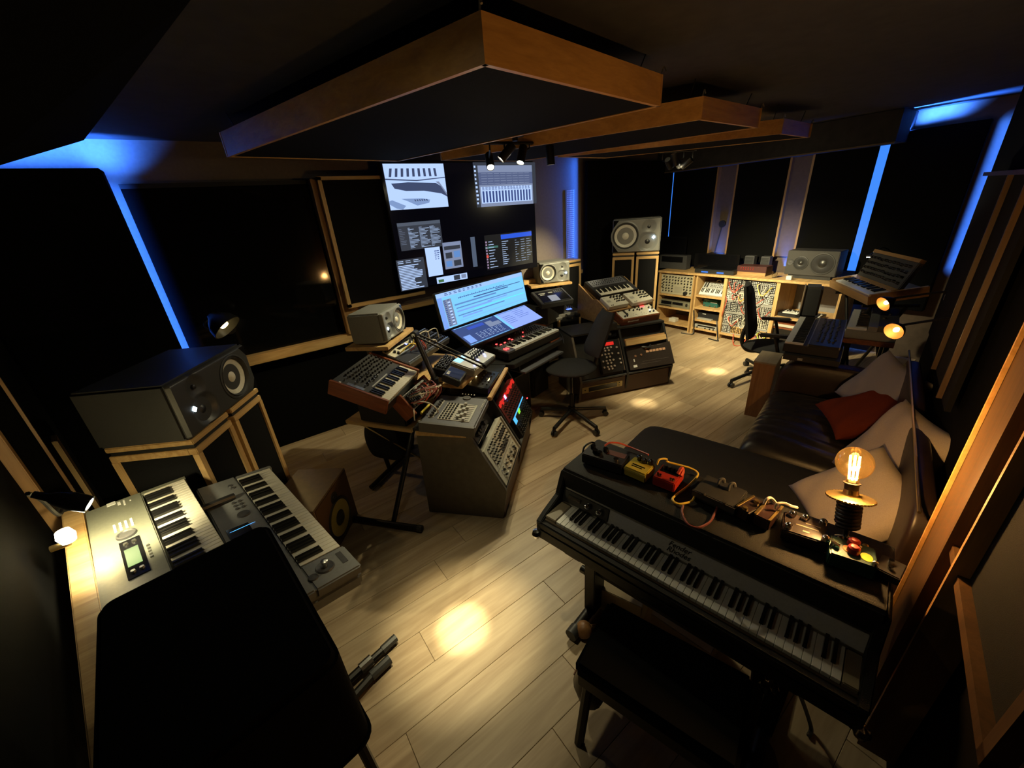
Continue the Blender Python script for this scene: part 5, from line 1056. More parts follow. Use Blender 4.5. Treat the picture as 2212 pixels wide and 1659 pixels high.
# ================================================================ SWIVEL CHAIR (built at a hub, casters measured on the floor)
def swivel(name,label,hub,casters,seatc,sr,seatz,yaw,back=True,bh=.46,arms=False,m=CLOTH,bw=.86,lean=.10):
    t=thing(name,label,'chair',(hub.x,hub.y,0)); o=Vector((hub.x,hub.y,0))
    for c in casters:
        c=c-o; dirn=Vector((c.x,c.y,0)).normalized()
        a=MB().tube([Vector((0,0,.105))+dirn*.03,Vector((c.x,c.y,.085)),Vector((c.x,c.y,.06))],.019,8).build('base_arm',IRON,t)
        s=Vector((-dirn.y,dirn.x,0)); b=MB()
        for k in (-1,1): b.cyl(Vector((c.x,c.y,.029))+s*k*.006,Vector((c.x,c.y,.029))+s*k*.024,.028,n=14)
        b.build('caster',PLA,a)
    MB().cyl((0,0,.07),(0,0,.14),.035).build('hub',IRON,t); MB().cyl((0,0,.14),(0,0,.28),.022).build('column',IRON,t); MB().cyl((0,0,.28),(seatc.x-o.x,seatc.y-o.y,seatz-.05),.013).build('gas_lift',CHROME,t)
    Ms=Matrix.Translation((seatc.x-o.x,seatc.y-o.y,seatz))@Matrix.Rotation(radians(yaw),4,'Z')
    def seat(i,j):
        th=j*pi; a=i*2*pi; r=sin(th)**.5; return Ms@Vector((sr*r*cos(a)*(1+.06*cos(2*a)),sr*r*sin(a),-.035*cos(th)*(1 if j<.5 else .9)))
    MB().grid(seat,32,14).build('seat',m,t)
    if back:   # backrest on local +x side
        def bk(i,j,off):
            a=i*2-1; y=a*sr*bw*(1-.30*j**2); z=.12+j*bh; x=sr*.92+lean*j-.05*(1-a*a)*(1-.3*j)
            ed=(1-abs(a)**6)*(1-abs(2*j-1)**8); return (x+off*max(.012,.04*ed),y,z)
        nb=MB(Ms); f1=MB().grid(lambda i,j:bk(i,j,1),16,16); f2=MB().grid(lambda i,j:bk(i,j,-1),16,16)
        nb.add(f1.v,f1.f); nb.add(f2.v,[f[::-1] for f in f2.f])
        k=17; ring=[i for i in range(k)]+[j*k+16 for j in range(1,k)]+[16*k+i for i in range(15,-1,-1)]+[j*k for j in range(15,0,-1)]
        N_=k*k; nb.f+= [(ring[i],ring[(i+1)%len(ring)],ring[(i+1)%len(ring)]+N_,ring[i]+N_) for i in range(len(ring))]
        nb.build('backrest',m,t)
        MB(Ms).tube(curve([(sr*.2,0,-.05),(sr*.85,0,-.06),(sr*1.12,0,.05),(sr*1.02,0,.22)]),.02,8).build('back_bar',IRON,t)
    if arms:
        for k in (-1,1):
            a=MB(Ms).tube(curve([(-.05,k*sr*.9,-.04),(-.05,k*(sr+.06),.02),(.0,k*(sr+.07),.2)]),.016,8).build('arm_post',IRON,t); MB(Ms).box(-.14,k*(sr+.07)-.035,.2,.14,k*(sr+.07)+.035,.23).build('arm_pad',PLA,a,bev=.012)
    return t
def pz(x,y,z): return onz((1100+x/6.146,680+y/6.146),z)
hub=pz(830,1270,.09); cs4=[pz(600,1575,.03),pz(1155,1560,.03),pz(1275,1300,.03),pz(430,1310,.03)]
vs_=[(c-hub) for c in cs4]; R_=sum(Vector((v.x,v.y)).length for v in vs_)/4; a5=atan2(cs4[2].y-hub.y,cs4[2].x-hub.x)+radians(72)
cs4.append(Vector((hub.x+R_*cos(a5),hub.y+R_*sin(a5),.03)))
sc=onz((1233,792),.47); bt_=CAM+ray((1285,740)).normalized()*(sc-CAM).length
yw=degrees(atan2(bt_.y-sc.y,bt_.x-sc.x))
swivel('swivel_chair','black swivel chair on a five star base with casters in front of the desk',Vector((hub.x,hub.y,0)),cs4,Vector((hub.x*.35+sc.x*.65,hub.y*.35+sc.y*.65,0)),.25,.50,-22,bh=.41,bw=.66,lean=.17)
# ================================================================ BACK SHELF
SX=5.75
def sp(k,x,y,xx=SX): return onax(q(k,x,y),0,xx)
yA=sp('S',135,400).y; yB=sp('S',560,500).y; yC=sp('S',925,500).y; yD=sp('S',1545,600).y; yE=1.42
zT=.93; zB=.10; SD=.58
top=MB().box(SX-.02,yE,zT-.03,BWX-.16,yA+.01,zT).build('worktop',PINE,bev=.003); tag(top,'long wooden worktop over the shelf units along the back wall','worktop')
def unit(y0,y1,shelves,label,back=True):
    t=thing('shelf_unit',label,'shelf unit',(SX+SD/2,(y0+y1)/2,0)); h=(y0-y1)/2; 
    for s in (-1,1): MB().box(-SD/2,s*(h-.011)-.011,.0,SD/2,s*(h-.011)+.011,zT-.03).build('side_panel',PINEZ,t)
    MB().box(-SD/2,-h+.022,zB-.025,SD/2,h-.022,zB).build('bottom_board',PINE,t)
    for z in shelves: MB().box(-SD/2,-h+.022,z-.025,SD/2,h-.022,z).build('shelf_board',PINE,t)
    if back: MB().box(SD/2-.012,-h+.022,zB,SD/2,h-.022,zT-.03).build('back_panel',WALLB,t)
    return t
z1=sp('S',330,650).z; z2=sp('S',330,805).z
unit(yA,yB+.015,[z1,z2],'leftmost wooden shelf unit of the back wall with a cream modular panel')
c2z=[sp('S',740,670).z,sp('S',710,815).z,sp('S',700,960).z]
unit(yB-.015,yC,c2z,'narrow wooden shelf unit with a small keyboard at its top')
unit(yC,yD,[],'wide wooden shelf unit filled with brightly lit modular racks')
unit(yD,yE,[sp('S',1620,920).z],'right wooden shelf unit with a small keyboard on its middle shelf')
BF=Matrix(((0,0,-1,0),(-1,0,0,0),(0,1,0,0),(0,0,0,1)))   # x to the viewer's right, y up, z towards the viewer
def sslot(name,label,cat,k,p0,p1,dep,m,inset=.01,floor=None,xx=SX+.03):
    a=sp(k,*p0,xx); b=sp(k,*p1,xx); y0,y1=max(a.y,b.y),min(a.y,b.y); z0,z1=min(a.z,b.z),max(a.z,b.z)
    if floor is not None: z0=floor+.001
    T=BF.copy(); T.translation=Vector((xx+dep,(y0+y1)/2,z0)); t=thing(name,label,cat,T); w=y0-y1; h=z1-z0
    MB().box(-w/2,0,0,w/2,h,dep).build('case',m,t,bev=.003); return t,w,h,dep
t,w,h,z=sslot('modular_synthesizer','cream modular synth panel of black knobs in the leftmost shelf unit','modular synth','U',(175,880),(755,1290),.15,mat('dull cream faceplate',(.40,.37,.27),.5,noise=.05,scale=30),floor=z1)
kp=[p for p in gridpts(-w*.46,w*.46,10,h*.08,h*.94,6,.004) if not(-w*.08<p[0]<w*.2 and p[1]<h*.5)]
knobs(t,kp,.011,.016,z,PLA,'knobs',10); knobs(t,[(-w*.38,h*.88),(w*.40,h*.88)],.032,.004,z,mat('brass grille',(.30,.26,.15),.5),'round_grilles',16); knobs(t,[(w*.28,h*.12)],.032,.03,z,PLA,'large_knob',16); MB().box(-w*.06,h*.1,z,w*.17,h*.42,z+.002).build('print_area',mat('dim print',(.33,.31,.24),.5),t); knobs(t,[(-w*.45,h*(.35+i*.17)) for i in range(3)],.012,.02,z,STEEL,'chrome_switches',8)
t,w,h,z=sslot('tape_deck','silver cassette deck with two dark windows in the leftmost shelf unit','tape deck','U',(110,1360),(690,1530),.25,mat('champagne faceplate',(.30,.28,.20),.35,.4),floor=z2)
MB().box(-w*.40,h*.35,z,-w*.06,h*.9,z+.003).build('cassette_window',GLO,t); MB().box(-w*.04,h*.45,z,w*.30,h*.88,z+.003).build('meter_frame',STEEL,t); MB().box(-w*.02,h*.52,z+.003,w*.28,h*.82,z+.005).build('meter_window',GLO,t); MB().box(-w*.47,h*.16,z,-w*.06,h*.24,z+.02).build('key_bar',STEEL,t); knobs(t,[(w*.42,h*.66)],.022,.02,z,STEEL,'dial',14)
t=thing('small_box','small cream box on the floor board of the leftmost shelf unit','box',Matrix.Translation((SX+.12,sp('S',250,1000).y,zB+.001))); MB().box(-.05,-.06,0,.05,.06,.06).build('box_body',IVORY,t,bev=.004); MB().box(-.03,-.015,.06,.03,.015,.064).build('lid_strip',WHT,t)
# small keyboard standing tilted
zk=c2z[0]; a=sp('U',865,1260,SX+.05); b=sp('U',1325,1285,SX+.05); tp=sp('U',945,990,SX+.22); yk0,yk1=a.y,sp('U',1325,1285,SX+.05).y
u_=Vector((0,-1,0)); v_=Vector((.17,0,tp.z-zk-.02)).normalized(); n_=u_.cross(v_); T=Matrix((u_,v_,n_)).transposed().to_4x4(); hh=(Vector((.17,0,tp.z-zk-.02))).length; ww=yk0-yk1
T.translation=Vector((SX+.04,(yk0+yk1)/2,zk+.004))
t=thing('small_keyboard','small silver keyboard synthesizer tilted forward at the top of the narrow shelf unit','synthesizer',T)
MB().box(-ww/2,0,-.03,ww/2,hh,.0).build('case',SILV,t,bev=.003); keys(t,-ww/2+.008,.006,.012,16,(ww-.016)/16,hh*.40,hh*.26,0,False,WHITEK,.012); MB().box(-ww/2+.01,hh*.47,0,ww/2-.01,hh-.01,.004).build('control_panel',mat('light grey panel',(.34,.35,.34),.5),t); knobs(t,gridpts(-ww*.2,ww*.44,9,hh*.55,hh*.9,3,.005),.006,.008,.004,PLA,'knobs',8); MB().box(-ww*.43,hh*.55,.004,-ww*.38,hh*.9,.008).box(-ww*.33,hh*.55,.004,-ww*.28,hh*.9,.008).build('wheels',PLA,t)
MB().tube(curve([(-ww*.05,hh,-.01),(-.0,hh+.02,.01),(.03,hh+.03,.0),(.05,hh,-.02)]),.008).build('cable',CWHT,t)
t,w,h,z=sslot('teal_pedal','teal effects box with white print in the narrow shelf unit, second compartment','effects pedal','U',(960,1360),(1215,1520),.12,TEAL,floor=c2z[1],xx=SX+.12); plates(t,'white_print',[(-w*.4,h*.9,-w*.1,h*.95),(w*.0,h*.6,w*.45,h*.68),(-w*.3,h*.66,-w*.22,h*.7)],z,z+.001,WHT,True); knobs(t,[(-w*.38,h*.25),(0,h*.2),(w*.36,h*.18)],.012,.015,z,STEEL,'footswitches')
t,w,h,z=sslot('wood_block','reddish wooden box left of the teal pedal in the narrow shelf unit','box','U',(870,1380),(950,1420),.1,MAHO,floor=c2z[1],xx=SX+.2); MB().box(-w*.4,h*.2,z,w*.4,h*.8,z+.004).build('front_label',PINE,t)
t,w,h,z=sslot('black_unit','black unit with a white logo mark in the narrow shelf unit, third compartment','audio box','S',(600,845),(860,940),.25,PLA,floor=c2z[2],xx=SX+.08); MB().box(-w*.30,h*.72,z,-w*.14,h*.80,z+.001).build('white_mark',WHT,t); MB().box(-w*.45,0,z,w*.2,h*.18,z+.05).build('silver_edge',SILV,t)
t,w,h,z=sslot('half_rack_unit','silver rack unit with a dark display at the bottom of the narrow shelf unit','rack unit','S',(555,990),(815,1090),.25,SILV,floor=zB); MB().box(-w*.35,h*.52,z,w*.42,h*.88,z+.002).build('display',GLO,t); knobs(t,[(-w*.36,h*.2),(-w*.0,h*.2),(w*.2,h*.2),(w*.36,h*.2)],.011,.016,z,PLA,'knobs')
# modular wall
rows=[((945,445),(1525,600),'top row'),((920,600),(1510,760),'second row'),((925,720),(1470,860),'third row'),((890,850),(1450,990),'fourth row'),((870,1000),(1440,1150),'bottom row')]
zs_=[sp('S',945,440).z,sp('S',930,595).z,sp('S',925,715).z,sp('S',900,850).z,sp('S',885,995).z,zB+.003]
y0=yC-.025; y1=yD+.025
for i in range(5):
    zt_,zb_=zs_[i],zs_[i+1]; T=BF.copy(); T.translation=Vector((SX+.24,(y0+y1)/2,zb_)); w=y0-y1; h=zt_-zb_-.004
    t=thing('modular_row','patched modular synth row in the wide lit shelf unit, '+['topmost of five','second from the top','third from the top','fourth from the top','lowest of five with wooden panels'][i],'modular synth',T)
    MB().box(-w/2,0,0,w/2,h,.20).build('case',BLK,t)
    for y in (.006,h-.006): MB().box(-w/2,y-.006,.2,w/2,y+.006,.206).build('rail',SILV,t)
    x=-w/2+.004; cols=[CHAR,SILV,PLA,CREAM,CHAR,PLA,SILV] if i!=1 else [SILV,PINE,CHAR,CREAM,WHT,SILV]
    if i==4: cols=[CHAR,PINE,CHAR,PINE,PLA]
    k=0; P1=[];P2=[]
    while x<w/2-.03:
        mw=random.choice([.05,.08,.1,.13]); mw=min(mw,w/2-.004-x); m_=random.choice(cols)
        MB().box(x,.012,.2,x+mw-.002,h-.012,.204).build('module_panel',m_,t)
        tgt=P2 if m_ in (CHAR,PLA,BLK) else P1
        tgt+= gridpts(x+.004,x+mw-.006,max(1,int(mw/.022)),.02,h-.02,max(3,int(h/.028)),.003); x+=mw
    if P1: knobs(t,P1,.0065,.014,.204,PLA,'dark_knobs',8)
    if P2: knobs(t,P2,.0068,.014,.204,WHT,'pale_knobs',8)
    cbs={0:[CRED,CYEL,CRED],1:[CRED,CRED,CPNK,CYEL],2:[CRED,CRED],3:[CWHT,CGRN,CWHT,CRED],4:[CGRN,CWHT]}[i]
    for c in cbs+[random.choice([CRED,CWHT])]:
        a=random.uniform(-w*.45,w*.4); b=a+random.uniform(.05,.18); MB().tube(curve([(a,h*.7,.21),(a,h*.6,.26),((a+b)/2,h*random.uniform(-.1,.3),.28),(b,h*.5,.26),(b,h*.55,.21)]),.005).build('patch_cable',c,t)
o=MB().tube(curve([sp('S',1020,1110,SX-.02),Vector((SX-.10,sp('S',1060,1160).y,.03)),Vector((SX-.16,sp('S',1110,1220).y,.008)),Vector((SX-.08,sp('S',1160,1190).y,.02)),sp('S',1230,1090,SX-.02)]),.006).build('cable',CRED); tag(o,'red cable looping down to the floor from the lowest modular row','cable')
o=MB().tube(curve([sp('S',925,660,SX-.005),sp('S',935,720,SX-.03),sp('S',900,830,SX-.025),sp('S',880,900,SX-.01)]),.006).build('cable',CRED); tag(o,'red cable hanging over the left upright of the modular shelf unit','cable')
o=MB().tube(curve([sp('S',545,830,SX-.005),sp('S',548,950,SX-.02),sp('S',545,1050,SX-.02),Vector((SX-.06,sp('S',545,1150).y,.01)),Vector((SX-.10,sp('S',430,1140).y,.008))]),.009).build('cable',CBLK); tag(o,'black cable hanging between the two left shelf units onto the floor','cable')
o=MB().tube(curve([sp('S',820,960,SX-.005),sp('S',825,1040,SX-.03),Vector((SX-.04,sp('S',850,1150).y,.012)),Vector((SX-.12,sp('S',880,1180).y,.009)),Vector((SX-.10,sp('S',760,1170).y,.009))]),.009).build('cable',CBLK); tag(o,'black cable hanging in front of the narrow shelf unit onto the floor','cable')
# right unit content
zk=sp('S',1620,920).z; t=thing('mini_keyboard','white keyed mini keyboard lying on the middle shelf of the right shelf unit','keyboard',Matrix.Translation((SX+.16,(sp('S',1560,880).y+1.62)/2,zk+.001))@Matrix.Rotation(radians(-90),4,'Z'))
ww=sp('S',1560,880).y-1.55; MB().box(-ww/2,-.1,0,ww/2,.12,.045).build('case',PLA,t,bev=.003); keys(t,-ww/2+.05,-.095,.058,14,(ww-.06)/14,.11,.07,0,False,WHITEK,.012); knobs(t,gridpts(-ww*.46,ww*.46,8,.04,.11,2),.008,.01,.045,SILV,'knobs',8)
t,w,h,z=sslot('receiver','wooden topped unit on the low board of the right shelf unit','audio box','S',(1490,965),(1770,1040),.3,MAHO,xx=SX+.05,floor=zB); MB().box(-w*.46,h*.1,z,w*.46,h*.7,z+.002).build('dark_front',GLO,t); MB().box(-w*.5,h*.82,z,w*.5,h*.94,z+.01).build('trim',CREAM,t)
# things on the worktop
def tbox(name,label,cat,k,p0,p1,xx,dep,m): 
    a=sp(k,*p0,xx); b=sp(k,*p1,xx); y0,y1=max(a.y,b.y),min(a.y,b.y); zt=max(a.z,b.z); T=BF.copy(); T.translation=Vector((xx+dep,(y0+y1)/2,zT+.001)); t=thing(name,label,cat,T); w=y0-y1; h=zt-zT
    MB().box(-w/2,0,0,w/2,h,dep).build('case',m,t,bev=.004); return t,w,h,dep
t,w,h,z=tbox('grey_console','grey slanted console with a dark window at the left end of the back worktop','console','U',(140,525),(620,820),5.95,.12,CHAR); MB().box(-w*.42,h*.5,z,w*.36,h*.9,z+.003).build('window',GLO,t)
t,w,h,z=tbox('dark_monitor','black monitor standing above the grey console, a small light mirrored in it','monitor','U',(150,185),(610,510),6.12,.03,GLO); MB().box(-w*.47,h*.06,z,w*.47,h*.96,z+.001).build('screen',SCRG,t); MB().box(-.1,0,-.06,.1,.008,.06).build('foot',PLA,t)
t,w,h,z=tbox('dark_monitor','wide black monitor in the middle of the back worktop between two blue lit gaps','monitor','U',(800,500),(1620,720),6.12,.03,GLO); MB().box(-w*.48,h*.06,z,w*.48,h*.97,z+.001).build('screen',SCRG,t); MB().box(-.12,0,-.06,.12,.008,.06).build('foot',PLA,t)
T=Matrix.Translation((5.93,(sp('U',760,840).y+sp('U',1500,860).y)/2,zT+.001)); t=thing('turntable','low black turntable like deck with blue lit edges in the middle of the worktop','deck',T); w=(sp('U',760,840).y-sp('U',1500,860).y)/2; MB().box(-.14,-w,0,.16,w,.055).build('case',BLK,t,bev=.004); MB().box(-.10,-w*.8,.055,.14,w*.8,.06).build('top_plate',GLO,t)
for y in (w*.45,-w*.35): MB().box(-.143,y-.05,.012,-.14,y+.05,.03).build('blue_light',E_BLUE,t)
t,w,h,z=tbox('red_lit_console','wooden edged console with tiny red lights near the middle right of the worktop','console','U',(1600,730),(2130,880),5.9,.2,mat('dark red brown metal',(.05,.012,.01),.5)); MB().box(-w/2,0,z,w/2,h*.35,z+.006).build('wood_front',DPINE,t); knobs(t,gridpts(-w*.4,w*.1,6,h*.55,h*.9,2),.006,.006,z,E_REDD,'red_lights',6)
for k,(p0,p1,lab) in enumerate([((1745,545),(1890,730),'small dark grey slatted box, left of a pair behind the red lit console'),((2050,560),(2183,740),'small dark grey slatted box, right of a pair behind the red lit console')]):
    t,w,h,z=tbox('slatted_box',lab,'audio box','U',p0,p1,6.14,.1,CHAR)
    for j in range(5): MB().box(-w*.42,h*(.55+j*.08),z,w*.42,h*(.59+j*.08),z+.004).build('slat',PLA,t)
a=sp('X',345,900,5.86); o=MB(Matrix.Translation((5.86,a.y,zT+.001))).lathe([(.028,0),(.034,.085),(.032,.085),(.026,.005),(0,.004)],20).build('drinking_glass',mat('clear glass',(.9,.9,.88),.05,trans=1)); tag(o,'clear drinking glass on the edge of the worktop','glass')
o=MB(Matrix.Translation((5.80,sp('X',620,1000).y,zT+.001))).box(-.02,-.03,0,.03,.03,.05).build('white_box',WHT,None,bev=.003); tag(o,'tiny white box at the worktop edge under the dark speaker','box')
# dark two woofer speaker
a=sp('X',640,410,5.93); b=sp('X',1650,930,5.93); y0,y1=a.y,b.y; z0,z1_=zT+.045,a.z
T=BF.copy(); T.translation=Vector((6.2,(y0+y1)/2,(z0+z1_)/2)); t=thing('two_way_speaker','dark brown grey speaker on its side with two cones at the right of the worktop','speaker',T); w=y0-y1; h=z1_-z0; z=.27
MB().box(-w/2,-h/2,0,w/2,h/2,z).build('cabinet',SPD,t,bev=.006)
for nm,x,r in (('large',w*.22,h*.40),('small',-w*.20,h*.26)):
    Mw=Matrix.Translation((x,0,z)); MB(Mw).lathe([(r*1.1,0),(r*1.08,.006),(r,.007),(r*.94,.002)],32).build('surround',RUB,t); MB(Mw).lathe([(r*.95,.003),(r*.6,.0055),(r*.36,.001)],32).build('cone',DCONE,t); MB(Mw).lathe([(r*.38,.001),(r*.25,.010),(0,.014)],20).build('dust_cap',DCONE,t)
MB(Matrix.Translation((-w*.41,h*.02,z))).lathe([(h*.12,0),(h*.11,.005),(h*.05,.002),(0,.006)],20).build('tweeter',CHAR,t)
T=Matrix.Translation((6.07,(y0+y1)/2,zT+.001)); o=MB(T).box(-.12,-w*.42,0,.12,w*.42,.042).build('speaker_pad',BLK); tag(o,'flat black pad under the dark two cone speaker','speaker pad')
# ---- right hand large speaker on pedestals
M,w,d=frame(q('A2',450,1185),q('A2',815,1172),1.2,q('A2',450,990),.36)
u_=M.col[0].xyz; n_=u_.cross(Vector((0,0,1))); t_=M.translation; M=Matrix((u_,Vector((0,0,1)),n_)).transposed().to_4x4(); M.translation=t_; sp3=thing('studio_monitor','large grey three way speaker on its side at the far end of the room','speaker',M); speaker3(sp3,w,d,.36,flip=True)
u=M.col[0].xyz; n=M.col[2].xyz; ctr=M.translation+n*.18
for k,lab in ((-.25,'left black and pine speaker pedestal under the far large speaker'),(.26,'right black and pine speaker pedestal under the far large speaker')):
    p=ctr+u*w*k; p.z=0
    pedestal('speaker_pedestal',lab,yawM(p,degrees(atan2(u.y,u.x))),.28,.36,M.translation.z-d/2-.003)
# ================================================================ FAR RIGHT SYNTHS
def gkey(FL,FR,BL,z,h,w=None,d=None): return frame(FL,FR,z,BL,h,w,d)
M,w,d=frame(q('T',830,455),q('T',1260,640),1.08,q('T',1010,425),.09)
D_=.40; M.translation=M.translation+M.col[1].xyz*(D_-d)/2
t=thing('vintage_synth','wooden cased synthesizer with an upright panel of black knobs in the back right corner','synthesizer',M)
bk=mat('worn oak',(.40,.24,.10),.45,noise=.1,scale=20)
MB().box(-w/2-.03,-D_/2-.02,0,w/2+.03,-D_/2,.075).build('front_board',DPINE,t); 
for s in (-1,1): MB().box(s*(w/2+.015)-.015,-D_/2,0,s*(w/2+.015)+.015,D_/2,.09).build('wood_cheek',DPINE,t,bev=.003)
MB().box(-w/2,-D_/2,0,w/2,D_/2,.06).build('case',PLA,t); keys(t,-w/2+.06,-D_/2+.003,.085,26,(w-.07)/26,.14,.09,3,False,WHITEK)
MB().box(-w/2,-D_/2+.15,.06,w/2,-D_/2+.2,.095).build('wood_strip',bk,t)
Pn=Matrix.Translation((0,-D_/2+.2,.085))@Matrix.Rotation(radians(58),4,'X')
MB(Pn).box(-w/2,0,-.03,w/2,.27,0).build('panel_body',CHAR,t); MB(Pn).box(-w/2+.01,.01,0,w/2-.01,.24,.004).build('faceplate',mat('black grey faceplate',(.07,.07,.065),.4),t); MB(Pn).box(-w/2,.245,-.03,w/2,.275,.012).build('top_rail',bk,t)
knobs_=MB(Pn)
for x,y in gridpts(-w*.46,w*.46,11,.03,.225,4,.004): knobs_.cyl((x,y,.004),(x,y,.03),.013,.010,10)
knobs_.build('knobs',PLA,t,stuff=True); cp_=MB(Pn)
for x,y in gridpts(-w*.40,w*.46,11,.03,.225,4,.004): cp_.cyl((x+.006,y,.004),(x+.006,y,.033),.006,n=8)
cp_.build('knob_caps',STEEL,t,stuff=True)
sm=thing('x_stand','black crossed legs keyboard stand under the wooden cased synth','stand',yawM((M.translation.x,M.translation.y,0),degrees(atan2(M.col[0].y,M.col[0].x))))
hz=M.translation.z-.03
for y in (-.13,.13): MB().tube([(-.3,y,.02),(.3,y,hz-.05)],.015,8).build('cross_leg',IRON,sm); MB().tube([(.3,y+.03,.02),(-.3,y+.03,hz-.05)],.015,8).build('cross_leg',IRON,sm)
for x in (-.3,.3): MB().tube([(x,-.2,hz-.045),(x,.22,hz-.045)],.014,8).build('support_bar',IRON,sm); MB().tube([(x,-.2,.018),(x,.22,.018)],.016,8).build('foot',RUB,sm)
lp=CAM+ray(q('T',1275,175)).normalized()*6.0
t=thing('panel_lamp','tiny bright lamp over the wooden cased synth in the corner','lamp',lp+Vector((0,0,-.02)))
MB().bx(0,0,.02,.12,.05,.02).build('housing',IRON,t,bev=.004); MB().bx(0,0,.006,.10,.04,.006).build('lamp_lens',glow('panel lamp',(1,1,.8),20),t); MB().tube(curve([(.0,.0,.03),(.2,-.05,.08),(.4,-.12,-.02),(BWX-.16-lp.x,-.2,-.1)]),.006).build('gooseneck',IRON,t)
spotlight('lamp_light',lp-Vector((0,0,.02)),M.translation+Vector((.1,-.1,0)),26,110,.7,(1,.93,.7),.03)
# stage keyboard with the white strip
FL=q('T',430,895); FR=q('T',245,1200); BRr=q('T',935,1205)
a=onz(FL,.80); b=onz(FR,.80); u=(b-a).normalized(); n=Vector((0,0,1)); v=n.cross(u); w=(b-a).length; e=onz(BRr,.80); d=(e-b).dot(v)
Mx=Matrix((u,v,n)).transposed().to_4x4(); Mx.translation=(a+b)/2+v*d/2-n*.09
t=thing('stage_keyboard','black stage keyboard seen from its end, with a dark glossy control panel','keyboard',Mx)
MB().box(-w/2,-d/2,0,w/2,d/2,.07).build('case',PLA,t,bev=.004); keys(t,-w/2+.01,-d/2+.005,.085,int((w-.02)/.0236),(w-.02)/int((w-.02)/.0236),.13,.085,0,False,WHITEK)
MB().box(-w/2+.005,-d/2+.17,.07,w/2-.005,d/2-.005,.088).build('control_panel',mat('satin black panel',(.012,.012,.012),.34),t,bev=.002); knobs(t,gridpts(-w*.45,w*.4,12,-d/2+.2,d/2-.03,4,.006),.009,.012,.088,CHAR,'knobs',8); MB().box(-w/2,-d/2+.165,.07,w/2,-d/2+.172,.092).build('edge_trim',STEEL,t); MB().box(-w/2,d/2-.008,.07,w/2,d/2,.092).build('edge_trim',STEEL,t)
s2=thing('keyboard_stand','dark table stand under the black stage keyboard','stand',Matrix.Translation((Mx.translation.x,Mx.translation.y,0))@Matrix.Rotation(atan2(u.y,u.x),4,'Z'))
MB().box(-w/2-.02,-d/2+.02,Mx.translation.z-.05,w/2+.06,d/2+.02,Mx.translation.z-.005).build('table_board',BLK,s2)
for x in (-w/2+.03,w/2-.33):
    for sy in (-1,1): MB().tube([(x,sy*(d/2-.06),0),(x,sy*(d/2-.06),Mx.translation.z-.05)],.018,8).build('leg',IRON,s2)
kp=s2.matrix_basis.inverted()@onz(q('T',560,1320),.68); MB().bx(w/2+.062,-d/2+.14,Mx.translation.z-.03,.01,.035,.02).build('silver_clip',SILV,s2)
# second keyboard to its right
a=onz(q('T',1070,815),.86); b=onz(q('T',985,1035),.86); u=(b-a).normalized(); v=n.cross(u); w=(b-a).length; e=onz(q('T',1330,1000),.86); d=(e-b).dot(v)+.15
My=Matrix((u,v,n)).transposed().to_4x4(); My.translation=(a+b)/2+v*d/2-n*.09
t=thing('grey_keyboard','grey keyboard with two rows of pale keys beside the stage keyboard, under the copper lamps','keyboard',My)
MB().box(-w/2,-d/2,0,w/2,d/2,.075).build('case',SILK,t,bev=.004); nk=int((w-.02)/.0236); keys(t,-w/2+.01,-d/2+.005,.092,nk,(w-.02)/nk,.13,.08,0,False,WHITEK); MB().box(-w/2,-d/2+.14,.075,w/2,-d/2+.2,.115).build('ledge',SILK,t); MB().box(-w/2+.01,-d/2+.2,.075,w/2-.01,d/2-.005,.125).build('control_panel',CHAR,t); knobs(t,[(-w*.3,d*.25),(-w*.1,d*.3),(w*.1,d*.2)],.015,.014,.125,BLK,'knobs')
s3=thing('keyboard_stand','dark table stand under the grey keyboard','stand',Matrix.Translation((My.translation.x,My.translation.y,0))@Matrix.Rotation(atan2(u.y,u.x),4,'Z'))
MB().box(-w/2-.02,-d/2,My.translation.z-.04,w/2+.02,d/2,My.translation.z-.003).build('table_board',MAHX,s3)
for sx in (-1,1):
    for sy in (-1,1): MB().tube([(sx*(w/2-.03),sy*(d/2-.04),0),(sx*(w/2-.03),sy*(d/2-.04),My.translation.z-.04)],.018,8).build('leg',IRON,s3)
# monitor back (dark upright slab) on the shelf side
a=onz(q('T',470,880),.80); tp=q('T',490,540); dd=(a-CAM).length*1.06; t0=CAM+ray(tp).normalized()*dd; b0=CAM+ray(q('T',430,870)).normalized()*dd; b1=CAM+ray(q('T',650,850)).normalized()*dd
u=Vector((b1.x-b0.x,b1.y-b0.y,0)).normalized(); T=vface(((b0.x+b1.x)/2,(b0.y+b1.y)/2,.70),u); w=(b1-b0).length
t=thing('upright_speaker','tall dark cloth covered speaker standing behind the stage keyboard','speaker',T); MB().box(-w/2,0,-.22,w/2,t0.z-.70,0).build('cabinet',BLK,t,bev=.02); MB().box(-w/2+.02,.02,0,w/2-.02,t0.z-.72,.006).build('grille_cloth',CLOTH,t); MB().box(-w/2-.004,.0,-.2,-w/2+.004,t0.z-.70,.004).build('silver_edge',STEEL,t); 
pst=thing('speaker_post','black column stand holding the tall cloth covered speaker','speaker stand',Matrix.Translation((T.translation.x+T.col[2].x*-.11,T.translation.y-T.col[2].y*.11,0))); MB().cyl((0,0,0),(0,0,.02),.16,n=20).build('base',IRON,pst); MB().cyl((0,0,.02),(0,0,.685),.03).build('column',IRON,pst); MB().box(-.09,-.09,.685,.09,.09,.698).build('top_plate',IRON,pst)
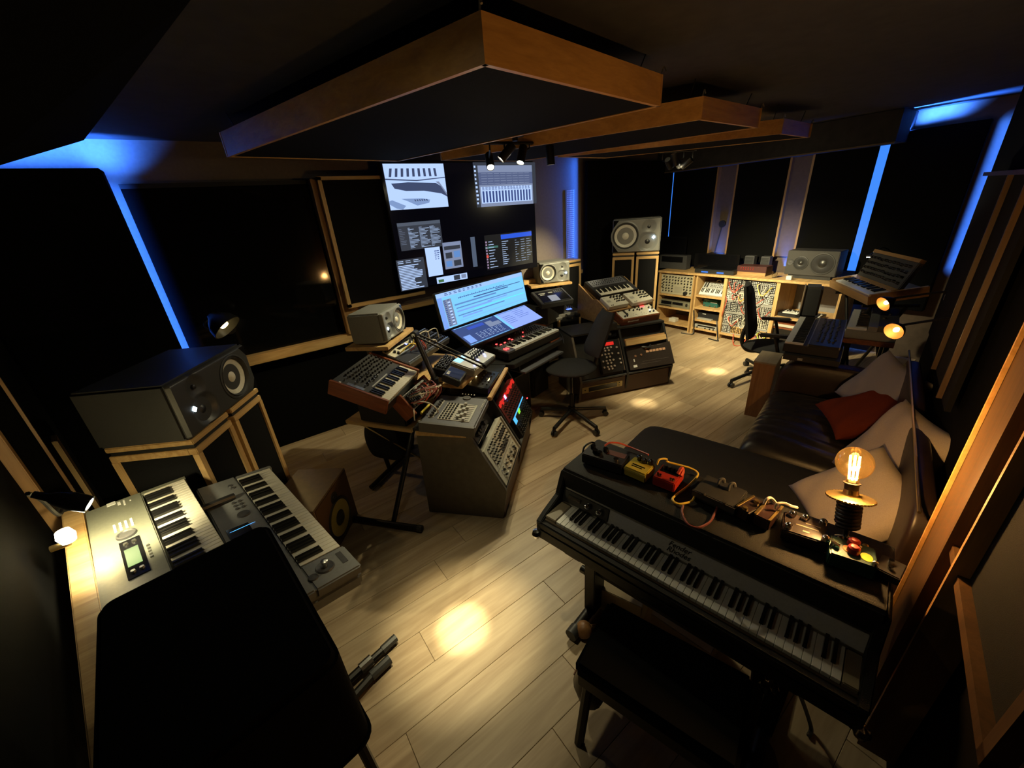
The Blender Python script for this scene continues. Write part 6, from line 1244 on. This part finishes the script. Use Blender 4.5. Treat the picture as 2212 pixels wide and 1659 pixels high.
# second swivel chair
hub2=Vector((4.55,1.55,0)); c1=onz(q('Y',95,460),.03); c2=onz(q('Y',272,330),.03)
hub2=(c1+c2)/2+Vector((.30,-.10,0)); hub2.z=0
cs5=[Vector((c1.x,c1.y,0)),Vector((c2.x,c2.y,0))]; R_=((c1-hub2).xy.length+(c2-hub2).xy.length)/2; a0=atan2(c1.y-hub2.y,c1.x-hub2.x); a1=atan2(c2.y-hub2.y,c2.x-hub2.x)
am=(a0+a1)/2
for k in (2,3,4): a_=a1-radians(72)*(k-1); cs5.append(Vector((hub2.x+R_*cos(a_),hub2.y+R_*sin(a_),0)))
bp=CAM+ray((1640,680)).normalized()*4.9; sc2=onz((1672,768),.50)
swivel('swivel_chair','black swivel armchair with a narrow back in front of the stage keyboard',hub2,cs5,Vector((hub2.x*.4+sc2.x*.6,hub2.y*.4+sc2.y*.6,0)),.25,.50,112,bh=.52,arms=True)
# copper lamps on the right wall
for k,(px,dist,aim,lab) in enumerate([((1907,657),3.9,(-.75,.5,-.35),'upper copper lined black wall lamp in the far right corner'),((1930,716),3.35,(-.95,.25,-.25),'lower copper lined black wall lamp facing the camera at the far right')]):
    p=CAM+ray(px).normalized()*dist; dr=Vector(aim).normalized(); wall=RF(p.x*cos(radians(12))+p.y*sin(radians(12)),WS+.02,p.z+.08)
    t=thing('wall_lamp',lab,'lamp',wall); bpy.context.view_layer.update(); I=t.matrix_world.inverted(); Ms=I@Matrix.Translation(p)@dr.to_track_quat('-Z','Y').to_matrix().to_4x4()
    s=.47; MB(Ms).lathe([(0,.17*s),(.03*s,.168*s),(.045*s,.14*s),(.075*s,.1*s),(.105*s,.04*s),(.112*s,0),(.108*s,0)],28).build('lamp_shade',IRON,t)
    MB(Ms).lathe([(.1075*s,.001),(.10*s,.04*s),(.07*s,.098*s),(0,.13*s)],28).build('copper_lining',mat('copper lining',(.6,.33,.13),.4,.5),t)
    MB(Ms).lathe([(0,.10*s),(.02*s,.09*s),(.033*s,.055*s),(.025*s,.03*s),(0,.02*s)],16).build('bulb',glow('amber bulb',(1,.66,.25),9),t)
    MB().tube(curve([(0,0,0),(-.02,.03,.03),Vector(Ms@Vector((0,0,.22*s))),Ms@Vector((0,0,.16*s))]),.008).build('arm',IRON,t); MB().cyl((0,0,0),(.003,.012,0),.05).build('wall_plate',STEEL,t)
    pointlight('lamp_light',p+dr*.02,P_WALL*.22,(1,.55,.2),.03)
# ================================================================ SOFA in the wall frame
SFM=yawM((0,0,0),12)
sf=thing('corner_sofa','black leather corner sofa with a chaise, along the right wall','sofa',SFM@Matrix.Translation((2.9,0,0)))
OX=2.9
def pad(name,t0,t1,s0,s1,z0,z1,m,bul=.02,wr=0,nx=28,ny=28):
    """upholstered block: rounded edges, slightly domed top, wrinkles"""
    def surf(i,j):
        x=i*2-1; y=j*2-1; e=.10
        f=lambda a: max(0,1-max(0,abs(a)-.86)/.14*1.0)
        h=min(1,(1-abs(x)**10))*min(1,(1-abs(y)**10)); h=max(h,0)**.35
        X=t0+(t1-t0)*i; Y=s0+(s1-s0)*j
        wz=wr*abs(sin(X*32+2.2*sin(Y*5+X*3)+Y*4))**1.5*max(0,1-x**4)*max(0,1-((y-.25)*.95)**2)*(.35+.65*sin(X*7+Y*3)**2) if wr else 0
        return (X-OX,Y,z0+(z1-z0)*(.0+1*h)+bul*(1-x*x)*(1-y*y)+wz)
    o=MB().grid(surf,nx,ny); 
    k=(nx+1); ring=[i for i in range(k)]+[j*k+nx for j in range(1,ny+1)]+[ny*k+i for i in range(nx-1,-1,-1)]+[j*k for j in range(ny-1,0,-1)]
    o.f.append(tuple(ring)); return o.build(name,m,sf,ang=70)
pad('chaise_cushion',1.74,2.72,-.26,1.10,.20,.40,CLOTH,.035,.004,40,40)
pad('seat_cushion',2.725,3.86,-.26,.44,.20,.40,LEATH,.03,.018,90,50)
MB().box(1.78-OX,-.40,.05,2.68-OX,1.05,.22).build('chaise_base',BLK,sf); MB().box(2.68-OX,-.40,.05,4.02-OX,.40,.22).build('seat_base',BLK,sf)
pad('back_cushion',1.76,2.74,-.41,-.32,.30,.84,BRLEA,.01); pad('back_cushion',2.75,3.86,-.41,-.32,.30,.84,BRLEA,.01)
pad('arm_rest',3.86,4.06,-.42,.44,.1,.62,BRLEA,.02)
MB().tube([(3.86-OX,-.335,.862),(1.8-OX,-.335,.862)],.006).build('back_piping',BRASS,sf)
for t_,s_ in ((1.82,1.0),(2.64,1.0),(1.82,-.38),(3.98,-.36),(3.98,.36),(2.8,.36)): MB().cyl((t_-OX,s_,0),(t_-OX,s_,.05),.025).build('foot',IRON,sf)
# cushions
def cushion(name,label,p,n,up,wd,hd,th,m,M2=None):
    n=Vector(n).normalized(); up=Vector(up); u=up.cross(n).normalized(); v=n.cross(u); T=Matrix((u,v,n)).transposed().to_4x4(); T.translation=Vector(p)
    def f(sg):
        def g(i,j):
            x=i*2-1;y=j*2-1; c=1-.10*(1-abs(x)**2)*0; pin=1-.09*(1-x*x)*(abs(y)) ; pin2=1-.09*(1-y*y)*abs(x)
            hgt=(max(0,(1-x**4)*(1-y**4)))**.5
            wv=.006*sin(x*9+y*5)*hgt*(abs(x)+abs(y))
            return (x*wd/2*pin2,y*hd/2*pin,sg*(th/2*hgt+.004)+wv)
        return g
    mb=MB(); a=MB().grid(f(1),24,24); b=MB().grid(f(-1),24,24); mb.add(a.v,a.f); mb.add(b.v,[q_[::-1] for q_ in b.f]); k=25; ring=[i for i in range(k)]+[j*k+24 for j in range(1,k)]+[24*k+i for i in range(23,-1,-1)]+[j*k for j in range(23,0,-1)]; N_=k*k
    mb.f+=[(ring[i],ring[(i+1)%len(ring)],ring[(i+1)%len(ring)]+N_,ring[i]+N_) for i in range(len(ring))]
    mb.v=[tuple(T@Vector(x)) for x in mb.v]; c=T.translation
    mb.v=[(x-c.x,y-c.y,z-c.z) for x,y,z in mb.v]
    o=mb.build(name,m,None,ang=80); o.location=c; tag(o,label,'cushion'); return o
nb=(SFM.to_3x3()@Vector((0,.9,.42))); ub=(SFM.to_3x3()@Vector((0,-.42,.9)))
def rt(px,t): n=Vector((cos(radians(12)),sin(radians(12)),0)); return onpl(px,n*t,n)
c1=cushion('cushion','pale grey cushion behind the glowing bulb leaning on the sofa back',rt((1928,985),2.6),SFM.to_3x3()@Vector((-.35,.8,.5)),SFM.to_3x3()@Vector((.25,-.45,.85)),.52,.52,.14,GREYC)
c2=cushion('cushion','pale grey cushion lying low between the bulb lamp and the sofa, nearest the keyboard',rt((1850,1085),2.2),SFM.to_3x3()@Vector((-.45,.55,.7)),SFM.to_3x3()@Vector((.2,-.6,.75)),.48,.48,.14,GREYC)
c3=cushion('cushion','grey printed cushion with a dark wave at the far end of the sofa',rt((1902,842),3.55),SFM.to_3x3()@Vector((-.5,.65,.5)),SFM.to_3x3()@Vector((.15,-.5,.85)),.48,.44,.13,mat('printed grey cloth',(.26,.25,.26),.9))
c4=cushion('cushion','rust red cushion lying flat in the middle of the sofa seat',rt((1866,893),3.3),SFM.to_3x3()@Vector((-.2,.35,.9)),SFM.to_3x3()@Vector((.3,-.85,.4)),.46,.44,.12,REDC)
# wooden box table
p=onz((1608,895),0); p2=onz(q('Y',350,775),0); top_=.55
T=yawM((0,0,0),12); f=onz(q('Y',640,420),top_); 
bx=thing('wooden_box_table','small plain wooden box table between the sofa end and the swivel armchair','side table',yawM((p.x+.165,p.y-.05,0),12))
MB().box(-.16,-.085,.0,.16,.085,top_).build('box_body',wood('brown box veneer',(.22,.11,.04),(.32,.17,.07),2),bx,bev=.003); MB().box(-.165,-.09,top_,.165,.09,top_+.018).build('top_board',wood('grey oak top',(.24,.19,.13),(.33,.27,.19),0),bx,bev=.003)
# ================================================================ ELECTRIC PIANO
M,w,d=frame((1159,1123),(1850,1490),.69,(1301,949),0)
u=M.col[0].xyz; u.z=0; u.normalize(); u=Matrix.Rotation(radians(-2.4),3,'Z')@u; v=Vector((-u.y,u.x,0)); A=M.translation-M.col[0].xyz*w/2-M.col[1].xyz*d/2
w=1.16; D_=.54
PM=Matrix((u,v,Vector((0,0,1)))).transposed().to_4x4(); PM.translation=A+u*w/2+v*D_/2; PM.translation.z=.585
ep=thing('electric_piano','long black electric piano with a silver name rail, seen from above at the right','electric piano',PM)
KZ=.115
MB().box(-w/2,-D_/2,0,w/2,D_/2,.06).build('case_bottom',TOLEX,ep,bev=.006)
MB().box(-w/2,-D_/2,.06,w/2,-D_/2+.035,.098).build('key_slip',TOLEX,ep,bev=.006)
MB().box(-w/2+.02,-D_/2+.028,.06,w/2-.02,-D_/2+.036,.102).build('slip_felt',mat('red brown strip',(.10,.07,.045),.7),ep)
kw=1.012; kx=-w/2+.083
Mp=Matrix(((0,0,1,0),(1,0,0,0),(0,1,0,0),(0,0,0,1)))
chk=[(-D_/2,.0),(-D_/2,.10),(-D_/2+.05,.125),(-D_/2+.15,.16),(-D_/2+.185,.235),(-D_/2+.20,.262),(D_/2,.262),(D_/2,0)]
for x in (-w/2-.004,w/2-.024): MB().prism(chk,x,x+.028,Mp).build('side_cheek',TOLEX,ep,bev=.004)
for x in (-w/2+.024,kx+kw+.002): MB().box(x,-D_/2+.036,.06,(kx-.002 if x<0 else w/2-.024),-D_/2+.16,.118).build('key_block',mat('tan key block',(.24,.20,.14),.5),ep,bev=.003)
keys(ep,kx,-D_/2+.038,KZ,43,kw/43,.130,.088,2,True,WHITEK,.03,.012,.0125)
# name rail tilted silver strip
nr=Matrix.Translation((0,-D_/2+.165,.119))@Matrix.Rotation(radians(70),4,'X')
MB(nr).box(-w/2+.024,0,-.01,w/2-.024,.070,0).build('name_rail',mat('brushed grey rail',(.52,.52,.54),.5,0,noise=.06,scale=120),ep,bev=.002)
MB(nr).box(-w/2+.024,.068,-.012,w/2-.024,.075,.003).build('rail_top_trim',STEEL,ep); MB(nr).box(-w/2+.024,-.004,-.012,w/2-.024,.004,.003).build('rail_bottom_trim',STEEL,ep)
cpn=MB(nr).box(-w/2+.026,.006,0,-w/2+.27,.066,.004).build('control_plate',mat('dark steel plate',(.10,.10,.10),.3,.7),ep,bev=.002)
for x in (.165,.225): MB(nr@Matrix.Translation((-w/2+x,.036,.004))).lathe([(.016,0),(.015,.012),(.009,.02),(0,.022)],18).build('chrome_knob',CHROME,cpn)
MB(nr).box(-w/2+.06,.03,.004,-w/2+.125,.048,.010).build('jack_plate',CHROME,cpn)
def text(body,size,M,m,par,name,shear=.35):
    cu_=bpy.data.curves.new(name,'FONT'); cu_.body=body; cu_.size=size; cu_.shear=shear; cu_.align_x='CENTER'; cu_.extrude=.0006; cu_.space_line=.8
    o=bpy.data.objects.new(name,cu_); COL.objects.link(o); bpy.context.view_layer.update()
    me=bpy.data.meshes.new_from_object(o.evaluated_get(bpy.context.evaluated_depsgraph_get())); bpy.data.objects.remove(o)
    me.transform(M); me.materials.clear(); me.materials.append(m); o=bpy.data.objects.new(name,me); COL.objects.link(o); o.parent=par; return o
npos=ep.matrix_basis.inverted()@onpl(q('R1',1410,1145),(ep.matrix_basis@nr)@Vector((0,.03,0)),(ep.matrix_basis@nr).to_3x3().col[2])
text('Fender\nRhodes',.030,nr@Matrix.Translation((npos.x,.040,.001)),PLA,ep,'name_script')
# lid
lidp=[(-D_/2+.188,.255),(-D_/2+.198,.278),(-D_/2+.215,.285),(D_/2-.03,.285),(D_/2,.255),(D_/2,.06),(-D_/2+.188,.06)]
MB().prism(lidp,-w/2+.006,w/2-.006,Mp).build('lid',TOLEX,ep,bev=.008,seg=3)
for x,y in ((-w/2-.004,-D_/2-.002),(w/2+.004,-D_/2-.002)): MB(Matrix.Translation((x,y,.02))).lathe([(0,-.022),(.016,-.018),(.022,0),(.016,.018),(0,.022)],12).build('corner_cap',CHROME,ep)
MB().bx(-w/2-.006,-D_/2+.10,.10,.01,.03,.02).build('latch',CHROME,ep); MB().bx(w/2+.006,-D_/2+.1,.06,.01,.05,.03).build('latch',CHROME,ep)
PZ=.585+.287
# stand of the piano: two splayed T legs
ps2=thing('piano_stand','black stand with round rubber capped legs under the electric piano','stand',yawM((PM.translation.x,PM.translation.y,0),degrees(atan2(u.y,u.x))))
bpy.context.view_layer.update(); I=ps2.matrix_world.inverted(); fq=I@onz((1218,1352),.04); 
for sx,x in ((-1,-.40),(1,.40)):
    MB().box(x-.03,-.10,.03,x+.03,.0,.575).build('upright',IRON,ps2,bev=.004)
    yf=fq.y if sx<0 else -.42
    l=MB().tube([(x if sx>0 else x,.25,.04),((x),yf,.04)],.026,12).build('foot',IRON,ps2); MB().tube([(x,yf+.03,.04),(x,yf-.02,.04)],.031,12).build('rubber_tip',RUB,l)
    MB().box(x-.04,-.25,.56,x+.04,.2,.583).build('top_plate',IRON,ps2)
    MB().cyl((x-.05,-.05,.40),(x-.09,-.05,.40),.025).build('clamp_knob',PLA,ps2); MB().cyl((x-.05,-.05,.25),(x-.08,-.05,.25),.02).build('clamp_knob',PLA,ps2)
MB().tube([(-.40,-.05,.3),(.40,-.05,.3)],.018,8).build('cross_bar',IRON,ps2)
for k,(px,lab) in enumerate([(q('N',530,195),'pale cardboard box on the floor under the piano, left'),(q('N',960,440),'tan cardboard box on the floor under the piano, right')]):
    c=onz(px,.16); t=thing('cardboard_box',lab,'box',yawM((c.x+.04,c.y,0),-70-12*k)); MB().box(-.14,-.09,0,.14,.09,.16).build('box_body',mat('cardboard',(.40,.32,.20) if k==0 else (.26,.18,.10),.8),t,bev=.003); MB().box(-.14,-.02,.16,.14,.02,.1605).build('tape_strip',mat('tape',(.35,.27,.16),.4),t)
bl=onz(q('N',328,465),.05); t=thing('wooden_ball','small round wooden maraca head on the floor beside the piano leg','maraca',(bl.x,bl.y,0)); MB(Matrix.Translation((0,0,.042))).lathe([(.042*sin(pi*i/12),-.042*cos(pi*i/12)) for i in range(13)],20).build('head',wood('maraca wood',(.20,.09,.03),(.30,.15,.06),0),t); MB().tube([(.035,-.01,.04),(.19,-.08,.012)],.011,8).build('handle',DPINE,t)
# bench
M,w,d=frame((1316,1293),(1631,1461),.50,(1231,1430),0)
u=M.col[0].xyz; u.z=0;u.normalize(); a=onz((1316,1293),.50); b=onz((1631,1461),.50); c=onz((1231,1428),.50); vv=Vector((u.y,-u.x,0)); d=(c-a).dot(vv)
w=(b-a).length
bn=thing('piano_bench','black padded piano bench with angled legs in the foreground before the electric piano','bench',Matrix((u,-vv,Vector((0,0,1)))).transposed().to_4x4()); T=Matrix((u,-vv,Vector((0,0,1)))).transposed().to_4x4(); T.translation=(a+b)/2+vv*d/2; T.translation.z=0; bn.matrix_world=T
MB().box(-w/2,-d/2,.435,w/2,d/2,.50).build('seat_pad',WFAB,bn,bev=.014,seg=3); MB().box(-w/2+.01,-d/2+.01,.37,w/2-.01,d/2-.01,.435).build('seat_box',mat('dark bench wood',(.014,.009,.007),.5),bn,bev=.003)
MB().box(-w/2-.002,-d/2,.432,-w/2+.002,d/2,.44).build('edge_piping',MAHO,bn)
MB(Matrix.Translation((-w/2+.02,-d/2+.10,.25))).lathe([(0,-.11),(.05,-.09),(.07,0),(.05,.09),(0,.11)],16).build('side_bolster',BRLEA,bn)
for sx in (-1,1):
    for sy in (-1,1): MB().tube([(sx*(w/2-.04),sy*(d/2-.04),.37),(sx*(w/2-.02),sy*(d/2+.0),0)],.02,8).build('leg',IRON,bn)
tp=onz(q('N',1470,760),.50)
t=thing('instrument_head','dark instrument scroll with two shiny pegs standing at the right end of the bench','instrument',(tp.x,tp.y,0)); MB().tube(curve([(0,0,0),(.0,.0,.3),(.005,.01,.45),(.0,.02,.52),(-.03,.03,.56)]),.022,10).build('neck',IRON,t)
for p in ((-.035,-.02,.50),(.02,-.03,.45)): MB(Matrix.Translation(p)).lathe([(0,-.02),(.016,-.012),(.02,0),(.014,.014),(0,.018)],14).build('peg',CHROME,t)
MB(Matrix.Translation((0,0,0))).lathe([(.13,0),(.13,.015),(.03,.03),(.022,.05)],18).build('foot_plate',IRON,t)
o=MB().tube(curve([onz(q('N',1690,850),.35),onz(q('N',1740,980),.15),onz(q('N',1775,1100),.02),onz(q('N',1760,1150),.012)]),.008).build('cable',CBLK); tag(o,'black cable curling on the lit floor under the right end of the piano','cable')
# ================================================================ PEDALS ON THE PIANO
def pbox(name,label,px4,h,m,z=PZ):
    P=[onz(p,z+h) for p in px4]   # front-left, front-right, back-left of the top face
    u=(P[1]-P[0]); w=u.length; u.normalize(); v=Vector((-u.y,u.x,0)); d=(P[2]-P[0]).dot(v)
    T=Matrix((u,v,Vector((0,0,1)))).transposed().to_4x4(); T.translation=P[0]+u*w/2+v*d/2; T.translation.z=z+.0005
    t=thing(name,label,'effects pedal',T); MB().box(-w/2,-d/2,.004,w/2,d/2,h).build('case',m,t,bev=.004); MB().box(-w/2+.01,-d/2+.01,0,w/2-.01,d/2-.01,.004).build('rubber_feet',RUB,t); return t,w,d
t,w,d=pbox('black_pedal','wide black effects pedal with four knobs at the left end of the piano lid',[q('R1',470,265),q('R1',860,385),q('R1',560,170)],.055,mat('blue black enamel',(.014,.014,.02),.35))
knobs(t,[(-w*.36,d*.2),(-w*.24,-d*.1),(-w*.05,d*.25),(-w*.12,-d*.15)],.014,.016,.055,GLO,'knobs',14,False); MB().box(w*.02,d*.05,.055,w*.44,d*.42,.0565).build('red_label',mat('dull red label',(.10,.03,.025),.5),t); MB().cyl((w*.30,-d*.25,.055),(w*.30,-d*.25,.066),.012,n=14).build('footswitch',CHROME,t)
t,w,d=pbox('mustard_pedal','mustard yellow effects pedal with three chrome black knobs on the piano lid',[q('R1',875,385),q('R1',1080,470),q('R1',975,290)],.05,YEL)
for x,y,r in ((-.2,.38,.011),(.08,.30,.011),(.33,.38,.011)): MB(Matrix.Translation((w*x,d*y,.05))).lathe([(r,0),(r*.95,.02),(r*.5,.024),(0,.024)],14).build('knob',GLO,t)
MB().box(-w*.3,-d*.12,.05,w*.28,-d*.04,.0508).box(-w*.28,-d*.24,.05,w*.2,-d*.18,.0508).build('print',GLO,t,stuff=True); MB().box(-w/2-.001,-d/2-.002,.034,w/2+.001,-d/2,.044).build('front_edge',mat('pale mustard',(.55,.46,.12),.35),t)
t,w,d=pbox('red_pedal','red effects pedal with silver switches on the piano lid right of the mustard pedal',[q('R1',1150,480),q('R1',1360,560),q('R1',1215,345)],.05,RED)
MB().box(-w*.42,-d*.02,.05,w*.42,d*.44,.0515).build('dark_panel',GLO,t); knobs(t,gridpts(-w*.36,w*.36,4,d*.08,d*.4,1),.010,.016,.0515,PLA,'knobs'); knobs(t,[(-w*.34,-d*.34),(-w*.22,-d*.36),(w*.26,-d*.38),(w*.36,-d*.36)],.006,.012,.05,CHROME,'switches')
MB().tube(curve([(w*.36,d*.1,.055),(w*.42,d*.3,.075),(w*.5,d*.3,.06),(w*.5,d*.1,.05)]),.007).build('red_plug',CRED,t)
def pzq(x,y,z=PZ+.01): return onz(q('R1',x,y),z)
def zc(pts,m,label,r=.0045):
    o=MB().tube(curve(pts,10),r).build('cable',m); tag(o,label,'cable')
zc([pzq(690,190,PZ+.06),pzq(740,160,PZ+.07),pzq(830,165,PZ+.05),pzq(900,190,PZ+.02),pzq(990,225,PZ+.02),pzq(1110,275,PZ+.03)],CRED,'dull red cable arching behind the black pedal on the piano')
zc([pzq(1190,370,PZ+.05),pzq(1215,320,PZ+.07),pzq(1280,315,PZ+.06),pzq(1300,345,PZ+.03),pzq(1500,400,PZ+.02),pzq(1580,450,PZ+.012),pzq(1560,500,PZ+.01),pzq(1480,580,PZ+.007),pzq(1360,670,PZ+.007),pzq(1340,710,PZ+.007),pzq(1400,745,PZ+.007),pzq(1520,720,PZ+.01),pzq(1555,665,PZ+.02)],CYEL,'yellow cable looping over the piano lid past the red pedal')
zc([pzq(1440,760,PZ+.006),pzq(1430,830,PZ+.006),pzq(1480,930,PZ+.006),pzq(1580,970,PZ+.006),pzq(1690,920,PZ+.006),pzq(1745,830,PZ+.01),pzq(1775,760,PZ+.02)],mat('dark red cable',(.13,.03,.03),.5),'dark red cable making a wide loop on the piano lid')
zc([pzq(480,260,PZ+.03),pzq(500,195,PZ+.05),pzq(560,160,PZ+.05),pzq(600,165,PZ+.045)],CBLK,'black cable curving over the left end of the black pedal',.005)
t,w,d=pbox('wide_black_pedal','wide flat black pedal unit with a grey front edge amid the piano lid',[q('R1',1530,610),q('R1',1935,790),q('R1',1640,450)],.045,BLK)
MB().box(-w/2,-d/2-.003,.018,w/2,-d/2,.045).build('grey_front',CHAR,t); knobs(t,[(-w*.25,-d*.47),(w*.25,-d*.47)],.01,.006,.045,PLA,'jacks'); 
for x in (-.1,.15): MB().tube(curve([(w*x,d*.15,.045),(w*x,d*.2,.07),(w*(x+.06),d*.28,.075),(w*(x+.1),d*.28,.06)]),.006).build('handle',CHAR,t)
def p2(x,y): return q('R2',x,y)
t,w,d=pbox('brown_pedal','dark red brown pedal with gold screws and a bright left edge on the piano lid',[p2(180,765),p2(300,840),p2(262,618)],.05,mat('dark brown enamel',(.022,.012,.010),.35))
MB().box(-w/2-.002,-d/2,.01,-w/2+.004,d/2,.052).build('bright_edge',BRASS,t); knobs(t,[(w*.05,d*.25),(w*.05,-d*.4)],.010,.01,.05,BRASS,'gold_screws')
t,w,d=pbox('brown_pedal','narrow dark red brown pedal between two brass bars on the piano lid',[p2(350,845),p2(500,920),p2(430,690)],.05,mat('dark maroon enamel',(.026,.010,.010),.35))
for x in (-.46,.46): MB().box(w*x-.004,-d/2,.05,w*x+.004,d/2,.056).build('brass_bar',BRASS,t)
zc([onz(p2(445,745),PZ+.06),onz(p2(470,700),PZ+.085),onz(p2(515,690),PZ+.085),onz(p2(560,740),PZ+.05)],CWHT,'pale looped cable rising from the brown pedals',.005)
zc([onz(p2(550,790),PZ+.06),onz(p2(570,745),PZ+.08),onz(p2(640,740),PZ+.085),onz(p2(700,765),PZ+.08),onz(p2(760,780),PZ+.06)],CWHT,'pale looped cable nearest the bulb lamp among the pedals',.005)
t,w,d=pbox('dark_floral_pedal','black pedal with chrome knobs and a pale swirl print left of the bulb lamp base',[p2(620,990),p2(1060,1130),p2(700,830)],.05,mat('black cherry enamel',(.02,.012,.012),.3))
for x,y in ((-.3,.36),(.0,.38),(.4,.42),(-.38,-.3),(.44,-.36)): MB(Matrix.Translation((w*x,d*y,.05))).lathe([(.012,0),(.011,.014),(.005,.02),(0,.021)],14).build('chrome_knob',CHROME,t)
MB().box(-w*.2,-d*.05,.05,w*.3,d*.0,.0508).box(-w*.05,-d*.3,.05,w*.1,-d*.22,.0508).box(w*.02,d*.15,.05,w*.35,d*.18,.0508).build('print',mat('pale print',(.3,.26,.2),.5),t,stuff=True)
t,w,d=pbox('painted_pedal','dark green pedal painted with red, orange and yellow blots on the piano lid',[p2(1075,1215),p2(1540,1370),p2(1150,1060)],.055,mat('dark green enamel',(.012,.05,.045),.4))
for nm,m,x,y,rx,ry in (('orange_blot',ORA,-.12,.0,.10,.16),('yellow_blot',YPL,.28,-.12,.13,.2),('teal_blot',TEAL,-.32,.28,.10,.18)):
    MB(Matrix.Translation((w*x,d*y,.055))@Matrix.Diagonal((w*rx,d*ry,1,1))).cyl((0,0,0),(0,0,.0015),1,n=18).build(nm,m,t)
for x,y in ((.02,.32),(.0,-.05)): MB(Matrix.Translation((w*x,d*y,.055))).lathe([(.017,0),(.016,.018),(.010,.024),(0,.025)],16).build('red_knob',RED,t)
for x,y in ((-.36,-.1),(-.42,-.05),(.12,.2),(.42,-.38)): MB(Matrix.Translation((w*x,d*y,.055))).lathe([(.009,0),(.008,.012),(0,.016)],12).build('chrome_switch',CHROME,t)
for x in (-.2,.35): MB().cyl((w*x,d/2,.03),(w*x,d/2+.03,.03),.009).build('jack_plug',BRASS,t)
e=onz(p2(1720,1330),PZ+.03); t=thing('metal_pedal','small dark pedal with shiny switches at the far right end of the piano','effects pedal',(e.x-.02,e.y+.01,PZ+.0005)); MB().box(-.04,-.03,0,.04,.03,.03).build('case',PLA,t,bev=.003); knobs(t,[(-.015,0),(.015,.005)],.008,.012,.03,CHROME,'switches',12)
# ---- bulb lamp on the piano lid
lb=onz((1826,1165),PZ); bc=CAM+ray((1846,1000)).normalized()*((lb-CAM).length*.955)
bl=thing('bulb_lamp','glowing amber globe bulb lamp on a black coil spring base standing on the piano lid','lamp',(lb.x,lb.y,PZ))
o=Vector((lb.x,lb.y,PZ)); ax=(bc-o); ax.normalize(); L_=(bc-o).length
Mb=ax.to_track_quat('Z','Y').to_matrix().to_4x4()
MB(Mb).lathe([(.035,0),(.03,.006),(.008,.012),(.007,.06)],20).build('rod_base',CHROME,bl)
MB(Mb).cyl((0,0,.0),(0,0,L_*.62),.008).build('rod',IRON,bl)
sp_=[]; 
for i in range(120): a=i/120*7*2*pi; sp_.append((.029*cos(a),.029*sin(a),L_*.18+i/120*L_*.34))
MB(Mb).tube(sp_,.0075,8).build('spring_coil',IRON,bl); MB(Mb).cyl((0,0,L_*.17),(0,0,L_*.53),.018).build('spring_core',PLA,bl)
MB(Mb).lathe([(.0,L_*.54),(.060,L_*.545),(.066,L_*.555),(.060,L_*.565),(.045,L_*.568),(.022,L_*.60),(.02,L_*.66),(0,L_*.66)],36).build('brass_collar',BRASS,bl)
tb_=MB(Mb)
for i in range(40): a=i/40*2*pi; tb_.bx(.064*cos(a),.064*sin(a),L_*.551,.006,.006,.006)
tb_.build('collar_teeth',BRASS,bl,stuff=True)
MB(Mb).lathe([(.019,L_*.62),(.02,L_*.73),(.024,L_*.735),(.024,L_*.745),(.018,L_*.75)],24).build('socket',BRLEA,bl)
gl=bpy.data.materials.new('amber globe glass'); gl.use_nodes=True; nt=gl.node_tree; nt.nodes.clear(); N=nt.nodes.new
out=N('ShaderNodeOutputMaterial'); mx_=N('ShaderNodeMixShader'); tr=N('ShaderNodeBsdfTransparent'); tr.inputs[0].default_value=(1,.80,.50,1); gs=N('ShaderNodeBsdfGlossy'); gs.inputs[0].default_value=(1,.8,.5,1); gs.inputs[1].default_value=.08; lw=N('ShaderNodeLayerWeight'); lw.inputs[0].default_value=.25; em=N('ShaderNodeEmission'); em.inputs[0].default_value=(1,.45,.08,1); em.inputs[1].default_value=.16; ad=N('ShaderNodeAddShader')
nt.links.new(lw.outputs['Facing'],mx_.inputs[0]); nt.links.new(tr.outputs[0],mx_.inputs[1]); nt.links.new(gs.outputs[0],mx_.inputs[2]); nt.links.new(mx_.outputs[0],ad.inputs[0]); nt.links.new(em.outputs[0],ad.inputs[1]); nt.links.new(ad.outputs[0],out.inputs[0])
r_=.052; ce=L_*1.0
MB(Mb).lathe([(.018,L_*.745),(.018,ce-r_*1.02)]+[(max(.0001,r_*sin(pi*(.12+.88*i/18))),ce-r_*1.05*cos(pi*(.12+.88*i/18))) for i in range(19)],32).build('globe',gl,bl)
f=MB(Mb).cyl((0,0,L_*.75),(0,0,L_*.80),.010).build('filament_stem',IVORY,bl)
for i in range(6):
    a=i/6*2*pi; MB(Mb).tube([(.011*cos(a),.011*sin(a),L_*.79),(.014*cos(a),.014*sin(a),ce+r_*.45)],.0028,6).build('filament',E_FIL,bl)
pointlight('lamp_light',o+ax*(ce+.01),P_BULB,(1,.66,.32),.02)

# ---- alike things share a group
GRP={'studio_monitor':'grey three way studio monitors','speaker_pedestal':'black and pine speaker pedestals','downlight':'recessed ceiling spotlights','wall_absorber':'black wall absorber panels','wall_panel':'fabric panels on the right wall','cushion':'cushions on the sofa','modular_row':'patched modular rows in the back shelf','shelf_unit':'wooden shelf units of the back wall','wall_lamp':'black dome wall lamps','wall_board':'upright wooden boards on the back wall','lit_gap_strip':'glowing strips for blue lit gaps on the back wall','cream_module':'cream desktop modules on the tiered stand','slatted_box':'slatted boxes on the back worktop','track_spotlight':'ceiling spotlight clusters','cardboard_box':'cardboard boxes under the piano','swivel_chair':'black swivel chairs','slanted_rack':'slanted equipment racks','cable':'loose cables','computer_tower':'equipment cases under the desk','dark_monitor':'black monitors on the back worktop'}
for o in bpy.data.objects:
    if o.parent is None and o.get('category') and not o.get('group'):
        k=o.name.split('.')[0]
        if k in GRP: o['group']=GRP[k]
        elif o['category']=='effects pedal' and o.location.x<3: o['group']='effects pedals on the piano lid'
